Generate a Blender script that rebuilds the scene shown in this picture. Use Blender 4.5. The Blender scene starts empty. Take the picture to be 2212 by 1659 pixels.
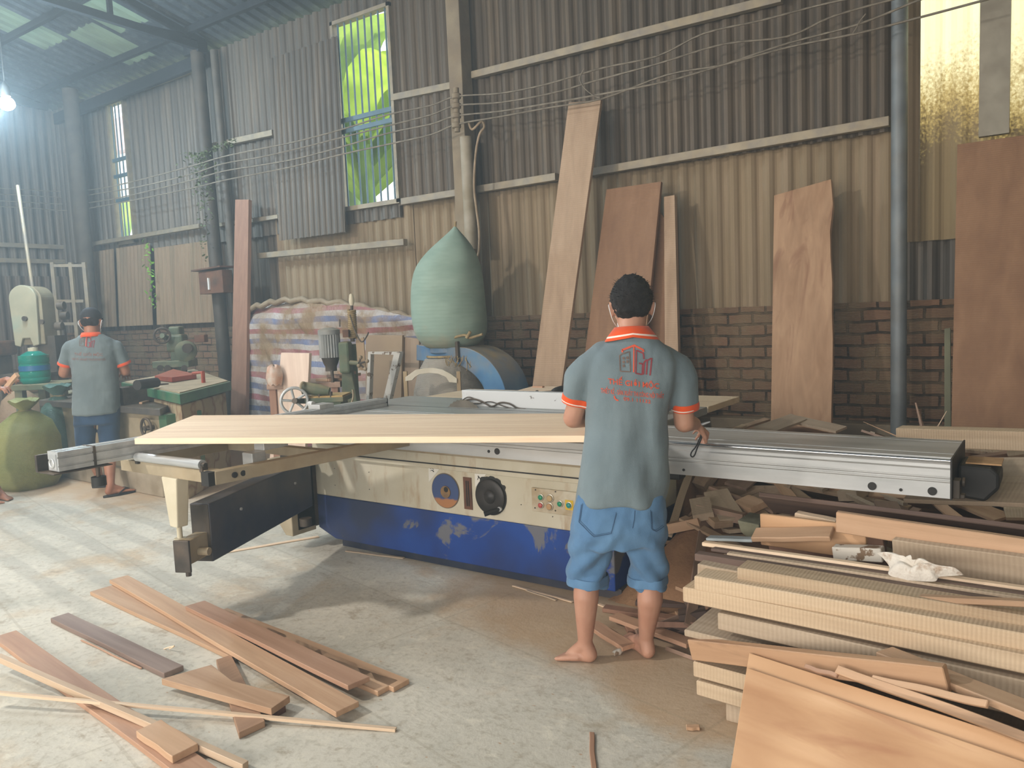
import bpy, bmesh, math, random
from mathutils import Vector, Matrix, Euler, noise as mnoise
from mathutils.bvhtree import BVHTree
R = math.radians
PI = math.pi
random.seed(7)
sc = bpy.context.scene
col = sc.collection

# ------------------------------------------------------------------ camera
CAM = Vector((0, 0, 1.5))
FPX = 1700.0
_yaw, _pit, _rol = R(35.3), R(5.3), R(-2.45)
_f = Vector((-math.sin(_yaw), math.cos(_yaw), 0)); _r = Vector((math.cos(_yaw), math.sin(_yaw), 0)); _u = Vector((0, 0, 1))
FW = _f*math.cos(_pit) - _u*math.sin(_pit)
_u2 = _u*math.cos(_pit) + _f*math.sin(_pit)
RT = _r*math.cos(_rol) + _u2*math.sin(_rol)
UP = _u2*math.cos(_rol) - _r*math.sin(_rol)
cd = bpy.data.cameras.new('camera'); cam = bpy.data.objects.new('camera', cd); col.objects.link(cam)
cd.sensor_fit = 'HORIZONTAL'; cd.sensor_width = 36; cd.lens = FPX*36/2212
cd.clip_start = .05; cd.clip_end = 300
cam.matrix_world = Matrix(((RT.x, UP.x, -FW.x, CAM.x), (RT.y, UP.y, -FW.y, CAM.y), (RT.z, UP.z, -FW.z, CAM.z), (0, 0, 0, 1)))
sc.camera = cam

# ------------------------------------------------------------------ light
sc.view_settings.view_transform = 'Standard'
sc.view_settings.look = 'None'
sc.view_settings.gamma = 1
sc.view_settings.use_curve_mapping = False
sc.view_settings.exposure = 0.38
w = bpy.data.worlds.new('world'); sc.world = w; w.use_nodes = True
wn = w.node_tree.nodes; wn['Background'].inputs[0].default_value = (.82, .92, 1, 1); wn['Background'].inputs[1].default_value = 2.6


def light(name, kind, loc, energy, color=(1, 1, 1), size=1, size_y=None, target=None):
    d = bpy.data.lights.new(name, kind); d.energy = energy; d.color = color
    if kind == 'AREA':
        d.size = size
        if size_y: d.shape = 'RECTANGLE'; d.size_y = size_y
    elif kind != 'SUN':
        d.shadow_soft_size = size
    else:
        d.angle = R(size)
    o = bpy.data.objects.new(name, d); col.objects.link(o); o.location = loc
    if target is not None:
        o.rotation_euler = (Vector(target)-Vector(loc)).to_track_quat('-Z', 'Y').to_euler()
    return o


# daylight through the open front of the shed (behind the camera) and the open bay on the left
light('open_front_daylight', 'AREA', (-1.5, -4.4, 2.0), 540, (1, .965, .91), 11, 2.6, (-2.5, 3.5, .9))
# high bay lamps hanging in the hall
light('hall_lamp_light', 'POINT', (-5.6, -1.0, 4.1), 560, (1, .97, .91), .14)
light('far_lamp_light', 'POINT', (-9.45, 3.9, 3.86), 260, (.62, .84, 1), .1)
light('roof_panel_daylight', 'AREA', (-7.5, 2.2, 5.6), 160, (.86, .95, 1), 5, 1.2, (-7.5, 2.2, 0))
light('sun_outside', 'SUN', (0, 30, 20), 3.2, (1, .95, .82), 1.0, (-8, 0, -12))


# ------------------------------------------------------------------ pixel helper: where a sight line meets a plane
def ray(x, y):
    return RT*((x-1106)/FPX) - UP*((y-829.5)/FPX) + FW


def P(x, y, X=None, Y=None, Z=None):
    d = ray(x, y)
    t = X/d.x if X is not None else Y/d.y if Y is not None else (Z-CAM.z)/d.z
    return CAM + d*t


def PP(x, y, p0, n):
    d = ray(x, y); return CAM + d*((Vector(p0)-CAM).dot(n)/d.dot(n))


# ------------------------------------------------------------------ materials
def lin(c):
    if isinstance(c, str):
        c = tuple(int(c[i:i+2], 16)/255 for i in (0, 2, 4))
    return tuple(((x/12.92) if x <= .04045 else ((x+.055)/1.055)**2.4) for x in c[:3]) + (1,)


class NT:
    def __init__(s, name):
        s.m = bpy.data.materials.new(name); s.m.use_nodes = True
        s.t = s.m.node_tree; s.b = s.t.nodes['Principled BSDF']; s.out = s.t.nodes['Material Output']
        s.tc = s.t.nodes.new('ShaderNodeTexCoord')

    def n(s, kind, **kw):
        x = s.t.nodes.new('ShaderNode'+kind)
        for k, v in kw.items():
            if k.startswith('i_'): x.inputs[k[2:].replace('_', ' ')].default_value = v
            else: setattr(x, k, v)
        return x

    def l(s, a, b): s.t.links.new(a, b)

    def map(s, scale=(1, 1, 1), src='Object', rnd=0, rot=(0, 0, 0)):
        m = s.n('Mapping'); m.inputs['Scale'].default_value = scale; m.inputs['Rotation'].default_value = rot
        s.l(s.tc.outputs[src], m.inputs['Vector'])
        if rnd:
            oi = s.n('ObjectInfo'); mu = s.n('Math', operation='MULTIPLY'); mu.inputs[1].default_value = rnd
            s.l(oi.outputs['Random'], mu.inputs[0]); s.l(mu.outputs[0], m.inputs['Location'])
        return m.outputs[0]

    def noise(s, vec, scale=5, detail=4, rough=.55, dist=0):
        x = s.n('TexNoise'); x.inputs['Scale'].default_value = scale; x.inputs['Detail'].default_value = detail
        x.inputs['Roughness'].default_value = rough; x.inputs['Distortion'].default_value = dist
        s.l(vec, x.inputs['Vector']); return x.outputs['Fac']

    def ramp(s, fac, stops):
        x = s.n('ValToRGB'); e = x.color_ramp.elements
        while len(e) < len(stops): e.new(.5)
        for i, (p, c) in enumerate(stops): e[i].position = p; e[i].color = c if len(c) == 4 else lin(c)
        s.l(fac, x.inputs[0]); return x.outputs[0]

    def mix(s, a, b, fac, mode='MIX'):
        x = s.n('Mix', data_type='RGBA', blend_type=mode)
        for i, v in ((6, a), (7, b)):
            if isinstance(v, (tuple, str)): x.inputs[i].default_value = lin(v) if isinstance(v, str) else v
            else: s.l(v, x.inputs[i])
        if isinstance(fac, (int, float)): x.inputs[0].default_value = fac
        else: s.l(fac, x.inputs[0])
        return x.outputs[2]

    def math(s, op, a, b=0.0):
        x = s.n('Math', operation=op)
        for i, v in ((0, a), (1, b)):
            if isinstance(v, (int, float)): x.inputs[i].default_value = v
            else: s.l(v, x.inputs[i])
        return x.outputs[0]

    def bump(s, h, strength=.3, dist=.01):
        x = s.n('Bump'); x.inputs['Strength'].default_value = strength; x.inputs['Distance'].default_value = dist
        s.l(h, x.inputs['Height']); s.l(x.outputs[0], s.b.inputs['Normal'])

    def fin(s, c, rough=.6, metal=0, spec=.4):
        if isinstance(c, (tuple, str)): s.b.inputs['Base Color'].default_value = lin(c) if isinstance(c, str) else c
        else: s.l(c, s.b.inputs['Base Color'])
        s.b.inputs['Roughness'].default_value = rough; s.b.inputs['Metallic'].default_value = metal
        s.b.inputs['Specular IOR Level'].default_value = spec
        return s.m


def plain(name, c, c2=None, scale=6, rough=.6, metal=0, bump=0, stretch=(1, 1, 1), dust=None, amt=.5, lo=.35, hi=.65, spec=.4):
    t = NT(name); v = t.map(stretch, rnd=13)
    f = t.noise(v, scale)
    k = t.ramp(f, ((lo, c), (hi, c2 or c)))
    if dust:   # settled sawdust on upward faces
        g = t.n('NewGeometry'); sx = t.n('SeparateXYZ'); t.l(g.outputs['Normal'], sx.inputs[0])
        up = t.ramp(sx.outputs[2], ((.25, (0, 0, 0, 1)), (.85, (1, 1, 1, 1))))
        nn = t.ramp(t.noise(v, scale*2.3), ((.3, (.5, .5, .5, 1)), (.7, (1, 1, 1, 1))))
        base = t.ramp(t.noise(v, scale*.8, 5), ((.45, (0, 0, 0, 1)), (.7, (.5, .5, .5, 1))))
        fac = t.math('MULTIPLY', t.math('MAXIMUM', t.math('MULTIPLY', up, nn), base), amt)
        k = t.mix(k, dust, fac)
    if bump: t.bump(t.noise(v, scale*6), bump)
    return t.fin(k, rough, metal, spec)


def soften(c, k=.26, up=1.04):
    r, g, b = (int(c[i:i+2], 16)/255 for i in (0, 2, 4)); y = .35*r+.5*g+.15*b
    return '%02x%02x%02x' % tuple(min(255, round(255*up*(v_+(y-v_)*k))) for v_ in (r, g, b))


def wood(name, c1, c2, c3=None, grain=26, rough=.62, var=.16, saw=0, knots=True, along='X', ring=0, dark=None):
    c1 = soften(c1); c2 = soften(c2); c3 = soften(c3) if c3 else None
    t = NT(name)
    st = {'X': (1.1, grain, grain), 'Y': (grain, 1.1, grain), 'Z': (grain, grain, 1.1)}[along]
    st2 = {'X': (.5, 5, 5), 'Y': (5, .5, 5), 'Z': (5, 5, .5)}[along]
    v = t.map(st, rnd=31); v2 = t.map(st2, rnd=17)
    f = t.noise(v, 1.0, 6, .6, .6)
    k = t.ramp(f, ((.28, c1), (.52, c2), (.75, c3 or c2)))
    f2 = t.noise(v2, 1.6, 4, .5, 1.2)
    k = t.mix(k, t.ramp(f2, ((.3, c1), (.7, c3 or c2))), .45)
    if ring:
        wv = t.n('TexWave', wave_type='RINGS', rings_direction={'X': 'Y', 'Y': 'X', 'Z': 'Y'}[along]); wv.inputs['Scale'].default_value = ring
        wv.inputs['Distortion'].default_value = 5; wv.inputs['Detail'].default_value = 3; wv.inputs['Detail Scale'].default_value = .6
        t.l(t.map({'X': (.35, 1.4, 1), 'Y': (1.4, .35, 1), 'Z': (1.2, 1.2, .35)}[along], rnd=5), wv.inputs['Vector'])
        k = t.mix(k, c1, t.math('MULTIPLY', wv.outputs['Fac'], .38))
    if dark:
        fd = t.ramp(t.noise(t.map(st2, rnd=9), 1.1, 5, .6, 1.5), ((.56, (0, 0, 0, 1)), (.68, (1, 1, 1, 1))))
        k = t.mix(k, dark, t.math('MULTIPLY', fd, .6))
    oi = t.n('ObjectInfo'); hs = t.n('HueSaturation')
    t.l(t.math('ADD', t.math('MULTIPLY', oi.outputs['Random'], var*2), 1-var), hs.inputs['Value']); t.l(k, hs.inputs['Color'])
    t.bump(f, .25, .004)
    if saw:
        wv = t.n('TexWave', wave_type='BANDS', bands_direction=along); wv.inputs['Scale'].default_value = saw; wv.inputs['Distortion'].default_value = 1.5
        wv.inputs['Detail'].default_value = 2
        t.l(t.map((1, 1, 1)), wv.inputs['Vector'])
        k2 = t.mix(hs.outputs[0], lin(c1), t.math('MULTIPLY', wv.outputs['Fac'], .22))
        t.bump(wv.outputs['Fac'], .25, .003)
        return t.fin(k2, rough)
    return t.fin(hs.outputs[0], rough)


def emit(name, c, s):
    t = NT(name); t.fin('000000'); t.b.inputs['Emission Color'].default_value = lin(c); t.b.inputs['Emission Strength'].default_value = s
    return t.m


# ------------------------------------------------------------------ mesh builder
WLOC = {}


class MB:
    def __init__(s, xf=None): s.v = []; s.f = []; s.xf = xf; s.mi = []; s.cur = 0

    def add(s, vs, fs):
        o = len(s.v)
        for p in vs:
            p = Vector(p); s.v.append(s.xf @ p if s.xf else p)
        for f in fs: s.f.append(tuple(i+o for i in f)); s.mi.append(s.cur)
        return s

    def box(s, c, d, rot=None):
        x, y, z = (k/2 for k in d); m = (rot.to_matrix() if isinstance(rot, Euler) else rot) if rot else Matrix.Identity(3)
        vs = [Vector(c) + m @ Vector((a*x, b*y, e*z)) for a in (-1, 1) for b in (-1, 1) for e in (-1, 1)]
        return s.add(vs, [(0, 1, 3, 2), (4, 6, 7, 5), (0, 4, 5, 1), (2, 3, 7, 6), (0, 2, 6, 4), (1, 5, 7, 3)])

    def bb(s, x0, x1, y0, y1, z0, z1):
        return s.box(((x0+x1)/2, (y0+y1)/2, (z0+z1)/2), (abs(x1-x0), abs(y1-y0), abs(z1-z0)))

    def beam(s, a, b, wd, h, up=(0, 0, 1)):
        a = Vector(a); b = Vector(b); d = (b-a); L = d.length; d.normalize(); up = Vector(up)
        sd = d.cross(up); sd.normalize(); u = sd.cross(d)
        m = Matrix((d, sd, u)).transposed()
        return s.box((a+b)/2, (L, wd, h), m)

    def cyl(s, a, b, r0, r1=None, n=16):
        r1 = r0 if r1 is None else r1
        return s.tube([a, b], [r0, r1], n)

    def tube(s, pts, r, n=8, closed=False, flat=1.0, caps=True):
        pts = [Vector(p) for p in pts]; rs = r if isinstance(r, (list, tuple)) else [r]*len(pts)
        vs = []; fs = []; prev = None; N = len(pts)
        for i, p in enumerate(pts):
            if closed: d = pts[(i+1) % N]-pts[i-1]
            else: d = pts[min(i+1, N-1)]-pts[max(i-1, 0)]
            d.normalize()
            if prev is None:
                u = Vector((0, 0, 1)) if abs(d.z) < .9 else Vector((0, 1, 0))
                sd = d.cross(u).normalized()
            else:
                sd = prev - d*prev.dot(d)
                sd = sd.normalized() if sd.length > 1e-6 else d.orthogonal().normalized()
            prev = sd; u = sd.cross(d)
            for k in range(n):
                a = 2*PI*k/n; vs.append(p + (sd*math.cos(a) + u*math.sin(a)*flat)*rs[i])
        M_ = N if closed else N-1
        for i in range(M_):
            j = (i+1) % N
            for k in range(n):
                k2 = (k+1) % n; fs.append((i*n+k, i*n+k2, j*n+k2, j*n+k))
        if not closed and caps: fs.append(tuple(range(n-1, -1, -1))); fs.append(tuple((N-1)*n+k for k in range(n)))
        return s.add(vs, fs)

    def lathe(s, c, axis, prof, n=24, sx=1.0, sy=1.0):
        c = Vector(c); ax = Vector(axis).normalized(); e1 = ax.orthogonal().normalized() if abs(ax.z) < .99 else Vector((1, 0, 0)); e2 = ax.cross(e1)
        vs = []; fs = []
        for r, h in prof:
            for k in range(n):
                a = 2*PI*k/n; vs.append(c + ax*h + e1*(r*math.cos(a)*sx) + e2*(r*math.sin(a)*sy))
        for i in range(len(prof)-1):
            for k in range(n):
                k2 = (k+1) % n; fs.append((i*n+k, i*n+k2, (i+1)*n+k2, (i+1)*n+k))
        if prof[0][0] > 1e-4: fs.append(tuple(range(n-1, -1, -1)))
        if prof[-1][0] > 1e-4: fs.append(tuple((len(prof)-1)*n+k for k in range(n)))
        return s.add(vs, fs)

    def prism(s, pts, vec):
        pts = [Vector(p) for p in pts]; vec = Vector(vec); n = len(pts)
        fs = [tuple(range(n)), tuple(range(2*n-1, n-1, -1))] + [((i+1) % n, i, n+i, n+(i+1) % n) for i in range(n)]
        return s.add(pts+[p+vec for p in pts], fs)

    def sphere(s, c, r, n=12, sc_=(1, 1, 1)):
        prof = [(max(1e-5, r*math.sin(PI*i/n)), -r*math.cos(PI*i/n)) for i in range(n+1)]
        c = Vector(c); vs = []; fs = []; m = n*2
        for rr, h in prof:
            for k in range(m):
                a = 2*PI*k/m; vs.append(c+Vector((rr*math.cos(a)*sc_[0], rr*math.sin(a)*sc_[1], h*sc_[2])))
        for i in range(n):
            for k in range(m):
                k2 = (k+1) % m; fs.append((i*m+k, i*m+k2, (i+1)*m+k2, (i+1)*m+k))
        return s.add(vs, fs)

    def torus(s, c, axis, Rr, r, n=28, m=8, arc=(0, 2*PI)):
        ax = Vector(axis).normalized(); e1 = ax.orthogonal().normalized(); e2 = ax.cross(e1); full = abs(arc[1]-arc[0]-2*PI) < 1e-4
        pts = [Vector(c)+e1*math.cos(arc[0]+(arc[1]-arc[0])*i/n)*Rr+e2*math.sin(arc[0]+(arc[1]-arc[0])*i/n)*Rr for i in range(n if full else n+1)]
        return s.tube(pts, r, m, closed=full)

    def build(s, name, m=None, parent=None, bevel=0, smooth=None, label=None, cat=None, group=None, kind=None, origin=None):
        vs = s.v
        if origin is None:
            lo = [min(p[i] for p in vs) for i in range(3)]; hi = [max(p[i] for p in vs) for i in range(3)]
            origin = Vector([(a+b)/2 for a, b in zip(lo, hi)])
        me = bpy.data.meshes.new(name); me.from_pydata([p-origin for p in vs], [], s.f)
        ms = m if isinstance(m, (list, tuple)) else [m]
        for x in ms:
            if x: me.materials.append(x)
        if len(ms) > 1: me.polygons.foreach_set('material_index', s.mi)
        bm = bmesh.new(); bm.from_mesh(me); bmesh.ops.recalc_face_normals(bm, faces=bm.faces); bm.to_mesh(me); bm.free()
        o = bpy.data.objects.new(name, me); col.objects.link(o)
        if parent: o.parent = parent; o.location = origin-WLOC[parent.name]
        else: o.location = origin
        WLOC[o.name] = Vector(origin)
        if smooth is not None:
            me.polygons.foreach_set('use_smooth', [True]*len(me.polygons))
            if smooth < 180: me.set_sharp_from_angle(angle=R(smooth))
        if bevel:
            b = o.modifiers.new('bevel', 'BEVEL'); b.width = bevel; b.segments = 2; b.limit_method = 'ANGLE'; b.angle_limit = R(40)
        return tag(o, label, cat, group, kind)


def tag(o, label=None, cat=None, group=None, kind=None):
    if label: o['label'] = label
    if cat: o['category'] = cat
    if group: o['group'] = group
    if kind: o['kind'] = kind
    return o


def root(name, loc, label=None, cat=None, group=None, kind=None):
    o = bpy.data.objects.new(name, None); col.objects.link(o); o.location = loc; o.empty_display_size = .1
    WLOC[o.name] = Vector(loc)
    return tag(o, label, cat, group, kind)


def XF(loc, rz=0, sc_=1):
    return Matrix.Translation(loc) @ Matrix.Rotation(rz, 4, 'Z') @ Matrix.Diagonal((sc_, sc_, sc_, 1))


def box_obj(name, a, d, wdir, L, W, T, m, bev=.002, warp=0, **kw):
    """a board whose local X runs along its length: a = corner, d = length direction, wdir = width direction, T goes up"""
    d = Vector(d).normalized(); wdir = Vector(wdir); wdir = (wdir-d*wdir.dot(d)).normalized(); n = d.cross(wdir)
    if n.z < 0: n = -n; flip = True
    me = bpy.data.meshes.new(name); N = 10; vs = []; fs = []
    rr = random.Random(hash(round(a[0]*1000)+round(a[1]*777)) & 0xffff)
    ph = rr.random()*6; ea = rr.uniform(-.006, .006)
    for i in range(N+1):
        t = i/N; x = t*L; bow = warp*math.sin(PI*t+ph*.1); wob = .0018*math.sin(t*9+ph)
        for (yy, zz) in ((0, 0), (W, 0), (W, T), (0, T)):
            vs.append((x+(ea*(yy/W if W else 0) if i in (0, N) else 0), yy+wob, zz+bow))
    for i in range(N):
        b = i*4
        for k in range(4): fs.append((b+k, b+(k+1) % 4, b+4+(k+1) % 4, b+4+k))
    fs.append((3, 2, 1, 0)); fs.append((N*4, N*4+1, N*4+2, N*4+3))
    me.from_pydata(vs, [], fs); me.materials.append(m)
    bm = bmesh.new(); bm.from_mesh(me); bmesh.ops.recalc_face_normals(bm, faces=bm.faces); bm.to_mesh(me); bm.free()
    o = bpy.data.objects.new(name, me); col.objects.link(o)
    a = Vector(a)
    par = kw.pop('parent', None)
    m3 = Matrix((d, wdir, n)).transposed().to_4x4()
    m3.translation = a-(WLOC[par.name] if par else Vector())
    if par: o.parent = par
    o.matrix_basis = m3; WLOC[o.name] = a
    if bev:
        b = o.modifiers.new('bevel', 'BEVEL'); b.width = bev; b.segments = 1; b.limit_method = 'ANGLE'; b.angle_limit = R(40)
    return tag(o, **kw)
# ------------------------------------------------------------------ shared materials
DUST = 'b08d66'
m_steel = plain('bright_aluminium', 'c6cacb', 'abb0b2', 5, .35, .4, stretch=(.6, 3, 3), dust='a8967c', amt=.25)
m_alu = plain('dull_aluminium', 'c2c4c3', 'a8abaa', 4, .42, .3, stretch=(.4, 3, 3), dust='a58f72', amt=.35)
m_cream = plain('cream_paint', 'cfc8b2', 'bdb49a', 3, .5, 0, dust='ad9a78', amt=.5)
m_cream2 = plain('dusty_cream_paint', 'a89c84', '8c8068', 5, .6, 0, dust='a08a66', amt=.7)
m_navy = plain('navy_paint', '1c2438', '2d3446', 4, .42, 0, dust='7a6d5c', amt=.55)
m_blue = None
m_black = plain('black_rubber', '1d1c1b', '2b2926', 8, .55, 0)
m_blackd = plain('dusty_black', '2c2925', '4a4238', 6, .6, 0, dust='75614a', amt=.6)
m_green = plain('green_paint', '2f6b4c', '245540', 5, .5, 0, dust='8d8266', amt=.55)
m_greend = plain('dusty_green_paint', '5a6852', '46503f', 7, .6, 0, dust='93815f', amt=.75)
m_grey = plain('grey_paint', '8d9292', '777b7a', 6, .5, 0, dust='9c8a6c', amt=.55)
m_rust = plain('rusty_steel', '6e4a38', '4d3a30', 8, .75, .2, .2, dust='8a6a4c', amt=.5)
m_iron = plain('dark_iron', '3f3c38', '58514a', 9, .55, .6, dust='85705a', amt=.6)
m_red = plain('red_paint', 'b04a32', '8f3a2a', 6, .5, 0, dust='a0826a', amt=.4)
m_white = plain('chipped_white_paint', 'd6d5d0', 'c0bfb8', 4, .5, 0)
m_rope = plain('dusty_rope', 'a08c66', '7e6c4c', 20, .9, 0)

w_teak = wood('teak_plank', 'a67850', 'bd8f66', 'cca47c')
w_red = wood('reddish_plank', 'a2704e', 'b88463', 'c89873')
w_pale = wood('pale_plank', 'd2ab82', 'e4c29a', 'efd4b0')
w_brown = wood('brown_plank', '7e5c46', '96725a', 'a98870')
w_dark = wood('dark_brown_plank', '4e3a32', '65493d', '79604f')
w_oak = wood('rough_sawn_plank', 'b0906a', 'c8aa82', 'd6bb95', saw=26, rough=.75)
w_oak2 = wood('dusty_rough_plank', '9d8467', 'b2997a', 'c0a98c', saw=20, rough=.8)
w_veneer = wood('orange_panel', 'bd8752', 'cf9a66', 'dbaa78', grain=9, ring=2.0, var=.03)
w_slab = wood('dusty_slab', '967656', 'ad8b68', 'b89876', grain=14, saw=17, along='Z', var=.08, rough=.75)
w_slab2 = wood('orange_slab', '825838', '94663f', 'a3744e', grain=14, saw=22, along='Z', var=.05, rough=.7)
w_live = wood('live_edge_slab', '92663f', 'ac7c52', 'c4966a', grain=10, along='Z', var=.03, dark='7d5138')
w_rdv = wood('reddish_upright_plank', '81543c', '94654a', 'a47558', along='Z', var=.03)

# concrete floor
t = NT('dusty_concrete_floor')
v = t.map((1, 1, 1))
big = t.noise(v, .8, 5, .6, .6)
k = t.ramp(big, ((.3, 'bab6a8'), (.5, 'cac5b7'), (.7, 'd5cfc0')))
f2 = t.noise(v, 2.6, 8, .68, .8)
k = t.mix(k, 'b2b0a4', t.ramp(f2, ((.5, (0, 0, 0, 1)), (.66, (.55, .55, .55, 1)))))
sd = t.noise(v, 1.7, 7, .62, .3)
k = t.mix(k, 'b89a72', t.ramp(sd, ((.52, (0, 0, 0, 1)), (.72, (.75, .75, .75, 1)))))
fine = t.noise(v, 30, 6, .7)
k = t.mix(k, '8f8672', t.ramp(fine, ((.5, (0, 0, 0, 1)), (.68, (.5, .5, .5, 1)))))
f4 = t.noise(t.map((1, 1.3, 1)), 7, 7, .7, .5)
k = t.mix(k, 'd6d0bf', t.ramp(f4, ((.55, (0, 0, 0, 1)), (.66, (.8, .8, .8, 1)))))
k = t.mix(k, '9c8f7a', t.ramp(f4, ((.33, (.7, .7, .7, 1)), (.42, (0, 0, 0, 1)))))
chip = t.n('TexVoronoi'); chip.inputs['Scale'].default_value = 9; t.l(t.map((1, 1.7, 1)), chip.inputs['Vector'])
k = t.mix(k, 'a8845e', t.ramp(t.math('ADD', chip.outputs['Distance'], t.math('MULTIPLY', fine, .2)), ((.13, (.7, .7, .7, 1)), (.17, (0, 0, 0, 1)))))
# sawdust drift around the saw and the far machines, grey skid stripes on the left
sx = t.n('SeparateXYZ'); t.l(v, sx.inputs[0])


def gauss(cx, cy, rx, ry):
    a = t.math('POWER', t.math('DIVIDE', t.math('SUBTRACT', sx.outputs[0], cx), rx), 2.0)
    b = t.math('POWER', t.math('DIVIDE', t.math('SUBTRACT', sx.outputs[1], cy), ry), 2.0)
    return t.math('SUBTRACT', 1.0, t.math('ADD', a, b))


drift = t.math('MAXIMUM', gauss(-8.3, 4.6, 3.2, 1.6), t.math('MAXIMUM', gauss(-1.3, 3.5, 1.7, .9), gauss(-1.0, 2.9, .7, .5)))
dr = t.math('ADD', drift, t.math('MULTIPLY', sd, 1.2))
k = t.mix(k, 'b3926c', t.ramp(dr, ((.55, (0, 0, 0, 1)), (1.5, (.7, .7, .7, 1)))))
wv = t.n('TexWave', wave_type='BANDS', bands_direction='Y'); wv.inputs['Scale'].default_value = 1.25; wv.inputs['Distortion'].default_value = .8
wv.inputs['Detail'].default_value = 5; wv.inputs['Detail Scale'].default_value = 1.5
t.l(t.map((1, 1, 1), rot=(0, 0, R(8))), wv.inputs['Vector'])
st = t.ramp(t.math('MULTIPLY', t.ramp(wv.outputs['Fac'], ((.5, (0, 0, 0, 1)), (.8, (1, 1, 1, 1)))), t.ramp(gauss(-5.6, 2.7, 2.1, 1.1), ((0, (0, 0, 0, 1)), (.4, (1, 1, 1, 1))))), ((.1, (0, 0, 0, 1)), (.9, (.7, .7, .7, 1))))
k = t.mix(k, '8b8a82', t.math('MULTIPLY', st, .4))
br = t.n('TexBrick'); br.inputs['Scale'].default_value = .33; br.inputs['Mortar Size'].default_value = .0022; br.offset = 0
br.inputs['Color1'].default_value = (0, 0, 0, 1); br.inputs['Color2'].default_value = (0, 0, 0, 1); br.inputs['Mortar'].default_value = (1, 1, 1, 1)
t.l(t.map((1, 1, 1), rot=(0, 0, R(12))), br.inputs['Vector'])
k = t.mix(k, '8a7f68', t.math('MULTIPLY', br.outputs['Color'], .22))
t.bump(t.math('ADD', fine, t.math('MULTIPLY', f2, 2.0)), .25, .01)
m_floor = t.fin(k, .72, 0, .3)

# corrugated sheet, dusty
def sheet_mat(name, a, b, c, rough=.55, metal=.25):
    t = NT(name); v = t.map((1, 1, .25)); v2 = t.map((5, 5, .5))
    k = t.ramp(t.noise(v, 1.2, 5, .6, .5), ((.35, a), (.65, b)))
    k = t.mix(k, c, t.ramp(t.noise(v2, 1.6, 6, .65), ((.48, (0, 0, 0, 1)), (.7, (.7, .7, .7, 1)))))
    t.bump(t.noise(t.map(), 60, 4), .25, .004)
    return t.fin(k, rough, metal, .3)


m_clad = sheet_mat('dusty_corrugated_iron', '56534e', '67625a', '7d7264')
m_clad_low = sheet_mat('sawdust_coated_corrugated_iron', '86775f', '968469', 'a39078', .8, .05)
m_clad_rust = sheet_mat('rusty_corrugated_iron', '86725c', '9a856c', '6c6450', .8, .05)
m_rail = plain('dusty_steel_rail', '8a8378', 'a39780', 9, .6, .3, dust='93805f', amt=.8)
m_post = plain('grey_blue_steel_post', '7d8486', '6c7274', 5, .5, .2, dust='8c7f68', amt=.4)
m_conc = plain('grimy_concrete', '7b6f5e', '8f826c', 5, .85, 0, .3, dust='8d7758', amt=.6)
m_roof = sheet_mat('dull_zinc_roof', '4c5359', '41484e', '6a7274', .5, .3)
m_truss = plain('dark_steel_truss', '23282d', '2f3439', 5, .6, .2)
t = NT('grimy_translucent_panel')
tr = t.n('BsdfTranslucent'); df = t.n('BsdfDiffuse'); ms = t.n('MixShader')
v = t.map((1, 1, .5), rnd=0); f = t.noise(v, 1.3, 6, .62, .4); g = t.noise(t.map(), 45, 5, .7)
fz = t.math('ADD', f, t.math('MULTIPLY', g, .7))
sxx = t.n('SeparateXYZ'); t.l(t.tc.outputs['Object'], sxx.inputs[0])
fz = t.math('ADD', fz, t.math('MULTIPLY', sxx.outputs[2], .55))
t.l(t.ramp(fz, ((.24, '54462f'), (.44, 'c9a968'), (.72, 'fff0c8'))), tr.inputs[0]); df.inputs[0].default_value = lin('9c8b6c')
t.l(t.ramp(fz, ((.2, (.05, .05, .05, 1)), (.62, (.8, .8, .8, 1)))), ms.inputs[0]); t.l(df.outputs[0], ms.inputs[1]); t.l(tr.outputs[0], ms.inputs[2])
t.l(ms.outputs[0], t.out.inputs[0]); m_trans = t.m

# hollow-brick wall
t = NT('rough_hollow_brick')
br = t.n('TexBrick'); br.inputs['Scale'].default_value = 1; br.inputs['Brick Width'].default_value = .215; br.inputs['Row Height'].default_value = .094
br.inputs['Mortar Size'].default_value = .011; br.inputs['Mortar Smooth'].default_value = .3; br.inputs['Bias'].default_value = 0
for i, c in (('Color1', '8f6f58'), ('Color2', '7c6450'), ('Mortar', '453c32')): br.inputs[i].default_value = lin(c)
mp = t.n('Mapping'); mp.inputs['Rotation'].default_value = (R(90), 0, 0)
nd = t.n('TexNoise'); nd.inputs['Scale'].default_value = 6; t.l(t.tc.outputs['Object'], nd.inputs['Vector'])
vm = t.n('VectorMath', operation='MULTIPLY_ADD'); vm.inputs[1].default_value = (.03, .03, .03); t.l(nd.outputs['Color'], vm.inputs[0]); t.l(t.tc.outputs['Object'], vm.inputs[2])
t.l(vm.outputs[0], mp.inputs['Vector']); t.l(mp.outputs[0], br.inputs['Vector'])
k = t.mix(br.outputs['Color'], '8c7a60', t.ramp(t.noise(t.map(), 3, 5), ((.42, (0, 0, 0, 1)), (.62, (.8, .8, .8, 1)))))
ws = t.n('TexWave', wave_type='BANDS', bands_direction='Z'); ws.inputs['Scale'].default_value = 26; t.l(t.tc.outputs['Object'], ws.inputs['Vector'])
t.bump(t.math('ADD', t.math('MULTIPLY', br.outputs['Fac'], -1.0), t.math('MULTIPLY', ws.outputs['Fac'], .25)), .8, .03)
m_brick = t.fin(k, .9, 0, .2)

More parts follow.
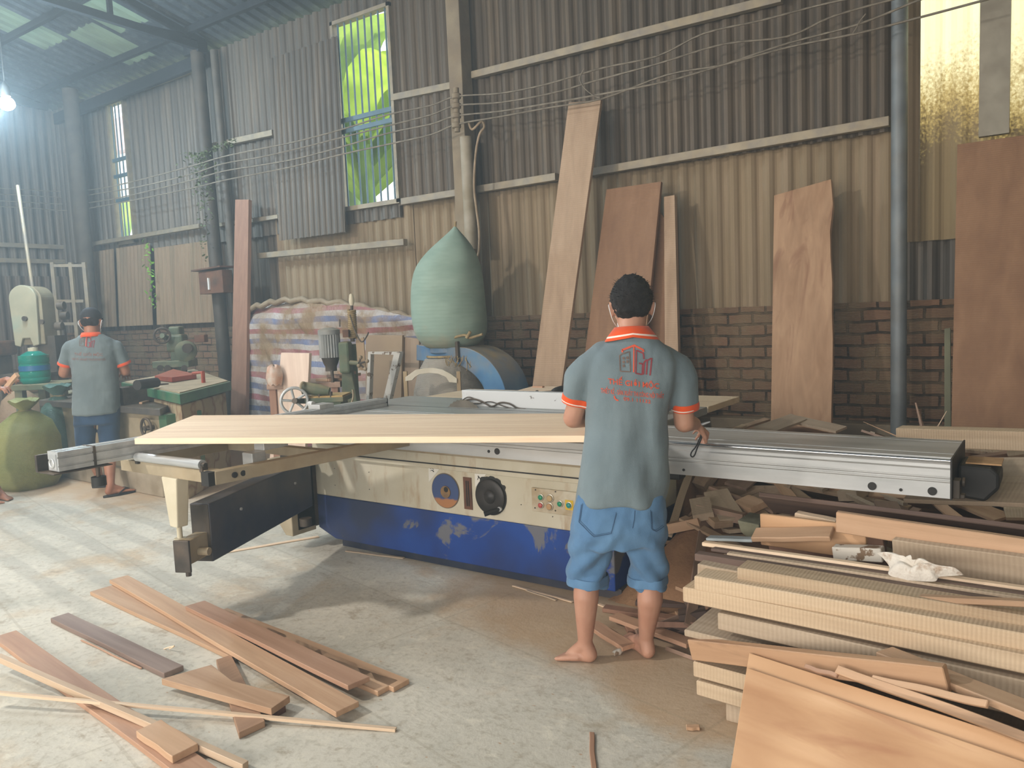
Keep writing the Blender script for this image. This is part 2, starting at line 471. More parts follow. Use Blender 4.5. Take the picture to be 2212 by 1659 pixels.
# ------------------------------------------------------------------ setting
YW = 6.6      # back wall
XL = -13.9    # left end wall
XR = 2.6
ZE = 5.1      # eave
S = 'structure'
MB().bb(XL-1, XR+1, -6, YW+.6, -.2, 0).build('floor', m_floor, kind=S, origin=Vector((0, 0, 0)))

wall = root('wall_back', (-4, YW, 0), kind=S)
MB().bb(XL, XR, YW, YW+.2, 0, 1.45).build('brickwork', m_brick, wall, origin=Vector((0, YW, 0)))
MB().bb(XL, XR, YW-.16, YW+.02, 0, .52).build('plinth', m_conc, wall, bevel=.01)


def corr(mb, x0, x1, z0, z1, y, pitch=.150, amp=.021, axis='X', slope=0, nz=None, jag=0):
    prof = [(0, -1), (.12, -.93), (.27, -.2), (.36, .6), (.46, 1), (.58, 1), (.68, .6), (.78, -.2), (.90, -.93), (1, -1)]
    xs = []; x = x0
    while x < x1-1e-6:
        for t_, a in prof[:-1]:
            xx = x+t_*pitch
            if xx > x1: break
            xs.append((xx, a))
        x += pitch
    xs.append((x1, -1)); nz = nz or 1; vs = []; fs = []; n = len(xs)
    for j in range(nz+1):
        zz = z0+(z1-z0)*j/nz
        for i, (xx, a) in enumerate(xs):
            yy = y+a*amp+slope*(zz-z0); z_ = zz
            if jag and j == 0: z_ += jag*mnoise.noise(Vector((xx*1.7, 3.1, 0)))
            vs.append((xx, yy, z_) if axis == 'X' else (yy, xx, z_))
    for j in range(nz):
        for i in range(n-1): fs.append((j*n+i, j*n+i+1, (j+1)*n+i+1, (j+1)*n+i))
    return mb.add(vs, fs)


yc = YW+.04
W1 = (P(745, 448, Y=YW), P(860, 430, Y=YW)); WX0, WX1 = W1[0].x, W1[1].x; WZ0 = W1[0].z; WZ1 = P(715, 58, Y=YW).z
N0 = P(260, 523, Y=YW); N1 = P(291, 517, Y=YW); NX0, NX1 = N0.x, N1.x; NZ0 = N0.z; NZ1 = P(236, 229, Y=YW).z
up = MB()
RX = P(2100, 200, Y=YW).x
for (a, b, c, d) in ((XL-.2, NX0, 2.6, ZE), (NX0, NX1, 2.6, NZ0), (NX0, NX1, NZ1, ZE), (NX1, WX0, 2.6, ZE), (WX0, WX1, 2.6, WZ0), (WX0, WX1, WZ1, ZE)):
    corr(up, a, b, c, d, yc)
up.build('upper_cladding', m_clad, wall)
pxw = P(1957, 300, Y=YW).x
corr(MB(), WX1, pxw, 2.72, ZE, yc-.02).build('upper_cladding', sheet_mat('dark_ribbed_iron', '544c42', '645a4e', '766855'), wall)
low = MB()
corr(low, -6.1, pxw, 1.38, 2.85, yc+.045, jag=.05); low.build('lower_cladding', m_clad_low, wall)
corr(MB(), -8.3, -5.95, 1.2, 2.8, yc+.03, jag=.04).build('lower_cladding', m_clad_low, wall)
corr(MB(), XL-.2, -8.2, 1.3, 2.8, yc+.07).build('lower_cladding', sheet_mat('shaded_dark_iron', '4a423a', '585046', '665a4a'), wall)  # backing sheet added to shut bright gaps, their shade put into its colour
# right bay: weathered translucent sheets with a solid sheet below
z0 = P(2000, 520, Y=YW).z
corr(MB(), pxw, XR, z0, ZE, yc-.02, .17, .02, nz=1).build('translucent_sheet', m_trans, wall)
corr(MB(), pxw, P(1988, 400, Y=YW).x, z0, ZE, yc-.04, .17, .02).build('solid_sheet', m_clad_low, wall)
corr(MB(), pxw, XR, 1.4, z0+.1, yc+.05).build('lower_cladding', m_clad, wall)

# loose lower sheets of the far bay, each its own leaning sheet
for i, (xa, xb, sl) in enumerate(((200, 252, .03), (258, 330, .05), (340, 470, .04))):
    a = P(xa, 705, Y=YW-.1); b = P(xb, 704, Y=YW-.1); tp = P(xa, 535 if i else 540, Y=YW-.05)
    mb = MB(); corr(mb, a.x, b.x, 1.52, min(2.72, tp.z), YW-.09, .1, .016, slope=.05, nz=2)
    mb.build('corrugated_sheet', m_clad_rust, label=('narrow rusty corrugated sheet closest to the hall corner', 'rusty corrugated sheet hanging between two dark gaps above the bricks', 'widest rusty corrugated sheet above the bricks beside the vine-covered post')[i], cat='sheet metal', group='loose corrugated sheets at the far end')
# big loose sheet right and left of the window
a = P(607, 520, Y=YW-.12); b = P(750, 515, Y=YW-.12)
mb = MB(); corr(mb, a.x, b.x, a.z, P(600, 120, Y=YW-.1).z, YW-.13, .1, .016, slope=.02, nz=2)
mb.build('corrugated_sheet', m_clad, label='tall grey corrugated sheet hanging just left of the big barred window', cat='sheet metal')
# end wall
lw = root('wall_left', (XL, 3, 0), kind=S)
mb = MB(); corr(mb, -6, YW+.3, 2.3, ZE+.5, XL, axis='Y'); mb.build('cladding', m_clad, lw)
mb = MB(); corr(mb, -6, YW+.3, .9, 2.4, XL+.06, axis='Y'); mb.build('cladding', sheet_mat('dark_corrugated_iron', '574f46', '665b50', '4a443c'), lw)
MB().bb(XL-.2, XL+.02, -6, YW, 0, 1.2).build('brickwork', m_brick, lw)
# remaining walls (behind and right of the camera), with the open front
MB().bb(XR, XR+.1, -6, YW, 0, ZE+1.5).build('wall_right', m_clad, kind=S)
MB().bb(XL, XR, -6.1, -6, 0, ZE+3.2).build('wall_front', m_clad, kind=S)

# rails (girts), posts
rails = [((300, 2), (0, 0))]
def rail(p, q, y=YW-.05, h=.07, d=.07, n=[0]):
    n[0] += 1
    a = P(*p, Y=y); b = P(*q, Y=y)
    MB().beam(a, b, d, h).build('trim_%d' % n[0], m_rail, kind=S, bevel=.004)
    return a, b
rail((1283, 372), (1922, 262))
rail((870, 436), (1203, 382))
rail((1022, 163), (1690, -4))
rail((848, 212), (985, 184), y=YW)
rail((560, 553), (876, 523), y=YW-.1)
rail((440, 320), (592, 287), y=YW-.06)
rail((179, 531), (434, 488), y=YW-.1, h=.06)
rail((560, 475), (604, 468), y=YW-.04, h=.05)
rail((470, 487), (604, 468), y=YW-.02, h=.05)
rail((140, 250), (430, 148), y=YW-.02, h=.05)
for i, (a, b) in enumerate((((-14, 528), (158, 535)), ((-14, 562), (158, 566)))):
    A = P(*a, X=XL+.1); B = P(*b, X=XL+.1); MB().beam(A, B, .07, .07).build('trim_%d' % (20+i), m_rail, kind=S, bevel=.004)

def pole(px, py, y, r, mat, label, z1=ZE, lean=0, name='steel_post'):
    a = P(px, py, Y=y)
    return MB().tube([(a.x, y, 0), (a.x+lean, y, z1)], r, 20).build(name, mat, smooth=40, label=label, cat='post')
pole(1942, 500, YW-.2, .055, m_post, 'round blue-grey steel post in front of the corrugated wall at right')
a = P(2150, 100, Y=YW-.06)
MB().bb(a.x-.09, a.x+.09, YW-.1, YW-.04, P(2140, 292, Y=YW-.1).z, ZE).build('board_strip', plain('pale_board', 'a39d8c', '8f8878', 6, .7), label='pale vertical strip on the glowing translucent sheet at far right', cat='board')
a = P(1003, 300, Y=YW-.1)
MB().bb(a.x-.085, a.x+.085, YW-.2, YW-.03, 0, ZE).build('concrete_post', m_conc, bevel=.006, label='square grimy concrete post left of the leaning planks', cat='post')
a = P(1006, 296, Y=YW-.25); b = P(1018, 539, Y=YW-.25)
MB().tube([a, (b.x, b.y, b.z)], .06, 18).build('pvc_pipe', plain('dusty_pvc', 'a39a88', '8b8068', 6, .55), smooth=40, label='thick dusty plastic pipe fixed upright on the concrete post', cat='pipe')
# flexible hose hanging from the wires
pts = [(1012, 262), (1020, 280), (1040, 262), (1046, 275), (1036, 290), (1028, 330), (1024, 400), (1029, 450), (1035, 500), (1034, 545), (1028, 558)]
def curve_tube(name, pix, y, r, mat, n=8, sub=4, parent=None, **kw):
    p = [P(x_, y_, Y=(y[i] if isinstance(y, (list, tuple)) else y)) for i, (x_, y_) in enumerate(pix)]
    return MB().tube(smooth_pts(p, sub), r, n).build(name, mat, parent, smooth=60, **kw)
def smooth_pts(p, sub=4):
    p = [Vector(q) for q in p]
    out = []
    for i in range(len(p)-1):
        p0 = p[max(i-1, 0)]; p1 = p[i]; p2 = p[i+1]; p3 = p[min(i+2, len(p)-1)]
        for k in range(sub):
            t_ = k/sub
            out.append(.5*((2*p1)+(-p0+p2)*t_+(2*p0-5*p1+4*p2-p3)*t_**2+(-p0+3*p1-3*p2+p3)*t_**3))
    out.append(p[-1]); return out
curve_tube('hose', pts, YW-.36, .012, plain('dusty_hose', 'a08c72', '86735a', 9, .7), label='thin dusty hose looped beside the concrete post and hanging down', cat='hose')

# corner and mid posts at the left
for (px, py, r, y, l) in ((170, 400, .11, YW-.35, 'thick dark post in the far corner of the hall'),):
    pole(px, py, y, r, plain('dark_corner_post', '4a453e', '5c554b', 6, .8), l)
a = P(440, 300, Y=YW-.25)
mp_ = root('steel_column', (a.x, YW-.25, 0), 'dark column wrapped by a leafy vine under the roof truss', 'column')
bt = P(487, 780, Y=YW-.25)
MB().tube([(bt.x, YW-.25, 0), (a.x, YW-.25, 5.0)], .085, 18).build('column_tube', plain('dark_grey_column', '38342f', '4a443c', 6, .6, dust='6d5c48', amt=.3), mp_, smooth=40)
MB().tube([(bt.x+.2, YW-.14, 0), (a.x+.2, YW-.14, 5.0)], .05, 14).build('conduit', plain('dark_conduit', '4a4640', '5c564c', 6, .6), mp_, smooth=40)
MB().bb(a.x-.22, a.x+.1, YW-.3, YW-.16, 4.98, 5.12).build('bracket', m_truss, mp_)

# leafy vine on the column (uncountable leaves)
rr = random.Random(3); mb = MB()
def leafquad(mb, p, s, rr):
    e = Euler((rr.uniform(-1, 1), rr.uniform(-1, 1), rr.uniform(0, 6))).to_matrix()
    mb.add([Vector(p)+e @ Vector(q)*s for q in ((0, -1, 0), (.5, -.2, .12), (.35, .5, .08), (0, 1, 0), (-.35, .5, .08), (-.5, -.2, .12))], [(0, 1, 2, 3), (0, 3, 4, 5)])
for i in range(420):
    t_ = rr.random(); cx = 440+rr.gauss(0, 12)-(0 if t_ > .3 else rr.random()*30); cy = 330+t_*260*rr.random()
    if i % 4 == 0: cx = 440+rr.random()*70; cy = 330-(cx-440)*.35+rr.gauss(0, 5)
    leafquad(mb, P(cx, cy, Y=YW-.4+rr.uniform(-.06, .08)), rr.uniform(.014, .032), rr)
mb.build('climbing_vine', plain('dusty_vine_leaf', '4e5a3c', '5f6a45', 9, .7), label='dusty green vine climbing the dark column and the wires', cat='plant', kind='stuff')
rr = random.Random(5); mb = MB()
for i in range(46):
    leafquad(mb, P(316+rr.gauss(0, 6)+(i/46)*14, 520+i*3.2, Y=YW-.16), rr.uniform(.02, .05), rr)
mb.build('climbing_vine', plain('fresh_vine_leaf', '6fae2e', '8fd040', 9, .6), label='bright green vine tendril growing in between the loose rusty sheets', cat='plant', kind='stuff')

# cables
m_wire = plain('dusty_cable', '8b8273', '6f675a', 15, .8)
CB = [
 [(-30, 405), (60, 410), (150, 414), (220, 405), (300, 388), (410, 360), (480, 340), (560, 322), (640, 306), (740, 278), (840, 248), (930, 228), (985, 208), (1080, 200), (1180, 182), (1300, 148), (1420, 120), (1520, 72), (1640, 46), (1760, 12), (1850, -8)],
 [(-30, 418), (60, 422), (150, 427), (220, 418), (300, 402), (410, 376), (480, 355), (560, 340), (640, 322), (740, 296), (840, 270), (930, 250), (985, 230), (1080, 220), (1190, 202), (1280, 175), (1420, 140), (1560, 96), (1700, 78), (1800, 36), (1940, -6)],
 [(-30, 432), (60, 437), (150, 441), (220, 432), (300, 416), (410, 392), (480, 372), (560, 356), (640, 342), (740, 316), (840, 288), (930, 268), (985, 250), (1080, 240), (1190, 224), (1320, 200), (1440, 176), (1560, 140), (1700, 92), (1850, 52), (1980, 2), (2010, -8)],
 [(-30, 445), (60, 449), (150, 455), (220, 446), (300, 430), (410, 408), (480, 390), (560, 374), (640, 360), (740, 335), (840, 310), (930, 292), (985, 270), (1080, 250), (1190, 232), (1300, 212), (1440, 162), (1560, 140), (1700, 104), (1850, 72), (1980, 38), (2120, 2), (2160, -10)]]
names = ('topmost', 'second highest', 'third', 'lowest')
for i, pix in enumerate(CB):
    pts = []
    rr = random.Random(i)
    for (x_, y_) in pix:
        if x_ < 165: q = P(x_, y_, X=XL+.35)
        else: q = P(x_, y_+rr.uniform(-2, 2), Y=YW-.42)
        pts.append(q)
    MB().tube(smooth_pts(pts, 4), .008, 6).build('power_cable', m_wire, smooth=60, label='%s of the four dusty cables strung along the corrugated wall' % names[i], cat='cable', group='cables along the wall')
mb = MB().cyl(P(985, 190, Y=YW-.42), P(988, 285, Y=YW-.42), .028, .028, 12)
for k in range(4): mb.lathe(P(986, 208+21*k, Y=YW-.42), (0, 0, 1), ((.03, -.03), (.045, -.02), (.045, .02), (.03, .03)), 12)
mb.build('insulator_rack', m_conc, smooth=40, label='dusty insulator rack holding the cables on the concrete post', cat='insulator')
curve_tube('loose_wire', [(1262, 148), (1252, 170), (1262, 190), (1280, 205), (1296, 212)], YW-.44, .004, m_wire, label='thin tie wire dangling from the cables over the tallest leaning plank', cat='wire')
curve_tube('loose_wire', [(1870, 30), (1858, 45), (1850, 60), (1842, 72)], YW-.44, .004, m_wire, label='short tie wire between the cables near the blue-grey post', cat='wire')

# windows: real openings with bars
def window(name, x0, x1, z0, z1, nb, rails_, mat):
    r_ = root(name, ((x0+x1)/2, YW, z0), kind=S)
    mb = MB(); wd = .02
    for i in range(nb): 
        x = x0+(x1-x0)*(i+.5)/nb; mb = MB(); mb.cyl((x, YW+.01, z0), (x, YW+.01, z1), .011, None, 8); mb.build('window_bar', mat, r_, smooth=60)
    for z in rails_: MB().bb(x0-.03, x1+.03, YW-.015, YW+.02, z-.025, z+.025).build('crossbar', mat, r_)
    f = MB(); f.bb(x0-.04, x0, YW-.03, YW+.07, z0-.04, z1+.04); f.bb(x1, x1+.04, YW-.03, YW+.07, z0-.04, z1+.04); f.bb(x0-.04, x1+.04, YW-.03, YW+.07, z0-.05, z0); f.bb(x0-.04, x1+.04, YW-.03, YW+.07, z1, z1+.04)
    f.build('window_frame', m_rail, r_)
m_bar = plain('painted_window_bar', '4e6a78', '5d7884', 5, .5)
window('window_1', WX0, WX1, WZ0, WZ1, 8, (WZ0+.86, WZ0+.98), m_bar)
window('window_2', NX0, NX1, NZ0, NZ1, 4, (NZ0+.62, NZ0+.98, NZ0+1.22), m_bar)

# roof
sl = math.tan(R(14))
rf = root('ceiling', (-5, 3, ZE), kind=S)
def roofz(y): return ZE+.06+(YW-y)*sl
sky_c = []
for (x_, y_) in ((235, 100), (48, 62), (215, 22)):
    d = ray(x_, y_); sky_c.append(CAM+d*((ZE+.06+YW*sl-CAM.z)/(d.z+d.y*sl)))
rows = sorted(set([YW+.45, -6.2, 1.0]+[round(q.y+s_*.42, 3) for q in sky_c for s_ in (-1, 1)]), reverse=True)
mb = MB(); vs = []; fs = []; n = 0; x = XL-.3; xs = []
while x < XR+.3:
    for dx_, dz_ in ((0, 0), (.1, 0), (.125, .03), (.165, .03)):
        xs.append(x+dx_); vs += [(x+dx_, y, roofz(y)+dz_) for y in rows]
    x += .19; n += 4
L_ = len(rows); hole = MB(); hv = []
for i in range(n-1):
    for j in range(L_-1):
        my = (rows[j]+rows[j+1])/2
        if any(abs(xs[i]-q.x) < .34 and abs(my-q.y) < .42 for q in sky_c): hv.append((i*L_+j, (i+1)*L_+j, (i+1)*L_+j+1, i*L_+j+1))
        else: fs.append((i*L_+j, (i+1)*L_+j, (i+1)*L_+j+1, i*L_+j+1))
mb.add(vs, fs); mb.build('roof_sheet', m_roof, rf)
t = NT('green_translucent_roof'); tr = t.n('BsdfTranslucent'); tr.inputs[0].default_value = lin('8fa88a'); df = t.n('BsdfDiffuse'); df.inputs[0].default_value = lin('6f7f6c'); ms = t.n('MixShader')
t.l(t.ramp(t.noise(t.map(), 3, 5), ((.4, (.03, .03, .03, 1)), (.75, (.13, .13, .13, 1)))), ms.inputs[0]); t.l(df.outputs[0], ms.inputs[1]); t.l(tr.outputs[0], ms.inputs[2]); t.l(ms.outputs[0], t.out.inputs[0])
mb = MB(); mb.add(vs, hv); mb.build('roof_light_sheet', t.m, rf)
for y in (6.2, 5.2, 4.1, 3.0, 1.9, .8, -.3, -1.6):
    MB().bb(XL, XR, y-.03, y+.03, roofz(y)-.09, roofz(y)-.01).build('purlin', m_truss, rf)
# trusses across the hall
for (tx, nn) in ((a.x if False else P(430, 190, Y=YW-.3).x, 0), (XL+.5, 1)):
    tr_ = root('roof_truss', (tx, 0, ZE), label=('dark steel roof truss resting on the vine-covered column', 'far dark roof truss close to the end wall')[nn], cat='truss', group='roof trusses')
    b = MB(); b.beam((tx, YW-.2, ZE-.05), (tx, -5.8, ZE+.35), .07, .09); b.build('bottom_chord', m_truss, tr_)
    b = MB(); b.beam((tx, YW-.2, ZE+.02), (tx, -5.8, roofz(-5.8)-.14), .07, .08); b.build('top_chord', m_truss, tr_)
    ys = [YW-.3-1.1*k for k in range(10)]
    def bz(y): return ZE-.05+(YW-.2-y)*.4/(YW+5.6)
    def tz(y): return ZE+.02+(YW-.2-y)*(roofz(-5.8)-.14-ZE-.02)/(YW+5.6)
    for k, y in enumerate(ys[1:]):
        MB().beam((tx, y, bz(y)), (tx, y, tz(y)), .05, .05, up=(1, 0, 0)).build('web_post', m_truss, tr_)
        MB().beam((tx, y, bz(y)), (tx, y+1.1, tz(y+1.1)), .045, .045, up=(1, 0, 0)).build('web_brace', m_truss, tr_)
MB().beam(P(440, 128, Y=YW-.20), P(120, 258, Y=YW-.20), .06, .16).build('eave_beam', m_truss, label='long dark eave beam along the top of the far wall', cat='beam')

# hall lamp that the photo shows burning at the left edge
lp = P(14, 224, X=-9.6)
lr = root('hanging_lamp', lp, 'bright hanging work lamp at the left edge below the roof', 'lamp')
MB().sphere(lp, .085, 10, (1, 1, .85)).build('bulb', emit('lamp_glass', 'ffffff', 60), lr, smooth=180)
MB().lathe(lp+Vector((0, 0, .08)), (0, 0, 1), ((.05, 0), (.05, .1), (.02, .14), (.01, .16)), 14).build('socket', m_black, lr, smooth=40)
MB().cyl(lp+Vector((0, 0, .2)), (lp.x, lp.y, roofz(lp.y)-.02), .006, None, 6).build('flex', m_black, lr)

# outside: banana plants and neighbouring house seen through the bars
def banana(x, y, z, leaves, label, seed):
    r_ = root('banana_plant', (x, y, -.05), label, 'plant', 'banana plants outside the windows'); rr = random.Random(seed)
    MB().tube([(x, y, -.06), (x+.05, y, z+1.8), (x, y, z+3.2)], [.16, .13, .08], 12).build('trunk', m_ban2, r_, smooth=60)
    for i in range(leaves):
        az = rr.uniform(0, 6.28); L = rr.uniform(1.6, 2.6); h0 = z+rr.uniform(2.0, 3.3); lean = rr.uniform(.15, .7); wd = rr.uniform(.38, .62)
        d = Vector((math.cos(az), math.sin(az), 0)); sd = Vector((-d.y, d.x, 0)); vs = []; fs = []; N = 12
        for k in range(N+1):
            s_ = k/N; c = Vector((x, y, h0))+d*L*lean*s_*(1+s_*.5)+Vector((0, 0, L*(s_-.65*lean*s_*s_*2)))
            ww = wd*math.sin(PI*min(1, s_*.93+.07))**.55*(1 if s_ > .1 else .3)
            dr = .12*ww
            vs += [c+sd*ww+Vector((0, 0, .25*ww+.03*math.sin(k*2.3+i))), c+Vector((0, 0, -dr)), c-sd*ww+Vector((0, 0, .25*ww+.03*math.sin(k*1.7)))]
        for k in range(N):
            o_ = k*3; fs += [(o_, o_+1, o_+4, o_+3), (o_+1, o_+2, o_+5, o_+4)]
        MB().add(vs, fs).build('leaf', m_ban, r_, smooth=50)
t = NT('banana_leaf'); tr = t.n('BsdfTranslucent'); df = t.n('BsdfDiffuse'); ms = t.n('MixShader')
wv = t.n('TexNoise'); wv.inputs['Scale'].default_value = 1.6; wv.inputs['Detail'].default_value = 5; t.l(t.map((1, 1, 1), rnd=9), wv.inputs['Vector'])
kk = t.ramp(wv.outputs['Fac'], ((.3, '5d7a24'), (.5, '94b23c'), (.7, 'c2d65a')))
t.l(kk, tr.inputs[0]); t.l(kk, df.inputs[0]); ms.inputs[0].default_value = .55; t.l(df.outputs[0], ms.inputs[1]); t.l(tr.outputs[0], ms.inputs[2]); t.l(ms.outputs[0], t.out.inputs[0]); m_ban = t.m
m_ban2 = plain('banana_trunk', '8fae4a', '6f9238', 3, .6)
banana(-9.6, YW+2.6, 1.7, 14, 'large banana plant filling the big barred window', 1)
banana(-8.3, YW+1.7, .9, 12, 'banana plant low on the right side behind the big window', 4)
banana(-19.2, YW+3.6, .2, 8, 'banana plant visible through the narrow far window', 8)
banana(-11.6, YW+4.6, 1.8, 8, 'paler banana plant further behind the big window', 12)
hs = root('neighbour_house', (-30, 14, 0), 'white house with red trim beyond the narrow window', 'house')
MB().bb(-36, -27, 17, 18, 0, 8.2).build('wall', plain('white_render', 'dcdcd4', 'cfcfc6', 2, .8), hs)
MB().bb(-36.4, -26.8, 16.6, 18, 8.2, 9.4).build('roof', plain('pink_roof_tile', 'c08d84', 'd0a399', 3, .8), hs)
MB().bb(-80, 60, YW+.7, 80, -.4, -.05).build('ground_outside', plain('outdoor_ground', '7d8a50', '8f9462', 2, .9), kind=S)
# ------------------------------------------------------------------ sliding table saw
t = NT('worn_blue_paint'); v = t.map((1, 1, 1))
k = t.ramp(t.noise(v, 2.2, 4), ((.35, '12357c'), (.65, '1b4796')))
f = t.noise(t.map((1, 1, 1.1)), 2.4, 6, .6, .8)
k = t.mix(k, '77766e', t.ramp(f, ((.565, (0, 0, 0, 1)), (.60, (.8, .8, .8, 1)))))
k = t.mix(k, '303646', t.ramp(t.noise(v, 1.1, 3), ((.42, (.75, .75, .75, 1)), (.6, (0, 0, 0, 1)))))
m_blue = t.fin(k, .45)
t = NT('stained_cream_panel'); v = t.map((2.2, 1, .5))
k = t.ramp(t.noise(t.map(), 2, 4), ((.35, 'cbc6b4'), (.65, 'bab39c')))
k = t.mix(k, '9c7c56', t.ramp(t.noise(v, 6, 6, .65), ((.56, (0, 0, 0, 1)), (.72, (.6, .6, .6, 1)))))
m_panel = t.fin(k, .5)
m_table = plain('cast_table_top', 'a9b1b4', '949c9f', 4, .38, .45, stretch=(.5, 3, 3), dust='b7a181', amt=.3)
FY = 3.46
saw = root('sliding_table_saw', (-3.0, 3.85, 0), 'large blue and cream sliding table saw carrying the wide pale panel', 'table saw')
def yz(x, z, y=FY): return (x, y, z)
xl, xr = -4.09, -1.86
mb = MB(); mb.prism([yz(xl, .335), yz(xr, .335), yz(xr, .61), yz(xl, .61)], (0, .8, 0)); mb.build('cabinet', m_panel, saw, bevel=.008)
mb = MB(); mb.prism([yz(xl, .335), yz(xr, .335), yz(xr, .05), yz(-3.93, .05), yz(xl, .11)], (0, .8, 0)); mb.build('base', m_blue, saw, bevel=.006)
MB().bb(-3.9, xr+.02, FY+.03, FY+.75, 0, .055).build('plinth', m_navy, saw)
MB().bb(xl+.02, xr, FY-.03, FY+.1, .60, .69).build('rail_housing', m_panel, saw, bevel=.004)
MB().bb(xl+.05, xr, FY-.045, FY+.1, .69, .735).build('track_beam', m_cream2, saw, bevel=.003)
MB().bb(xl+.02, xr, FY-.034, FY-.02, .627, .634).build('dark_seam', m_black, saw)
MB().bb(xl, xr, FY+.1, FY+.8, .61, .85).build('upper_body', m_cream2, saw)
# carriage
cx0, cx1, cy0, cy1, cz0, cz1 = -4.05, -.345, 3.28, 3.735, .733, .88
pf = [(cy0, cz0), (cy0, .792), (cy0+.006, .794), (cy0+.006, .799), (cy0, .801), (cy0, .807), (cy0+.006, .809), (cy0+.006, .813), (cy0, .815), (cy0, .842), (cy0+.014, .846), (cy0+.014, .858), (cy0+.03, .864), (cy0+.05, cz1-.006), (cy0+.05, cz1), (cy0+.12, cz1), (cy0+.122, cz1-.004), (cy0+.13, cz1-.004), (cy0+.132, cz1), (cy1-.06, cz1), (cy1-.058, cz1-.004), (cy1-.05, cz1-.004), (cy1-.048, cz1), (cy1, cz1), (cy1, cz0+.02), (cy1-.1, cz0)]
MB().prism([(cx0, a_, b_) for a_, b_ in pf], (cx1-cx0, 0, 0)).build('sliding_carriage', m_alu, saw)
MB().cyl((cx0, cy0+.028, cz1-.009), (cx1-.002, cy0+.028, cz1-.009), .0065, None, 10).build('chrome_guide', plain('chrome', 'e6e8ea', None, 3, .12, 1), saw, smooth=60)
MB().bb(cx1, cx1+.006, cy0-.002, cy1+.002, cz0-.004, cz1+.003).build('end_plate', m_black, saw)
for (px, py, r) in ((1884, 1050, .016), (2014, 1061, .016), (1946, 1058, .006), (1436, 1008, .016), (1477, 1015, .006), (1074, 975, .017), (1056, 975, .008)):
    q = P(px, py, Y=cy0); MB().cyl(q+Vector((0, -.003, 0)), q+Vector((0, .01, 0)), r, None, 20).build('plug', m_black, saw, smooth=40)
a = P(2160, 985, Y=3.46); 
mb = MB(); mb.prism([(cx1+.006, 3.46, .70), (cx1+.10, 3.46, .69), (a.x-.03, 3.46, .71), (a.x, 3.46, .745), (a.x, 3.46, .80), (a.x-.03, 3.46, .825), (cx1+.006, 3.46, .83)], (0, .2, 0))
mb.build('end_bumper', m_black, saw, bevel=.012)
MB().bb(cx1+.03, cx1+.15, 3.49, 3.63, .83, .836).build('sawdust_on_bumper', plain('sawdust', 'b8946c', 'a58159', 20, .95), saw)
mb = MB().bb(cx1+.006, cx1+.03, 3.30, 3.36, .73, .80); mb.cyl((cx1+.035, 3.33, .79), (cx1+.045, 3.33, .79), .018, None, 14); mb.bb(cx1+.006, cx1+.045, 3.31, 3.35, .73, .745)
mb.build('end_latch', m_blackd, saw, bevel=.003)
q = P(1450, 1040, Y=3.40)
MB().bb(q.x-.12, q.x+.06, 3.36, 3.44, .685, .735).build('carriage_stop', m_black, saw, bevel=.01)
MB().bb(q.x-.12, q.x+.0, 3.34, 3.345, .63, .70).build('stop_bracket', m_alu, saw)
# stationary table
tb = P(840, 866, Z=.88).y
MB().bb(-4.15, -1.75, cy1+.015, 4.48, .835, .88).build('main_table', m_table, saw, bevel=.004)
MB().bb(-4.0, -1.75, 4.5, 5.05, .84, .878).build('rear_table', wood('plywood_top', 'b99c72', 'cbb089', 'd6bf9a', grain=8), saw, bevel=.003)
for xx in (-3.9, -2.3): MB().bb(xx-.03, xx+.03, 4.92, 4.98, 0, .84).build('table_leg', m_cream2, saw)
MB().bb(-3.95, -1.8, 3.98, 3.985, .8795, .881).build('blade_slot', m_black, saw)
bl = P(1042, 872, Z=.88)
mb = MB(); N = 72; cc = Vector((bl.x, 4.02, .745)); Rb = .19; vs = []
for i in range(N): 
    a_ = 2*PI*i/N; r = Rb if i % 2 else Rb-.007; vs.append(cc+Vector((math.cos(a_)*r, -.0015, math.sin(a_)*r)))
mb.prism(vs, (0, .003, 0)); mb.build('saw_blade', plain('blade_steel', '8c8478', '6f685e', 6, .35, .8), saw)
# rip fence, painted white and chipped, with a tangle of wire
t = NT('chipped_white_fence'); v = t.map((1, 1, 1))
k = t.mix('c9cbca', '584c40', t.ramp(t.noise(v, 14, 6, .65), ((.62, (0, 0, 0, 1)), (.65, (1, 1, 1, 1)))))
m_chip = t.fin(k, .55)
MB().bb(-3.32, -1.85, 4.10, 4.16, .88, .985).build('rip_fence', m_chip, saw, bevel=.004)
for pix, rr_ in (([(988, 882), (1000, 868), (1020, 862), (1040, 867), (1062, 878), (1080, 870), (1100, 872), (1118, 882), (1135, 884)], .006), ([(992, 878), (1012, 872), (1036, 871), (1060, 868), (1084, 876), (1108, 884)], .004), ([(990, 872), (1010, 858), (1030, 864), (1052, 874), (1075, 884)], .004)):
    curve_tube('wire_tangle', pix, 4.085, rr_, m_blackd, parent=saw)
# crosscut fence (aluminium extrusion) under the panel
fx = -3.90; fy0, fy1 = P(106, 973, X=fx-.03).y, 3.93
fz = .932
pf = [(-.05, 0), (.05, 0), (.05, -.022), (.042, -.024), (.042, -.030), (.05, -.032), (.05, -.064), (.044, -.066), (.044, -.071), (.05, -.073), (.05, -.092), (-.05, -.092), (-.05, -.05), (-.035, -.05), (-.035, -.04), (-.05, -.04)]
sub = root('crosscut_fence', (fx, 2.8, fz)); sub.parent = saw; sub.location = Vector((fx, 2.8, fz))-WLOC[saw.name]
MB().prism([(fx+a_, fy0, fz+b_) for a_, b_ in pf], (0, fy1-fy0, 0)).build('fence_extrusion', m_steel, sub)
MB().bb(fx-.02, fx-.012, fy0, fy1, fz-.001, fz+.0015).build('scale_strip', m_white, sub)
MB().bb(fx+.015, fx+.02, fy0, fy1, fz-.001, fz+.001).build('top_groove', m_blackd, sub)
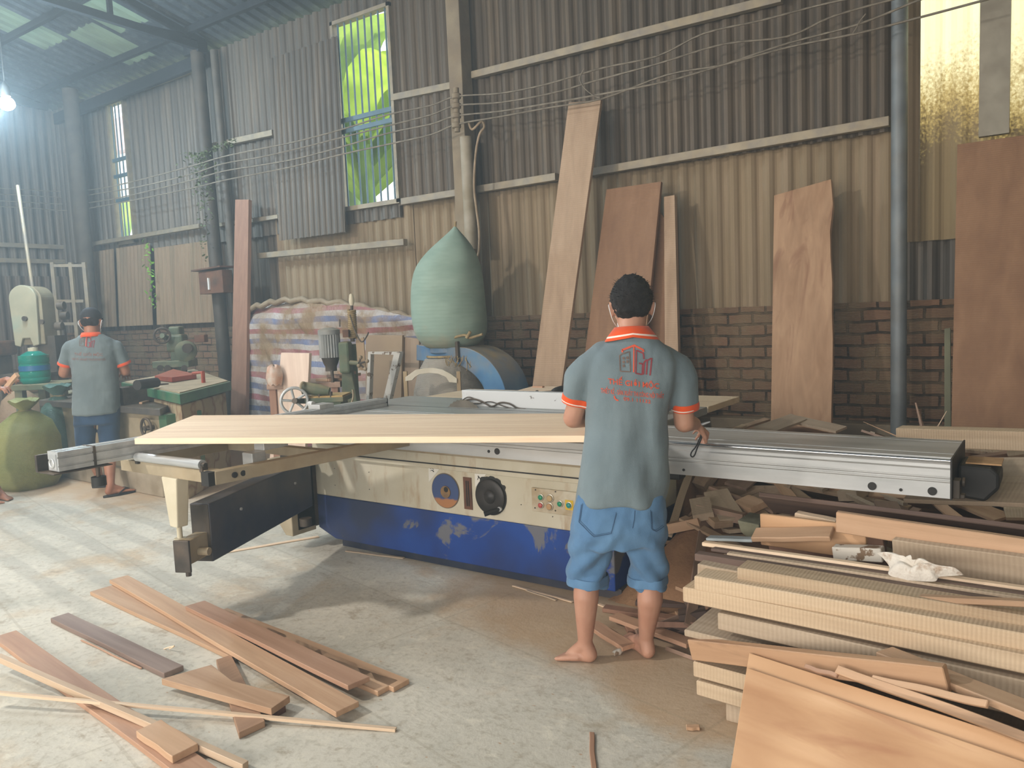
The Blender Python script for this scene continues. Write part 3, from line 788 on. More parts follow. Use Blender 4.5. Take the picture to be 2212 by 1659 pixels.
MB().bb(fx-.052, fx+.052, fy1, fy1+.006, fz-.094, fz+.002).build('end_cap', m_black, sub)
mb = MB(); mb.bb(fx-.035, fx+.035, fy0-.004, fy0+.004, fz-.085, fz-.012); mb.torus((fx, fy0-.006, fz-.055), (0, 1, 0), .02, .005, 16, 6); mb.build('end_cap', m_steel, sub)
mb = MB(); mb.bb(fx-.12, fx-.10, fy0-.03, fy0+.05, fz-.10, fz-.02); mb.bb(fx-.12, fx+.06, fy0-.03, fy0+.25, fz-.104, fz-.098); mb.build('end_bracket', m_iron, sub, bevel=.003)
q = P(200, 965, X=fx+.05)
MB().bb(fx-.053, fx+.053, q.y, q.y+.012, fz-.095, fz+.003).build('clamp_band', m_blackd, sub)
MB().cyl((fx+.02, q.y+.03, fz-.20), (fx+.02, q.y+.03, fz-.155), .034, None, 18).build('clamp_knob', m_black, sub, smooth=40)
MB().cyl((fx+.02, q.y+.03, fz-.16), (fx+.02, q.y+.03, fz-.09), .01, None, 10).build('clamp_bolt', m_iron, sub, smooth=40)
q = P(690, 878, X=fx-.0)
mb = MB().bb(fx-.05, fx+.06, q.y-.05, q.y+.07, fz, fz+.03); mb.cyl((fx-.06, q.y-.03, fz+.03), (fx-.02, q.y-.03, fz+.03), .02, None, 12); mb.build('flip_stop', m_alu, sub, bevel=.004)
# outrigger frame
o0, o1, oy0, oy1, oz = -4.02, -3.22, 2.15, 3.30, .79
mb = root('outrigger_frame', (-3.6, 2.7, oz)); mb.parent = saw; mb.location = Vector((-3.6, 2.7, oz))-WLOC[saw.name]; of = mb
MB().beam((o0, oy0, oz), (o1, oy0, oz), .06, .06).build('front_bar', m_cream2, of, bevel=.003)
MB().beam((o1, oy0-.03, oz), (o1+.14, oy1, oz), .055, .062).build('side_bar', m_cream2, of, bevel=.003)
MB().beam((o0, oy0, oz), (o0, oy1, oz), .055, .06).build('side_bar', m_cream2, of, bevel=.003)
MB().beam((o0, oy0+.62, oz), (o1+.1, oy0+.62, oz), .05, .05).build('cross_bar', m_cream2, of, bevel=.003)
MB().bb(o1-.035, o1+.022, oy0-.066, oy0-.03, oz-.032, oz+.032).build('black_end_plug', m_black, of)
ra, rb = Vector((-3.84, 2.115, .845)), Vector((-3.30, 2.125, .845))
MB().tube([ra, rb], .023, 20).build('roller', m_steel, of, smooth=40)
MB().cyl(rb, rb+Vector((.025, 0, 0)), .011, None, 12).build('roller_axle', m_iron, of)
for q in (ra, rb): MB().bb(q.x-.012, q.x+.012, q.y-.01, q.y+.02, oz+.02, .85).build('roller_bracket', m_iron, of)
q = P(545, 985, Z=.84)
mb = MB().bb(q.x-.04, q.x+.04, q.y-.03, q.y+.05, oz-.03, .86); mb.build('chrome_bracket', m_steel, of, bevel=.004)
mb = MB().bb(q.x-.05, q.x+.03, q.y+.05, q.y+.2, .86, .9); mb.build('support_plate', m_steel, of, bevel=.003)
q = P(495, 1013, Y=oy0+.02)
for dx in (0, .045):
    MB().cyl((o1+.03+.0, oy0+.06+dx, oz), (o1+.045, oy0+.06+dx, oz), .014, None, 16).build('bolt', m_black, of, smooth=40)
# leg with jack screw on the telescopic arm
lx, ly = -3.56, 2.14
vs = [(lx-.065, ly-.035, .765), (lx+.065, ly-.035, .765), (lx+.065, ly+.035, .765), (lx-.065, ly+.035, .765), (lx-.032, ly-.03, .515), (lx+.032, ly-.03, .515), (lx+.032, ly+.03, .515), (lx-.032, ly+.03, .515)]
MB().add(vs, [(0, 1, 2, 3), (7, 6, 5, 4), (0, 4, 5, 1), (1, 5, 6, 2), (2, 6, 7, 3), (3, 7, 4, 0)]).build('leg', m_cream, saw, bevel=.006)
mb = MB().cyl((lx, ly, .45), (lx, ly, .52), .013, None, 12); mb.cyl((lx, ly, .448), (lx, ly, .456), .028, None, 16); mb.build('jack_screw', m_cream, saw, smooth=40)
A0, A1 = Vector((-3.565, 2.26, 0)), Vector((-4.02, 3.30, 0)); ad = (A1-A0).normalized(); sd_ = Vector((-ad.y, ad.x, 0))
def wall_box(nm, a_, b_, z0, z1, wd, m, par, bev=.006):
    mb = MB(); mb.beam(Vector((a_.x, a_.y, (z0+z1)/2)), Vector((b_.x, b_.y, (z0+z1)/2)), wd, z1-z0); return mb.build(nm, m, par, bevel=bev)
wall_box('support_arm', A0, A1, .30, .60, .11, m_navy, saw)
wall_box('arm_end_frame', A0-ad*.004, A0+ad*.02, .305, .595, .10, m_blackd, saw, .002)
wall_box('telescopic_tube', A0-ad*.16, A0+ad*.1, .335, .455, .07, m_cream2, saw)
wall_box('end_plate', A0-ad*.175, A0-ad*.16, .30, .46, .085, m_iron, saw, .004)
q = A0-ad*.13; MB().cyl((q.x, q.y, .27), (q.x, q.y, .335), .014, None, 10).build('lock_screw', m_iron, saw)
q = A0-ad*.08; MB().cyl(Vector((q.x, q.y, .38)), Vector((q.x, q.y, .38))-sd_*.09, .02, None, 14).build('lock_pin', m_cream2, saw, smooth=40)
for s_ in (.25, .8): 
    q = A0.lerp(A1, s_)-sd_*.055; MB().cyl(Vector((q.x, q.y, .5))-sd_*.008, Vector((q.x, q.y, .5)), .008, None, 10).build('bolt', m_alu, saw)
# pivot bracket joining the arm to the cabinet
MB().bb(-4.22, -4.09, 3.28, 3.9, .12, .64).build('pivot_housing', m_blackd, saw, bevel=.01)
mb = MB(); mb.prism([(-4.3, 3.24, .60), (-4.09, 3.24, .60), (-4.09, 3.24, .10), (-4.16, 3.24, .10), (-4.3, 3.24, .26)], (0, .2, 0)); mb.build('gusset_plate', m_cream2, saw, bevel=.006)
for z in (.16, .52): MB().cyl((-4.05, 3.32, z), (-4.05, 3.32, z+.05), .04, None, 16).build('hinge', m_iron, saw, smooth=40)
# hand wheel recess, slot, hand wheel
def disc(name, px, py, r, m, par, y=FY, d=.004, n=40, sx=1):
    q = P(px, py, Y=y); o = MB().cyl((q.x, y-d, q.z), (q.x, y+.002, q.z), r, None, n).build(name, m, par, smooth=40); return q, o
q, o = disc('wheel_opening', 963, 1060, .105, plain('opening_rim', '6b5f50', None, 3, .7), saw, d=.003)
t = NT('blue_disc_orange_dust'); sx_ = t.n('SeparateXYZ'); t.l(t.tc.outputs['Object'], sx_.inputs[0])
hh = t.math('ADD', sx_.outputs[2], t.math('MULTIPLY', t.noise(t.map(), 12), .05))
k = t.ramp(t.math('ADD', hh, .5), ((.475, 'a8744a'), (.485, '3e4f78'))); m_disc = t.fin(k, .5)
MB().cyl((q.x, FY-.006, q.z), (q.x, FY-.003, q.z), .1, None, 40).build('blue_disc', m_disc, saw, smooth=40)
mb = MB().cyl((q.x+.005, FY-.012, q.z-.005), (q.x+.005, FY-.005, q.z-.005), .036, None, 24); mb.build('hub', plain('dusty_hub', '8f7048', '6d5a48', 20, .8), saw, smooth=40)
mb = MB().cyl((q.x+.012, FY-.0135, q.z+.01), (q.x+.012, FY-.011, q.z+.01), .016, None, 16); mb.build('shaft_hole', m_black, saw, smooth=40)
qa, qb = P(1001, 1030, Y=FY), P(1022, 1105, Y=FY)
MB().bb(qa.x, qb.x, FY-.005, FY+.001, qb.z+.01, qa.z).build('slot_plate', m_rust, saw)
for dx in (.02, .034): MB().bb(qa.x+dx, qa.x+dx+.006, FY-.008, FY-.002, qb.z+.03, qa.z-.02).build('slot', m_black, saw)
q = P(1061, 1072, Y=FY)
hw = root('hand_wheel', (q.x, FY, q.z)); hw.parent = saw; hw.location = Vector((q.x, FY, q.z))-WLOC[saw.name]
rr = random.Random(2); vs = [Vector((q.x, FY-.004, q.z))+Vector((math.cos(2*PI*i/60), 0, math.sin(2*PI*i/60)))*(.108+(rr.uniform(0, .014) if 4 < i < 22 else 0)) for i in range(60)]
MB().prism(vs, (0, .003, 0)).build('felt_seal', m_black, hw)
MB().lathe((q.x, FY-.004, q.z), (0, -1, 0), ((.1, 0), (.1, .012), (.092, .018), (.04, .012), (.03, .024), (.0001, .026)), 40).build('wheel_disc', plain('grimy_wheel', '35302c', '24211f', 9, .45), hw, smooth=50)
MB().torus((q.x, FY-.02, q.z), (0, 1, 0), .032, .004, 24, 6).build('wheel_ring', m_blackd, hw, smooth=60)
h1 = P(1078, 1100, Y=FY-.03); h2 = P(1046, 1111, Y=FY-.09)
MB().tube([h1, h1.lerp(h2, .4), h2], [.008, .013, .014], 14).build('crank_handle', m_black, hw, smooth=50)
MB().cyl(h1+Vector((0, .012, 0)), h1, .013, None, 12).build('chrome_ferrule', m_steel, hw, smooth=40)
# triangular warning stickers with arrows
m_stick = plain('sticker_white', 'd8d6cc', None, 3, .5)
for (cx_, cy_) in ((938, 1024), (1038, 1036)):
    a1, a2, a3 = P(cx_-12, cy_-13, Y=FY), P(cx_+13, cy_-12, Y=FY), P(cx_-11, cy_+17, Y=FY)
    MB().prism([a1+Vector((0, -.001, 0)), a2+Vector((0, -.001, 0)), a3+Vector((0, -.001, 0))], (0, -.0015, 0)).build('sticker', m_stick, saw)
    c_ = P(cx_-4, cy_-4, Y=FY)+Vector((0, -.0035, 0))
    if cx_ < 1000:
        mb = MB().tube([c_+Vector((.014*math.cos(x_), 0, .012*math.sin(x_))) for x_ in [.3+.24*i for i in range(11)]], [.0035-.0003*i for i in range(11)], 6)
        mb.tube([c_+Vector((0, 0, .010))+Vector((.016*math.cos(x_), 0, .014*math.sin(x_))) for x_ in [.5+.3*i for i in range(7)]], .0015, 5)
    else:
        mb = MB().tube([c_+Vector((-.006, 0, -.012)), c_+Vector((-.001, 0, 0))], .002, 5); mb.tube([c_+Vector((-.002, 0, .012)), c_+Vector((.004, 0, .004)), c_+Vector((.012, 0, -.004))], [.002, .005, .001], 6)
    mb.build('sticker_mark', m_black, saw)
# control panel
qa, qb = P(1150, 1052, Y=FY), P(1152, 1103, Y=FY)
cp = root('control_panel', (qa.x+.16, FY, (qa.z+qb.z)/2)); cp.parent = saw; cp.location = WLOC[cp.name]-WLOC[saw.name]
MB().bb(qa.x, qa.x+.42, FY-.012, FY, qb.z, qa.z).build('panel_plate', plain('panel_plate', 'c3bca8', 'a8977a', 12, .5), cp, bevel=.003)
m_ring = plain('button_ring', 'b9b5a8', None, 5, .3, .7)
for (px, py, c, r) in ((1169, 1074, '1f8a62', .013), (1169, 1091, 'b5544e', .013), (1189, 1076, 'b39b72', .017), (1188, 1094, 'b3906a', .017), (1210.5, 1088, '1f8a62', .013), (1230, 1091, '1f8f86', .013)):
    q = P(px, py, Y=FY-.012)
    if px == 1230: MB().bb(q.x-.024, q.x+.024, FY-.0145, FY-.012, q.z-.026, q.z+.026).build('yellow_plate', plain('yellow_plate', 'd2b02e', None, 3, .5), cp)
    bt_ = MB().lathe((q.x, FY-.012, q.z), (0, -1, 0), ((r+.005, 0), (r+.005, .006), (r, .007)), 20).build('button_ring', m_ring, cp, smooth=40)
    MB().lathe((q.x, FY-.018, q.z), (0, -1, 0), ((r, 0), (r, .006), (r-.003, .009), (.0001, .01)), 20).build('push_button', plain('button_'+c, c, None, 3, .35), cp, smooth=40)
for (px, py) in ((1157, 1058), (1200, 1062), (1156, 1097), (1200, 1103)):
    q = P(px, py, Y=FY-.012); MB().cyl((q.x, FY-.015, q.z), (q.x, FY-.01, q.z), .004, None, 10).build('screw', m_iron, cp)
for (px, py) in ((723, 1012), (797, 1020), (724, 1048), (798, 1057), (1126, 1090), (1194, 1116)):
    q = P(px, py, Y=FY); MB().cyl((q.x, FY-.002, q.z), (q.x, FY+.001, q.z), .003, None, 8).build('rivet', m_black, saw)

# the wide pale panel lying on the fence and the carriage
zt = .962
cr = [P(290, 947, Z=zt), P(1262, 940, Z=zt), P(1320, 893, Z=zt), P(418, 897, Z=zt)]
cr[1] = cr[0].lerp(P(1262, 941, Z=zt), 1.05)
cr[2] = cr[3].lerp(P(1216, 893, Z=zt), 1.02)
mb = MB(); mb.prism([Vector((0, 0, 0))]+[c-cr[0] for c in cr[1:]], (0, 0, -.029))
# local frame so that the grain follows the panel
dd = (cr[1]-cr[0]).normalized(); rot = Matrix.Rotation(-math.atan2(dd.y, dd.x), 4, 'Z')
mb.v = [rot @ p for p in mb.v]
o = mb.build('wide_panel', w_pale, bevel=.002, label='wide pale hardwood panel lying across the table saw in front of the worker', cat='wood panel', origin=Vector((0, 0, 0)))
o.matrix_basis = Matrix.Translation(cr[0]) @ rot.inverted(); WLOC[o.name] = cr[0]
# ------------------------------------------------------------------ people
def skin_mat(name, a, b):
    t = NT(name); v = t.map((1, 1, 1))
    k = t.ramp(t.noise(v, 7, 5), ((.35, a), (.65, b)))
    t.bump(t.noise(v, 60, 4), .12, .002)
    t.b.inputs['Subsurface Weight'].default_value = .06; t.b.inputs['Subsurface Radius'].default_value = (.02, .008, .004)
    return t.fin(k, .5, 0, .35)


m_skin = skin_mat('skin', 'bc9079', 'ae806a')
m_skin2 = skin_mat('tanned_skin', 'a5745a', '91614a')


def cloth(name, a, b, wr=.5):
    t = NT(name); v = t.map((1, 1, 1))
    k = t.ramp(t.noise(v, 5, 5), ((.3, a), (.7, b)))
    wv = t.noise(v, 420, 2)
    t.bump(t.math('ADD', t.math('MULTIPLY', wv, .25), t.math('MULTIPLY', t.noise(t.map((1, 1, .4)), 9, 3), 2.2)), wr, .01)
    t.b.inputs['Sheen Weight'].default_value = .15
    return t.fin(k, .85, 0, .2)


m_shirt = cloth('grey_polo_cotton', '68777d', '78878c')
m_shirt2 = cloth('dusty_grey_polo_cotton', '626e70', '717c7d')
m_orange = cloth('orange_knit_trim', 'e2592a', 'd65022', .2)
m_trimw = plain('white_trim', 'e8d8cc', None, 4, .8)
m_denim = cloth('blue_denim', '4d7196', '6186a8')
m_denim2 = cloth('dark_blue_denim', '273d55', '354d69')
m_stitch = plain('seam_thread', '34506e', None, 5, .8)
m_hair = plain('black_hair', '120f0e', '1f1a18', 30, .5, stretch=(3, 3, 1), bump=.8)
m_print = plain('orange_print', 'd0583c', 'c25038', 30, .7)
m_print2 = plain('dark_red_print', '8c3a42', '7c343a', 30, .7)
m_print3 = plain('brown_print', '6e5a50', '5f5048', 30, .7)
m_mask = plain('white_face_mask', 'dfe2e2', 'cfd4d5', 5, .8)


def bake(mb, voxel, smooth=4, fold=None):
    """union of the overlapping volumes as one continuous surface"""
    me = bpy.data.meshes.new('tmp'); me.from_pydata(mb.v, [], mb.f)
    bm = bmesh.new(); bm.from_mesh(me); bmesh.ops.recalc_face_normals(bm, faces=bm.faces); bm.to_mesh(me); bm.free()
    o = bpy.data.objects.new('tmp', me); col.objects.link(o)
    r = o.modifiers.new('r', 'REMESH'); r.mode = 'VOXEL'; r.voxel_size = voxel
    if smooth: s_ = o.modifiers.new('s', 'SMOOTH'); s_.factor = .6; s_.iterations = smooth
    dg = bpy.context.evaluated_depsgraph_get(); e = o.evaluated_get(dg); m2 = bpy.data.meshes.new_from_object(e)
    bpy.data.objects.remove(o); bpy.data.meshes.remove(me)
    if fold:
        m2.update(); ns = [v_.normal.copy() for v_ in m2.vertices]
        for v_, n_ in zip(m2.vertices, ns): v_.co += n_*fold(v_.co)
    out = MB(); out.v = [v_.co.copy() for v_ in m2.vertices]; out.f = [tuple(p.vertices) for p in m2.polygons]; out.mi = [0]*len(out.f)
    bpy.data.meshes.remove(m2)
    return out


def cap(mb, a, b, r0, r1, n=12, flat=1.0):
    a = Vector(a); b = Vector(b); d = b-a; L = d.length
    if L < 1e-5: return mb.sphere(a, r0, 8)
    d /= L; pts = []; rs = []
    for t_ in (0.02, .3, .6, .85): pts.append(a-d*r0*math.cos(t_*PI/2)); rs.append(r0*math.sin(t_*PI/2))
    pts += [a, b]; rs += [r0, r1]
    for t_ in (.85, .6, .3, .02): pts.append(b+d*r1*math.cos(t_*PI/2)); rs.append(r1*math.sin(t_*PI/2))
    return mb.tube(pts, rs, n, flat=flat)


def hand(mb, W, d, n, curl=.35, side=1, spread=1.0, curls=None):
    W = Vector(W); d = Vector(d).normalized(); n = Vector(n); n = (n-d*n.dot(d)).normalized(); s_ = d.cross(n)*side
    ks = []
    for i, o_ in enumerate((.031, .011, -.010, -.030)):
        kp = W+d*(.088-.004*abs(i-1))+s_*o_*spread; ks.append(kp)
        cap(mb, W+s_*o_*.55+d*.008, kp, .0145, .0112, 8)
    mb.add(*blob(W+d*.045, d*.045, s_*.036, n*.012))
    for i, (kp, L) in enumerate(zip(ks, (.068, .076, .070, .054))):
        c = (curls[i] if curls else curl*(1+.12*i)); p = kp; dd = d+s_*(.10-.07*i)*spread; dd.normalize(); r = .0088-.0006*(i == 3)
        for k, fr in enumerate((.45, .31, .24)):
            dd = (dd*math.cos(c)+n*math.sin(c)).normalized(); q = p+dd*L*fr; nn = n - d*0
            n2 = (n*math.cos(c*(k+1))-d*math.sin(c*(k+1)))
            dd2 = dd; cap(mb, p, q, r, r*.92, 8); p = q; r *= .92
            dd = dd2; n_ = n2
    th = W+d*.022+s_*.026; t1 = th+(d*.55+s_*.62+n*.35).normalized()*.042; t2 = t1+(d*.85+s_*.15+n*.45).normalized()*.032
    cap(mb, th, t1, .0135, .0105, 8); cap(mb, t1, t2, .0105, .0088, 8)


def blob(c, ex, ey, ez, n=8):
    vs = []; fs = []; m = n*2
    for i in range(n+1):
        a = PI*i/n
        for k in range(m):
            b = 2*PI*k/m; vs.append(c-ex*math.cos(a)+(ey*math.cos(b)+ez*math.sin(b))*max(math.sin(a), .01))
    for i in range(n):
        for k in range(m):
            k2 = (k+1) % m; fs.append((i*m+k, i*m+k2, (i+1)*m+k2, (i+1)*m+k))
    return vs, fs


def loft(mb, rings, n=28, pw=2.4):
    """rings: (cx, cy, z, half width, half depth)"""
    vs = []; fs = []
    for (cx_, cy_, z, hw_, hd_) in rings:
        for k in range(n):
            a = 2*PI*k/n; c, s_ = math.cos(a), math.sin(a)
            vs.append((cx_+hw_*math.copysign(abs(c)**(2/pw), c), cy_+hd_*math.copysign(abs(s_)**(2/pw), s_), z))
    for i in range(len(rings)-1):
        for k in range(n):
            k2 = (k+1) % n; fs.append((i*n+k, i*n+k2, (i+1)*n+k2, (i+1)*n+k))
    fs.append(tuple(range(n-1, -1, -1))); fs.append(tuple((len(rings)-1)*n+k for k in range(n)))
    return mb.add(vs, fs)


def foot(mb, heel, toe, ankle, r=.036, side=1):
    heel = Vector(heel); toe = Vector(toe); ankle = Vector(ankle); d = (toe-heel); L = d.length; d.normalize(); s_ = Vector((-d.y, d.x, 0))*side
    z = Vector((0, 0, 1))
    cap(mb, heel+d*.03+z*.034, ankle, .032, r, 12)
    cap(mb, heel+d*.032+z*.028, heel+d*L*.62+z*.022, .029, .024, 12)
    cap(mb, ankle-z*.01, heel+d*L*.66+z*.026, .032, .020, 12)
    for i in range(5):
        o_ = (-.034+.017*i); ln = (.245, .24, .232, .222, .208)[i]/.245*L
        cap(mb, heel+d*L*.45+s_*o_*.6+z*.022, heel+d*(ln-.035)+s_*o_+z*.016, .017, .0125, 8)
        cap(mb, heel+d*(ln-.035)+s_*o_+z*.014, heel+d*(ln-.008)+s_*o_*1.05+z*.011, .0115-.001*i*.5, .0105 if i == 0 else .0085, 8)


def head(mb, c, tilt=0.25, turn=0, s_=1.0):
    """head centred on the skull; face looks along +y, bowed by tilt"""
    M3 = Matrix.Rotation(turn, 3, 'Z') @ Matrix.Rotation(-tilt, 3, 'X'); c = Vector(c)
    def q(x, y, z): return c+M3 @ Vector((x, y, z))*s_
    def b(p, ax, ay, az): mb.add(*blob(q(*p), M3 @ Vector((0, 0, az))*s_, M3 @ Vector((ax, 0, 0))*s_, M3 @ Vector((0, ay, 0))*s_))
    b((0, -.006, .012), .078, .098, .098)
    b((0, .028, -.045), .062, .068, .075)
    b((0, .05, -.085), .04, .045, .032)
    b((0, .094, -.03), .012, .02, .022); cap(mb, q(0, .085, .0), q(0, .106, -.038), .008, .012, 8)
    for sx_ in (-1, 1):
        b((sx_*.032, .08, .004), .018, .012, .012)
        b((sx_*.045, .062, -.03), .022, .022, .02)
        b((sx_*.079, -.008, -.02), .009, .018, .032); b((sx_*.087, -.018, -.008), .005, .014, .024)
    b((0, .087, -.068), .024, .010, .007); b((0, .084, -.079), .02, .01, .007)
    return q, M3


class Fr:
    def __init__(s, G, ang):
        a = R(ang); s.G = Vector((G[0], G[1], 0)); s.n = Vector((-math.sin(a), math.cos(a), 0)); s.r = Vector((math.cos(a), math.sin(a), 0)); s.a = a
        s.xf = Matrix.Translation(s.G) @ Matrix.Rotation(a, 4, 'Z'); s.inv = s.xf.inverted()

    def at(s, px, py, f=0.0):
        q = PP(px, py, s.G+s.n*f, s.n); return s.inv @ q

    def fl(s, px, py, z=.0):
        return s.inv @ P(px, py, Z=z)


def finish(mb, fr, *a, **k):
    mb.v = [fr.xf @ v_ for v_ in mb.v]
    return mb.build(*a, smooth=180, **k)


class Proj:
    """lays points given in the body's own x,z frame onto the cloth"""
    def __init__(s, mb): s.b = BVHTree.FromPolygons(mb.v, mb.f)

    def __call__(s, x, z, off=.0025):
        h = s.b.ray_cast(Vector((x, -2, z)), Vector((0, 1, 0)))
        return h[0]+h[1]*off*(1 if h[1].y < 0 else -1) if h[0] else Vector((x, 0, z))


def text_mb(txt, size=1.0, shear=0, space=1.0, bold=0):
    c = bpy.data.curves.new('t', 'FONT'); c.body = txt; c.size = size; c.shear = shear; c.space_character = space; c.offset = bold; c.resolution_u = 3
    o = bpy.data.objects.new('t', c); col.objects.link(o)
    dg = bpy.context.evaluated_depsgraph_get(); me = bpy.data.meshes.new_from_object(o.evaluated_get(dg))
    bm = bmesh.new(); bm.from_mesh(me); bmesh.ops.triangulate(bm, faces=bm.faces)
    bmesh.ops.subdivide_edges(bm, edges=[e for e in bm.edges if e.calc_length() > size*.25], cuts=2, use_grid_fill=False)
    bmesh.ops.triangulate(bm, faces=bm.faces); bm.verts.ensure_lookup_table()
    vs = [v_.co.copy() for v_ in bm.verts]; fs = [tuple(v_.index for v_ in f_.verts) for f_ in bm.faces]; bm.free()
    bpy.data.objects.remove(o); bpy.data.meshes.remove(me); bpy.data.curves.remove(c)
    return vs, fs


def put_text(pr, txt, p0, p1, h, **kw):
    """text fitted between the two baseline ends p0, p1 (x,z), letters h tall"""
    vs, fs = text_mb(txt, 1.0, **kw); x1 = max(v_.x for v_ in vs); x0 = min(v_.x for v_ in vs)
    mb = MB(); W = p1[0]-p0[0]
    mb.add([pr(p0[0]+W*(v_.x-x0)/(x1-x0), p0[1]+(p1[1]-p0[1])*(v_.x-x0)/(x1-x0)+v_.y*h/.72) for v_ in vs], fs)
    return mb


def stroke(mb, pr, pts, wd):
    """flat band along x,z points laid on the cloth"""
    pts = [Vector((p[0], p[1], 0)) for p in pts]; dense = []
    for i in range(len(pts)-1):
        for k in range(6): dense.append(pts[i].lerp(pts[i+1], k/6))
    dense.append(pts[-1]); vs = []; fs = []
    for i, p in enumerate(dense):
        d = (dense[min(i+1, len(dense)-1)]-dense[max(i-1, 0)]).normalized(); s_ = Vector((-d.y, d.x, 0))*wd/2
        vs += [pr(p.x+s_.x, p.y+s_.y), pr(p.x-s_.x, p.y-s_.y)]
    for i in range(len(dense)-1): fs.append((2*i, 2*i+1, 2*i+3, 2*i+2))
    return mb.add(vs, fs)


def band(mb, c, ax, r, w_, th=.004, n=32, sx=1.0):
    """short open tube round axis: cuffs and hems"""
    ax = Vector(ax).normalized(); return mb.lathe(c, ax, ((r-th, -w_/2), (r, -w_/2), (r, w_/2), (r-th, w_/2)), n)


def fit_ring(mb_src, c, ax, r_max=.3):
    """points where the cloth surface is met around an axis, so that a cuff follows it"""
    b = BVHTree.FromPolygons(mb_src.v, mb_src.f); ax = Vector(ax).normalized(); e1 = ax.orthogonal().normalized(); e2 = ax.cross(e1); out = []
    for k in range(36):
        a = 2*PI*k/36; d = e1*math.cos(a)+e2*math.sin(a); h = b.ray_cast(Vector(c), d, r_max); out.append((h[0]-Vector(c)).length if h[0] else .05)
    med = sorted(out)[len(out)//2]; out = [min(o_, med*1.45) for o_ in out]
    out = [(out[k-1]+out[k]*2+out[(k+1) % 36])/4 for k in range(36)]
    return e1, e2, out


def cuff(src, c, ax, wdt, off=.003, flare=0):
    ax = Vector(ax).normalized(); c = Vector(c); mb = MB(); vs = []; fs = []; rows = 4
    for j in range(rows+1):
        cc = c+ax*wdt*(j/rows-.5); e1, e2, rs = fit_ring(src, c, ax)
        for k, r in enumerate(rs):
            a = 2*PI*k/36; o_ = off+flare*j/rows+(.002 if 0 < j < rows else 0)
            vs.append(cc+(e1*math.cos(a)+e2*math.sin(a))*(r+o_))
    n = 36
    for j in range(rows):
        for k in range(n):
            k2 = (k+1) % n; fs.append((j*n+k, j*n+k2, (j+1)*n+k2, (j+1)*n+k))
    return mb.add(vs, fs)


def polo_print(fr, pr, root_, px, logo_only=False, sc_=1.0):
    """px maps a pixel of the shirt back into the body's x,z frame"""
    def q(x, y): v_ = px(x, y); return (v_.x, v_.z)
    A = q
    mb = MB(); stroke(mb, pr, [A(1345, 762), A(1345, 757), A(1371, 747), A(1390, 757), A(1390, 761)], .0075)
    stroke(mb, pr, [A(1370, 749), A(1368.5, 804)], .005); finish(mb, fr, 'logo_roof', m_print, root_)
    mb = MB(); stroke(mb, pr, [A(1340, 801), A(1339, 769), A(1343, 766), A(1360, 760), A(1362, 803), A(1340, 802)], .0045)
    for k in range(3):
        for s_ in (0, 1): 
            if k < 2 or s_ == 0: stroke(mb, pr, [A(1345+8*s_, 775+8*k-s_*1), A(1350+8*s_, 774+8*k-s_*1)], .010)
    finish(mb, fr, 'logo_building', m_print3, root_)
    mb = MB(); stroke(mb, pr, [A(1391, 776), A(1390, 764), A(1375, 757), A(1373, 806), A(1387, 809), A(1388, 786), A(1380, 785)], .0058)
    stroke(mb, pr, [A(1390, 809), A(1391, 783), A(1397, 777)], .0058); stroke(mb, pr, [A(1396, 809), A(1398, 779), A(1408, 774), A(1404, 811)], .0058)
    finish(mb, fr, 'logo_letters', m_print2, root_)


# ---------------- the worker at the saw
F1 = Fr((-1.56, 2.86), 30)
q = F1.at
wk = root('person', (-1.52, 2.88, 0), 'barefoot worker in grey polo and light blue denim shorts at the saw, back turned', 'person')
B = -.125   # the back surface lies this far behind the middle plane
body = MB()
hc = q(1364, 656, .03)
hq, hM = head(body, (hc.x, .03, hc.z-.005), .22, 0, 1.02)
nk = q(1364, 712, -.02); cap(body, (nk.x, -.03, nk.z-.06), (hc.x, .005, hc.z-.06), .056, .056, 16)
loft(body, [(.055, 0, .72, .13, .10), (.06, 0, .9, .135, .09), (.085, 0, 1.1, .15, .10), (.10, -.01, 1.25, .17, .09), (.11, -.02, 1.33, .12, .07), (.113, -.02, 1.37, .06, .05)])
shL, shR = Vector((-.055, 0, 1.255)), Vector((.295, 0, 1.235))
elL = q(1238, 903, .03); elR = q(1478, 912, .03)
wrL = Vector((elL.x+.13, .27, .995)); hR = q(1505, 925, .22); wrR = q(1500, 915, .20)
cap(body, shL+Vector((-.012, 0, -.01)), elL, .045, .043); cap(body, elL, wrL, .043, .028)
cap(body, shR+Vector((.012, 0, -.01)), elR, .045, .043); cap(body, elR, wrR, .044, .029)
hand(body, wrL, (.35, .9, -.05), (0, 0, -1), .1, side=-1)
hand(body, wrR, (.55, .72, -.42), (-.55, .2, -.8), .62, side=-1, curls=(.75, .85, .9, .95))
# legs and feet
hlL, toL = F1.fl(1290, 1432), F1.fl(1204, 1420); hlR, toR = F1.fl(1408, 1428), F1.fl(1344, 1376)
akL = Vector(hlL)+(Vector(toL)-Vector(hlL)).normalized()*.05+Vector((0, 0, .085)); akR = Vector(hlR)+(Vector(toR)-Vector(hlR)).normalized()*.045+Vector((0, 0, .085))
for sgn, hp, kn, cf, ak, hl, to in ((-1, (-.03, 0, .80), q(1268, 1215, .03), q(1266, 1290, -.02), akL, hlL, toL), (1, (.15, 0, .80), q(1404, 1220, .03), q(1404, 1295, -.02), akR, hlR, toR)):
    cap(body, hp, kn, .085, .055, 16); mid = Vector(cf)
    cap(body, kn, mid, .055, .054, 16); cap(body, mid, ak, .054, .031, 16)
    foot(body, hl, to, ak, .031, side=sgn)
bm_ = bake(body, .0058, 5); finish(bm_, F1, 'body', m_skin, wk)
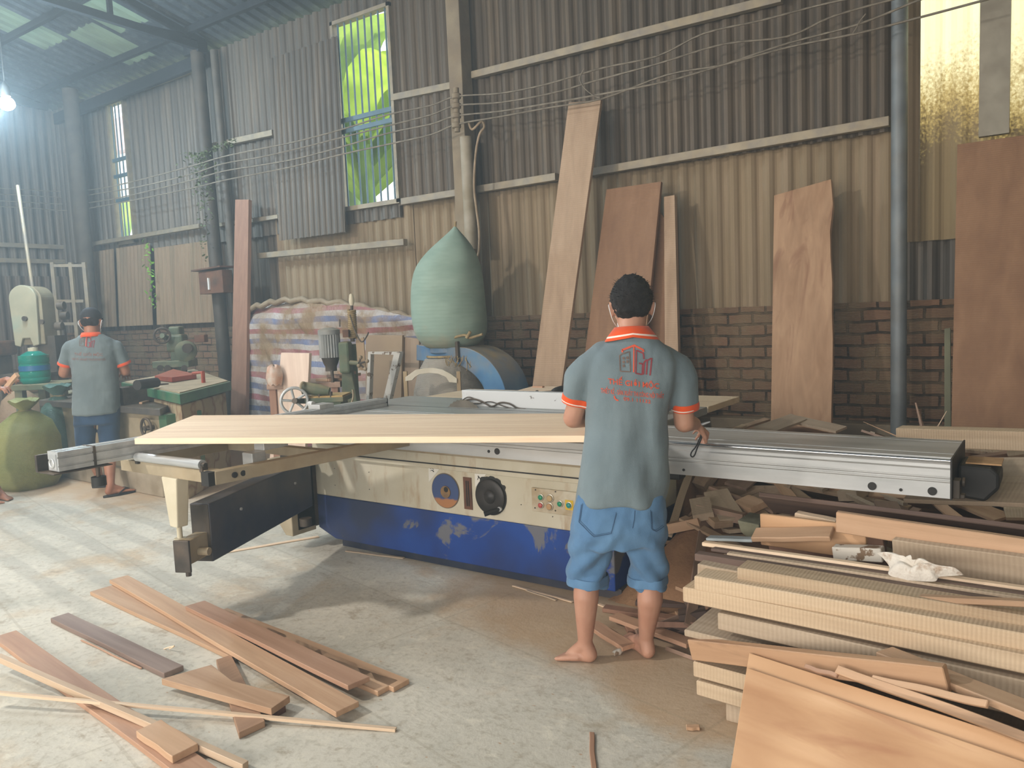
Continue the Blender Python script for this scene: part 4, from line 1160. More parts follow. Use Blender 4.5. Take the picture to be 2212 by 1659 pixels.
# hair: a cap of short strands over the skull
hb = MB(); hb.add(*blob(hq(0, -.012, .022), hM @ Vector((0, 0, .101)), hM @ Vector((.0865, 0, 0)), hM @ Vector((0, .100, 0)), 12))
hb.add(*blob(hq(0, -.045, -.02), hM @ Vector((0, 0, .055)), hM @ Vector((.072, 0, 0)), hM @ Vector((0, .056, 0)), 10))
hb = bake(hb, .006, 2, fold=lambda p: .006*mnoise.noise(p*45)+.003*mnoise.noise(p*120))
rr = random.Random(11)
cpt = hq(0, -.012, .022)
strand = [(i_, v_) for i_, v_ in enumerate(hb.v) if rr.random() < .16 and (v_-cpt).dot(hM @ Vector((0, .1, 1))) > -.03]
for _, v_ in strand:
    d = (v_-cpt).normalized(); tn = Vector((rr.uniform(-1, 1), rr.uniform(-.6, .8), rr.uniform(-.5, .2))).normalized()
    e = d.cross(tn).normalized()*.0022; tip = v_+d*rr.uniform(.003, .010)+tn*rr.uniform(.007, .016)
    hb.add([v_-e-d*.003, v_+e-d*.003, tip], [(0, 1, 2)])
finish(hb, F1, 'hair', m_hair, wk)
# face mask with ear loops
mk = MB(); mk.add(*blob(hq(0, .075, -.06), hM @ Vector((0, 0, .058)), hM @ Vector((.058, 0, 0)), hM @ Vector((0, .048, 0)), 10))
for s_ in (-1, 1):
    mk.tube(smooth_pts([hq(s_*.055, .075, -.03), hq(s_*.083, .02, -.005), hq(s_*.092, -.022, .0), hq(s_*.088, -.03, -.03), hq(s_*.075, .0, -.065), hq(s_*.05, .065, -.085)], 4), .0016, 6)
finish(mk, F1, 'face_mask', m_mask, wk)
# polo shirt
def ringpx(l_, r_, py, hd, yc=0.0, f=0.0):
    a_, b_ = q((l_), py, f), q(r_, py, f); return ((a_.x+b_.x)/2, yc, (a_.z+b_.z)/2, (b_.x-a_.x)/2, hd)
sh = MB()
loft(sh, [ringpx(1246, 1436, 1085, .135, .0), ringpx(1250, 1440, 1040, .14), ringpx(1256, 1442, 980, .135), ringpx(1262, 1444, 920, .125), ringpx(1264, 1448, 870, .125), ringpx(1266, 1462, 820, .13), ringpx(1270, 1466, 785, .125, -.005), ringpx(1284, 1452, 757, .105, -.01), ringpx(1306, 1426, 738, .08, -.02), ringpx(1322, 1406, 724, .06, -.025)], 36)
slL, slR = q(1240, 868, .03), q(1481, 884, .03)
for s0, s1, s2 in ((shL, Vector((-.10, .005, 1.21)), slL), (shR, Vector((.328, .005, 1.19)), slR)):
    cap(sh, s0, s1, .068, .066, 16); d = (s2-s1).normalized(); sh.tube([s1, s1.lerp(s2, .5), s2], [.066, .063, .060], 20)
    cap(sh, s0+Vector((.06 if s0.x < 0 else -.06, 0, .03)), s0, .075, .068, 16)
def fold1(p):
    u_ = p.z*2.4+p.x*1.2
    return .011*math.sin(p.x*38+2.5*mnoise.noise(Vector((p.x*3, p.y*3, p.z*1.2)))*3)*max(0, min(1, (1.22-p.z)*2.2))*.8+.014*mnoise.noise(Vector((p.x*8, p.y*8, p.z*3)))+.007*mnoise.noise(Vector((p.x*16, p.y*16, p.z*9)))
shb = bake(sh, .0085, 6, fold=fold1); shirt = finish(shb, F1, 'polo_shirt', m_shirt, wk)
def loc_only(mb): return mb
shl = MB(); shl.v = [F1.inv @ v_ for v_ in shb.v]; shl.f = shb.f
for s1, s2 in ((Vector((-.10, .005, 1.21)), slL), (Vector((.328, .005, 1.19)), slR)):
    d = (s2-s1).normalized(); c_ = s2-d*.016
    finish(cuff(shl, c_, d, .032, .002), F1, 'sleeve_cuff', m_orange, wk)
    finish(cuff(shl, c_+d*.008, d, .005, .0058), F1, 'cuff_stripe', m_trimw, wk)
# collar
nc = Vector((nk.x, -.022, 0)); mb = MB(); vs = []; fs = []; n = 40
cz = q(1364, 716, -.08).z
for k in range(n+1):
    a_ = -PI*1.22+PI*1.44*k/n+PI*0; 
    c_, s_ = math.cos(a_), math.sin(a_)
    back = max(0, -s_)
    top = Vector((nc.x+.062*c_, nc.y+.062*s_, cz+.012+.008*back)); fold_ = Vector((nc.x+.070*c_, nc.y+.070*s_, cz+.016+.006*back)); bot = Vector((nc.x+(.098+.012*abs(c_))*c_, nc.y+(.085)*s_, cz-.024-.016*abs(c_)+.002*back))
    ins = Vector((nc.x+.060*c_, nc.y+.060*s_, cz-.02)); vs += [ins, top, fold_, fold_.lerp(bot, .7)+Vector((0, 0, .003)), fold_.lerp(bot, .82)+Vector((0, 0, .002)), bot]
for k in range(n):
    for j in range(5): fs.append((k*6+j, k*6+j+1, (k+1)*6+j+1, (k+1)*6+j)); 
mb.add(vs, fs); mb.mi = [1 if i % 5 == 3 else 0 for i in range(len(fs))]
finish(mb, F1, 'collar', [m_orange, m_trimw], wk)
# print on the back
pr = Proj(shl)
px = lambda x_, y_: q(x_, y_, B)
polo_print(F1, pr, wk, px)
def T_(txt, a_, b_, h, m, nm, **kw):
    p0, p1 = px(*a_), px(*b_); mb = put_text(pr, txt, (p0.x, p0.z), (p1.x, p1.z), h, **kw); finish(mb, F1, nm, m, wk)
T_('THẾ GIỚI MỘC', (1314, 829), (1424, 840), .022, m_print, 'shirt_lettering', bold=.02)
T_('THIẾT KẾ - SẢN XUẤT THI CÔNG NỘI THẤT', (1299, 849), (1435, 862), .019, m_print, 'shirt_lettering', bold=.012)
T_('09.1 11132', (1347, 865), (1406, 872), .0145, m_print, 'shirt_lettering', bold=.012)
mb = MB(); stroke(mb, pr, [(px(1327, 855).x, px(1327, 855).z), (px(1328, 860).x, px(1328, 860).z), (px(1332, 864).x, px(1332, 864).z), (px(1336, 865).x, px(1336, 865).z)], .006)
finish(mb, F1, 'phone_symbol', m_print, wk)
# denim shorts
so = MB()
loft(so, [ringpx(1236, 1436, 1175, .12), ringpx(1232, 1440, 1140, .13), ringpx(1238, 1438, 1100, .128), ringpx(1246, 1436, 1060, .12)], 30)
for l_ in ([(1229, 1330, 1150), (1228, 1322, 1190), (1227, 1314, 1225), (1225, 1312, 1274)], [(1345, 1440, 1150), (1352, 1440, 1190), (1360, 1442, 1225), (1364, 1446, 1274)]):
    loft(so, [ringpx(a_, b_, y_, .098-.006*i, .01*i) for i, (a_, b_, y_) in reversed(list(enumerate(l_)))], 26, 2.2)
def fold2(p):
    return .016*math.sin((p.z*1.0+abs(p.x-.055)*1.1)*52+3*mnoise.noise(p*4))*max(0, min(1, (.68-p.z)*4))*.55+.008*mnoise.noise(p*11)+.003*mnoise.noise(p*30)
sob = bake(so, .0085, 5, fold=fold2); sol = MB(); sol.v = list(sob.v); sol.f = list(sob.f); finish(sob, F1, 'denim_shorts', m_denim, wk)
for (a_, b_, y_) in ((1226, 1311, 1254), (1366, 1444, 1254)):
    rg = ringpx(a_, b_, y_, .08, .02); finish(cuff(sol, (rg[0], .02, rg[2]), (0, 0, -1), .036, .005, .004), F1, 'shorts_hem', m_denim, wk)
prs = Proj(sol)
def pq(x_, y_): v_ = q(x_, y_, B+.01); return (v_.x, v_.z)
for pl, nm in (([(1257, 1095), (1251, 1132), (1283, 1158), (1320, 1150), (1331, 1108)], 'back_pocket'), ([(1407, 1105), (1409, 1145), (1418, 1150), (1436, 1143)], 'back_pocket')):
    mb = MB(); pp_ = [pq(*a_) for a_ in pl]; stroke(mb, prs, pp_, .0035); stroke(mb, prs, [(a_[0]*.97+.0012, a_[1]+.006) for a_ in pp_], .0018); finish(mb, F1, nm, m_stitch, wk)
mb = MB(); stroke(mb, prs, [pq(1371, 1102), pq(1370, 1120), pq(1366, 1140)], .003); finish(mb, F1, 'centre_seam', m_stitch, wk)
# things in his hand
W_ = F1.xf @ q(1515, 930, .23)
tl = root('tape_loop', W_, 'small tool on a black wrist loop held by the worker at the saw', 'hand tool')
lp_ = [P(1516, 935, Y=W_.y), P(1511, 948, Y=W_.y-.01), P(1503, 965, Y=W_.y-.03), P(1495, 975, Y=W_.y-.04), P(1492, 983, Y=W_.y-.045), P(1496, 987, Y=W_.y-.045), P(1501, 982, Y=W_.y-.04), P(1506, 968, Y=W_.y-.03), P(1514, 950, Y=W_.y-.01), P(1518, 936, Y=W_.y)]
MB().tube(smooth_pts(lp_, 4), .0032, 8).build('wrist_strap', m_black, tl, smooth=60)
a_ = P(1508, 920, Y=W_.y); b_ = P(1534, 911, Y=W_.y+.02)
MB().tube([a_, a_.lerp(b_, .55), b_], [.007, .006, .003], 10).build('metal_tip', m_steel, tl, smooth=50)

# ---------------- the worker at the far machines
F2 = Fr((-7.12, 3.68), 52)
q = F2.at
w2 = root('person', (-7.12, 3.68, 0), 'worker in a dark cap, grey polo and dark denim shorts standing at the green machines', 'person')
body = MB(); hc = q(197, 694, .03)
hq, hM = head(body, (hc.x, .03, hc.z), .3, -.12, 1.04)
nk = q(196, 716, -.02); cap(body, (nk.x, -.03, nk.z-.06), (hc.x, .0, hc.z-.06), .058, .058, 16)
def ringpx(l_, r_, py, hd, yc=0.0, f=0.0):
    a_, b_ = q((l_), py, f), q(r_, py, f); return ((a_.x+b_.x)/2, yc, (a_.z+b_.z)/2, (b_.x-a_.x)/2, hd)
loft(body, [ringpx(175, 248, 880, .1), ringpx(168, 248, 800, .1), ringpx(160, 245, 750, .1), ringpx(175, 225, 728, .07, -.02)])
shL, shR = q(151, 752, 0), q(250, 750, 0); elL, elR = q(138, 806, .04), q(270, 802, .04)
wrL, wrR = elL+Vector((.12, .24, -.03)), elR+Vector((-.04, .26, -.02))
cap(body, shL, elL, .055, .046); cap(body, elL, wrL, .045, .03); cap(body, shR, elR, .055, .046); cap(body, elR, wrR, .045, .03)
hand(body, wrL, (.2, .9, -.2), (0, 0, -1), .5, side=-1); hand(body, wrR, (-.1, .9, -.2), (0, 0, -1), .5, side=1)
hlL, toL = F2.fl(204, 1054), F2.fl(240, 1050); hlR, toR = F2.fl(228, 1075), F2.fl(284, 1064)
toL = hlL+(toL-hlL).normalized()*.25; toR = hlR+(toR-hlR).normalized()*.25
for sgn, hp, kn, hl, to in ((-1, q(186, 900), q(190, 960, .03), hlL, toL), (1, q(236, 900), q(235, 960, .03), hlR, toR)):
    ak = Vector(hl)+(Vector(to)-Vector(hl)).normalized()*.05+Vector((0, 0, .10)); cf = Vector(kn).lerp(ak, .35)
    cap(body, hp, kn, .09, .06, 16); cap(body, kn, cf, .06, .056, 16); cap(body, cf, ak, .056, .034, 16)
    foot(body, Vector(hl)+Vector((0, 0, .016)), Vector(to)+Vector((0, 0, .016)), ak, .034, side=sgn)
finish(bake(body, .0075, 4), F2, 'body', m_skin2, w2)
for sgn, hl, to in ((-1, hlL, toL), (1, hlR, toR)):   # flip flops
    hl = Vector(hl); to = Vector(to); d = (to-hl).normalized(); s_ = Vector((-d.y, d.x, 0)); hl = Vector((hl.x, hl.y, 0)); to = Vector((to.x, to.y, 0))
    ou = []
    for k in range(24):
        a_ = 2*PI*k/24; c_ = math.cos(a_); ou.append(hl+d*(.125+.145*c_)+s_*math.sin(a_)*(.043+.008*c_))
    mb = MB(); mb.prism(ou, (0, 0, .018)); ff = finish(mb, F2, 'flip_flop', m_black, w2)
    t0 = hl+d*.20+Vector((0, 0, .05)); mb = MB()
    for e in (-1, 1): mb.tube(smooth_pts([hl+d*.22+Vector((0, 0, .03)), hl+d*.17+s_*e*.03+Vector((0, 0, .058)), hl+d*.09+s_*e*.05+Vector((0, 0, .018))], 4), .006, 8)
    mb.v = [F2.xf @ v_ for v_ in mb.v]; mb.build('strap', m_black, ff, smooth=60)
# cap
cb = MB(); cb.add(*blob(hq(0, -.008, .035), hM @ Vector((0, 0, .088)), hM @ Vector((.088, 0, 0)), hM @ Vector((0, .105, 0)), 12))
cb = bake(cb, .007, 2); cap_ = finish(cb, F2, 'cap', plain('black_cap', '23262a', '303338', 12, .8), w2)
mb = MB(); mb.prism([hq(.07*math.sin(a_), .07+.09*math.cos(a_), .045-.02*math.cos(a_)) for a_ in [(-1.5+3*i/14) for i in range(15)]], hM @ Vector((0, 0, .005))); mb.v = [F2.xf @ v_ for v_ in mb.v]; mb.build('peak', m_black, cap_, smooth=40)
hb = MB(); hb.add(*blob(hq(0, -.035, -.012), hM @ Vector((0, 0, .062)), hM @ Vector((.078, 0, 0)), hM @ Vector((0, .07, 0)), 10)); finish(bake(hb, .007, 1, fold=lambda p: .004*mnoise.noise(p*60)), F2, 'hair', m_hair, w2)
mk = MB(); mk.add(*blob(hq(0, .075, -.06), hM @ Vector((0, 0, .058)), hM @ Vector((.058, 0, 0)), hM @ Vector((0, .048, 0)), 10))
for s_ in (-1, 1): mk.tube(smooth_pts([hq(s_*.055, .075, -.03), hq(s_*.083, .02, -.005), hq(s_*.094, -.022, .0), hq(s_*.09, -.03, -.03), hq(s_*.075, .0, -.065), hq(s_*.05, .065, -.085)], 4), .003, 6)
finish(mk, F2, 'face_mask', m_mask, w2)
sh = MB(); loft(sh, [ringpx(156, 261, 894, .15), ringpx(157, 259, 850, .14), ringpx(154, 256, 800, .135), ringpx(152, 254, 770, .135), ringpx(150, 252, 748, .12, -.005), ringpx(160, 244, 733, .1, -.01), ringpx(172, 222, 722, .07, -.02)], 32)
slL, slR = q(139, 790, .03), q(268, 788, .03)
for s0, s2 in ((shL, slL), (shR, slR)):
    sh.tube([s0, s0.lerp(s2, .5), s2], [.062, .062, .063], 20); cap(sh, s0, s0+Vector((.07 if s0.x < nk.x else -.07, 0, .02)), .06, .07, 16)
shb = bake(sh, .01, 5, fold=lambda p: .009*mnoise.noise(Vector((p.x*9, p.y*9, p.z*3)))+.004*mnoise.noise(p*20)); shl = MB(); shl.v = list(shb.v); shl.f = list(shb.f); finish(shb, F2, 'polo_shirt', m_shirt2, w2)
for s0, s2 in ((shL, slL), (shR, slR)):
    d = (s2-s0).normalized(); finish(cuff(shl, s2-d*.014, d, .026, .002), F2, 'sleeve_cuff', m_orange, w2)
mb = MB(); mb.lathe((nk.x, -.025, q(196, 722, -.05).z), (0, 0, 1), ((.062, -.02), (.066, .014), (.072, .018), (.092, -.018), (.09, -.02)), 30); finish(mb, F2, 'collar', m_orange, w2)
pr = Proj(shl)
# same print as the other shirt, faded
def px(x_, y_): return q(187+(x_-1373)*.48, 740+(y_-785)*.42, -.12)
polo_print(F2, pr, w2, px)
def T2(txt, a_, b_, h):
    p0, p1 = q(*a_, -.12), q(*b_, -.12); mb = put_text(pr, txt, (p0.x, p0.z), (p1.x, p1.z), h, bold=.01); finish(mb, F2, 'shirt_lettering', plain('faded_print', '8c6058', '7d6560', 30, .7), w2)
T2('THẾ GIỚI MỘC', (160, 768), (222, 769), .024); T2('THIẾT KẾ - SẢN XUẤT THI CÔNG NỘI THẤT', (154, 778), (228, 779), .018)
so = MB(); loft(so, [ringpx(158, 260, 915, .13), ringpx(160, 260, 880, .125)], 26)
for l_ in ([(160, 208, 905), (161, 206, 935), (163, 206, 972)], [(210, 260, 905), (212, 259, 935), (213, 258, 970)]):
    loft(so, [ringpx(a_, b_, y_, .095, .01*i) for i, (a_, b_, y_) in reversed(list(enumerate(l_)))], 22, 2.2)
finish(bake(so, .01, 4, fold=lambda p: .008*mnoise.noise(p*10)), F2, 'denim_shorts', m_denim2, w2)

# ---------------- third worker, only hands, sleeve and one foot inside the frame
F3 = Fr((0, 0), 80)
gx = P(-50, 1100, Z=0)
F3 = Fr((gx.x, gx.y), -35)
q = F3.at
w3 = root('person', (gx.x, gx.y, 0), 'worker mostly cut off by the left edge, holding a small piece of wood', 'person')
body = MB(); ht = 1.62; 
hq, hM = head(body, (0, .06, 1.48), .5, 0, 1.0); cap(body, (0, -.03, 1.3), (0, .03, 1.42), .056, .056, 16)
loft(body, [(0, 0, .75, .13, .1), (0, 0, .95, .13, .09), (0, 0, 1.15, .15, .1), (0, -.01, 1.3, .15, .08), (0, -.02, 1.35, .07, .05)])
hA = F3.inv @ P(22, 818, Y=gx.y+.10); hB = F3.inv @ P(10, 838, Y=gx.y+.02)
for s_, wr in ((-1, hA), (1, hB)):
    sh_ = Vector((s_*.18, 0, 1.27)); el = Vector((s_*.22, .08, 1.02)); cap(body, sh_, el, .05, .042)
for s_, hp_ in ((-1, hA), (1, hB)):
    el = Vector((s_*.22, .08, 1.02)); d = (hp_-el).normalized(); wr = hp_-d*.08; cap(body, el, wr, .042, .028); hand(body, wr, d, (.2, .3, -1), .5, side=-s_)
hl = F3.fl(-12, 1078); to = F3.fl(47, 1083); to = hl+(to-hl).normalized()*.25
ak = Vector(hl)+(to-hl).normalized()*.05+Vector((0, 0, .1))
cap(body, (.1, 0, .8), (.12, .06, .46), .08, .055); cap(body, (.12, .06, .46), ak, .055, .034); foot(body, hl, to, ak, .033)
cap(body, (-.1, 0, .8), (-.13, .03, .46), .08, .055); cap(body, (-.13, .03, .46), (-.14, -.02, .1), .055, .034); foot(body, (-.14, -.07, 0), (-.16, .18, 0), (-.14, -.02, .1), .033)
finish(bake(body, .0075, 4), F3, 'body', m_skin2, w3)
hb = MB(); hb.add(*blob(hq(0, -.015, .022), hM @ Vector((0, 0, .098)), hM @ Vector((.084, 0, 0)), hM @ Vector((0, .096, 0)), 10)); finish(bake(hb, .007, 1, fold=lambda p: .004*mnoise.noise(p*60)), F3, 'hair', m_hair, w3)
sh = MB(); loft(sh, [(0, 0, .70, .18, .14), (0, 0, .95, .17, .13), (0, 0, 1.15, .18, .13), (0, -.01, 1.3, .16, .11), (0, -.02, 1.36, .08, .07)], 30)
for s_ in (-1, 1): sh.tube([(s_*.15, 0, 1.28), (s_*.20, .03, 1.17), (s_*.215, .05, 1.1)], [.07, .066, .064], 18)
finish(bake(sh, .01, 4, fold=lambda p: .008*mnoise.noise(p*9)), F3, 'polo_shirt', m_shirt2, w3)
so = MB(); loft(so, [(0, 0, .66, .17, .12), (0, 0, .86, .16, .12)], 26)
for s_ in (-1, 1): loft(so, [(s_*.115, .05, .42, .085, .09), (s_*.1, .02, .6, .09, .1), (s_*.095, 0, .75, .09, .11)], 22)
finish(bake(so, .01, 4, fold=lambda p: .008*mnoise.noise(p*10)), F3, 'shorts', m_denim2, w3)
wa, wb = P(12, 842, Y=gx.y+.06), P(60, 783, Y=gx.y+.10)
box_obj('wood_offcut', wa, wb-wa, (0, 1, .2), .20, .03, .035, w_teak, label='small block of brown wood held in the hands at the left edge', cat='wood offcut')
# ------------------------------------------------------------------ machines and stock along the back of the hall
def GD(px, depth, ang=35.3):
    """frame whose origin stands on the floor under a pixel column at a depth; x to the right, y away, z up"""
    q_ = CAM+ray(px, 740)*depth
    return Fr((q_.x, q_.y), ang)


def part(mb, fr, name, m, parent, smooth=None, bevel=0, **k):
    mb.v = [fr.xf @ v_ for v_ in mb.v]
    return mb.build(name, m, parent, smooth=smooth, bevel=bevel, **k)


def rt(name, fr, label, cat, group=None): return root(name, fr.G, label, cat, group)


# --- band saw
f = GD(78, 9.6); q = f.at; bs = rt('band_saw', f, 'tall beige band saw with rounded wheel cover in the far left corner', 'band saw')
L_, R_ = q(37, 700).x, q(96, 700).x; zt_ = q(66, 616).z; zc = zt_-(R_-L_)/2; zb = q(60, 745).z; cxm = (L_+R_)/2; rad = (R_-L_)/2
t = NT('band_saw_paint'); v = t.map((1, 1, 1)); k = t.ramp(t.noise(v, 3, 4), ((.35, '8d8a74'), (.65, 'a39c82')))
k = t.mix(k, '4f8a86', t.ramp(t.noise(t.map((1, 1, 1)), 2.2, 4), ((.55, (0, 0, 0, 1)), (.7, (.55, .55, .55, 1))))); m_bsaw = t.fin(k, .5)
out = [Vector((cxm+rad*math.cos(a_), -.12, zc+rad*math.sin(a_))) for a_ in [PI*i/20 for i in range(21)]]+[Vector((L_+.02, -.12, zb)), Vector((L_+.09, -.12, zb-.02)), Vector((L_+.12, -.12, zb+.08)), Vector((R_-.12, -.12, zb+.08)), Vector((R_-.09, -.12, zb-.02)), Vector((R_-.02, -.12, zb))]
part(MB().prism(out, (0, .05, 0)), f, 'wheel_cover', m_bsaw, bs, bevel=.01)
out2 = [Vector((p.x*1.0+.03, -.07, p.z-.01)) for p in out[:21]]+[Vector((L_+.03, -.07, zb)), Vector((R_+.03, -.07, zb))]
part(MB().prism(out2, (0, .28, 0)), f, 'saw_body', plain('dusty_beige', '8f866c', '7b705a', 4, .6, dust='8d7a5c', amt=.5), bs, bevel=.01)
part(MB().bb(L_, R_+.3, -.1, .4, .0, .75), f, 'base', m_bsaw, bs, bevel=.01)
part(MB().bb(R_-.12, R_+.12, -.02, .2, .7, zb+.1), f, 'column', m_blackd, bs)
part(MB().bb(L_-.15, R_+.12, -.3, .3, .95, 1.0), f, 'saw_table', m_iron, bs)
for (a_, b_) in ((68, 688), (104, 695)): part(MB().cyl(q(a_, b_)+Vector((0, -.15, 0)), q(a_, b_)+Vector((0, -.12, 0)), .03, None, 14), f, 'cover_knob', m_iron, bs)
for (a_, b_) in ((122, 660), (130, 682), (118, 705)): part(MB().lathe(q(a_, b_)+Vector((0, .1, 0)), (1, 0, 0), ((.05, -.04), (.05, .04)), 14), f, 'tension_wheel', m_blackd, bs, smooth=40)
part(MB().cyl(q(70, 620), q(38, 400), .02, None, 8), f, 'dust_hose', m_rail, bs)
# ladder-like rack behind
f = GD(150, 11.2); q = f.at; lr_ = rt('rack', f, 'dim timber rack standing against the far corner behind the band saw', 'rack')
for x_ in (95, 135, 165): part(MB().beam((q(x_, 560).x, .2, 0), (q(x_, 560).x, .2, q(x_, 565).z), .05, .05, up=(0, 1, 0)), f, 'upright', m_rail, lr_)
for y_ in (572, 650, 700, 760): part(MB().beam((q(95, y_).x, .2, q(95, y_).z), (q(165, y_).x, .2, q(165, y_).z), .04, .04), f, 'rung', m_rail, lr_)
f = GD(10, 10.4); q = f.at; ms = rt('machine', f, 'rusty red-brown machine head cut by the left edge of the frame', 'machine')
part(MB().bb(q(-30, 740).x, q(17, 740).x, -.2, .2, q(5, 768).z, q(5, 736).z), f, 'head', m_rust, ms, bevel=.03)
part(MB().bb(q(-25, 740).x, q(8, 740).x, -.15, .15, 0, q(5, 768).z), f, 'stand', m_blackd, ms, bevel=.02)
part(MB().cyl(q(8, 752)+Vector((0, -.24, 0)), q(8, 752)+Vector((0, -.2, 0)), .04, None, 14), f, 'dial', m_alu, ms)

# --- green bench with the water jug
f = GD(90, 8.5); q = f.at; gb = rt('workbench', f, 'long narrow green bench carrying the blue-green water jug', 'bench')
zt1 = q(90, 828).z
part(MB().bb(q(40, 828).x, q(150, 828).x, -.15, .45, zt1-.06, zt1), f, 'bench_top', m_greend, gb, bevel=.006)
for x_ in (50, 140): part(MB().bb(q(x_, 828).x-.04, q(x_, 828).x+.04, -.1, -.02, 0, zt1-.06), f, 'leg', m_greend, gb)
for x_ in (50, 140): part(MB().bb(q(x_, 828).x-.04, q(x_, 828).x+.04, .32, .40, 0, zt1-.06), f, 'leg', m_greend, gb)
c_ = q(78, 826, .08); rj = (q(108, 790).x-q(48, 790).x)/2; hj = q(78, 755).z-zt1
jg = root('water_jug', f.xf @ Vector((c_.x, .08, zt1)), 'translucent blue-green ribbed water jug standing on the green bench', 'water jug')
t = NT('teal_plastic'); t.b.inputs['Transmission Weight'].default_value = .45; t.b.inputs['IOR'].default_value = 1.2; m_jug = t.fin(t.ramp(t.noise(t.map(), 2, 2), ((.4, '0f8a78'), (.6, '14a08c'))), .12)
pf = [(.001, 0), (rj*.85, 0), (rj, .03)]
for i in range(4): pf += [(rj, .05+i*.075), (rj*.95, .065+i*.075), (rj, .08+i*.075)]
pf += [(rj, hj*.74), (rj*.86, hj*.84), (rj*.5, hj*.93), (rj*.28, hj*.96), (rj*.28, hj*1.0), (.001, hj)]
part(MB().lathe((c_.x, .08, zt1), (0, 0, 1), pf, 32), f, 'bottle', m_jug, jg, smooth=50)
part(MB().lathe((c_.x, .08, zt1+hj), (0, 0, 1), ((rj*.33, -.03), (rj*.33, .02), (.001, .024)), 20), f, 'cap', m_cream, jg, smooth=40)
part(MB().lathe((c_.x, .08, zt1+.14), (0, 0, 1), ((rj*1.01, 0), (rj*1.01, .055)), 32), f, 'blue_label', plain('blue_label', '16628f', None, 4, .4), jg, smooth=60)

# --- sacks
def sack(name, fr, x_, y_, z_, rx, ry, h, m, label, knot=True, seed=1, lean=0):
    mb = MB(); rr = random.Random(seed)
    mb.lathe((0, 0, 0), (0, 0, 1), ((.001, 0), (.8, .0), (.98, .12), (1.0, .35), (.95, .6), (.72, .82), (.35, .93), (.16, .96), (.001, .97)), 40)
    mb2 = MB(); n_ = len(mb.v)
    for v_ in mb.v:
        a_ = math.atan2(v_.y, v_.x); r_ = math.hypot(v_.x, v_.y)
        w_ = 1+.05*math.sin(a_*5+v_.z*5+seed)+.06*mnoise.noise(Vector((v_.x*2, v_.y*2, v_.z*3+seed)))+.02*math.sin(a_*17)*max(0, v_.z-.5)*3
        mb2.v.append(Vector((v_.x*w_*rx+lean*v_.z*v_.z, v_.y*w_*ry, v_.z*h)))
    mb2.f = mb.f; mb2.mi = mb.mi
    mb2.v = [Vector((x_, y_, z_))+p for p in mb2.v]
    sb = rt('sack', fr, label, 'sack', 'filled sacks'); part(mb2, fr, 'sack_body', m, sb, smooth=60)
    if knot:
        k_ = Vector((x_+lean*.9, y_, z_+h*.93)); mb = MB()
        mb.lathe(k_, (0, 0, 1), ((.1*rx/.3, -.04), (.05, .0), (.05, .03), (.11, .09), (.135, .12), (.09, .13)), 24)
        mb.v = [p+(Vector((0, 0, .014*math.sin(5*math.atan2(p.y-k_.y, p.x-k_.x)))) if p.z > k_.z+.05 else Vector()) for p in mb.v]
        part(mb, fr, 'tied_neck', m, sb, smooth=60)
        part(MB().torus(k_+Vector((0, 0, .015)), (0, 0, 1), .055, .009, 20, 6), fr, 'string', m_rope, sb, smooth=60)
    return sb


def weave(name, a, b):
    t = NT(name); v = t.map((1, 1, 1)); k = t.ramp(t.noise(v, 4, 5), ((.3, a), (.7, b)))
    wv = t.n('TexWave', wave_type='BANDS', bands_direction='Z'); wv.inputs['Scale'].default_value = 40; wv.inputs['Distortion'].default_value = 1; t.l(v, wv.inputs['Vector'])
    t.bump(t.math('ADD', t.math('MULTIPLY', t.noise(v, 9, 4), 3.0), t.math('MULTIPLY', wv.outputs['Fac'], .3)), .5, .02); return t.fin(k, .55)


m_olive = weave('olive_woven_sack', '7b8048', '949256'); m_teal = weave('dark_green_woven_sack', '3c5a50', '4c6c60'); m_pbag = weave('beige_sack', '9d8468', '86705a')
f = GD(20, 7.3); q = f.at; w_ = q(84, 940).x-q(-50, 940).x
sack('sack', f, (q(84, 940).x+q(-50, 940).x)/2, .25, 0, w_/2, .32, q(40, 885).z, m_olive, 'bulging olive green sack tied at the neck at the left edge', True, 2, .03)
f = GD(100, 7.9); q = f.at
sack('sack', f, q(105, 900).x, .2, 0, (q(143, 900).x-q(62, 900).x)/2, .26, q(90, 850).z, m_teal, 'dark green woven sack between the olive sack and the worker in the cap', True, 5)
f = GD(25, 8.9); q = f.at
sack('sack', f, q(20, 870).x, .2, 0, .27, .25, q(20, 838).z, m_pbag, 'dusty brown sack standing behind the olive sack under the bench', False, 8)

# --- table saw the second worker stands at
f = GD(240, 7.75, 40); q = f.at
ts = rt('table_saw', f, 'dark-topped table saw in front of the worker wearing a cap', 'table saw')
zz = .79
tp = [P(84, 864, Z=zz), P(345, 884, Z=zz), P(391, 862, Z=zz), P(150, 850, Z=zz)]
MB().prism(tp, (0, 0, -.06)).build('table_top', plain('dark_table_top', '4f5052', '66625c', 5, .4, .3, dust='8f7c64', amt=.5), ts, bevel=.005)
c = (tp[0]+tp[1]+tp[2]+tp[3])/4; dx = (tp[1]-tp[0]).normalized(); dy = Vector((-dx.y, dx.x, 0))
def obox(nm, a_, b_, y0, y1, z0, z1, m, par, bev=.004):
    o_ = tp[0]; vs = [o_+dx*i+dy*j+Vector((0, 0, k_-zz)) for i in (a_, b_) for j in (y0, y1) for k_ in (z0, z1)]
    return MB().add(vs, [(0, 1, 3, 2), (4, 6, 7, 5), (0, 4, 5, 1), (2, 3, 7, 6), (0, 2, 6, 4), (1, 5, 7, 3)]).build(nm, m, par, bevel=bev)
Lx = (tp[1]-tp[0]).length
obox('stand', .15, Lx-.15, .08, .35, .2, .73, m_cream2, ts)
obox('stand_side', Lx-.14, Lx-.02, .06, .4, .1, .73, m_green, ts)
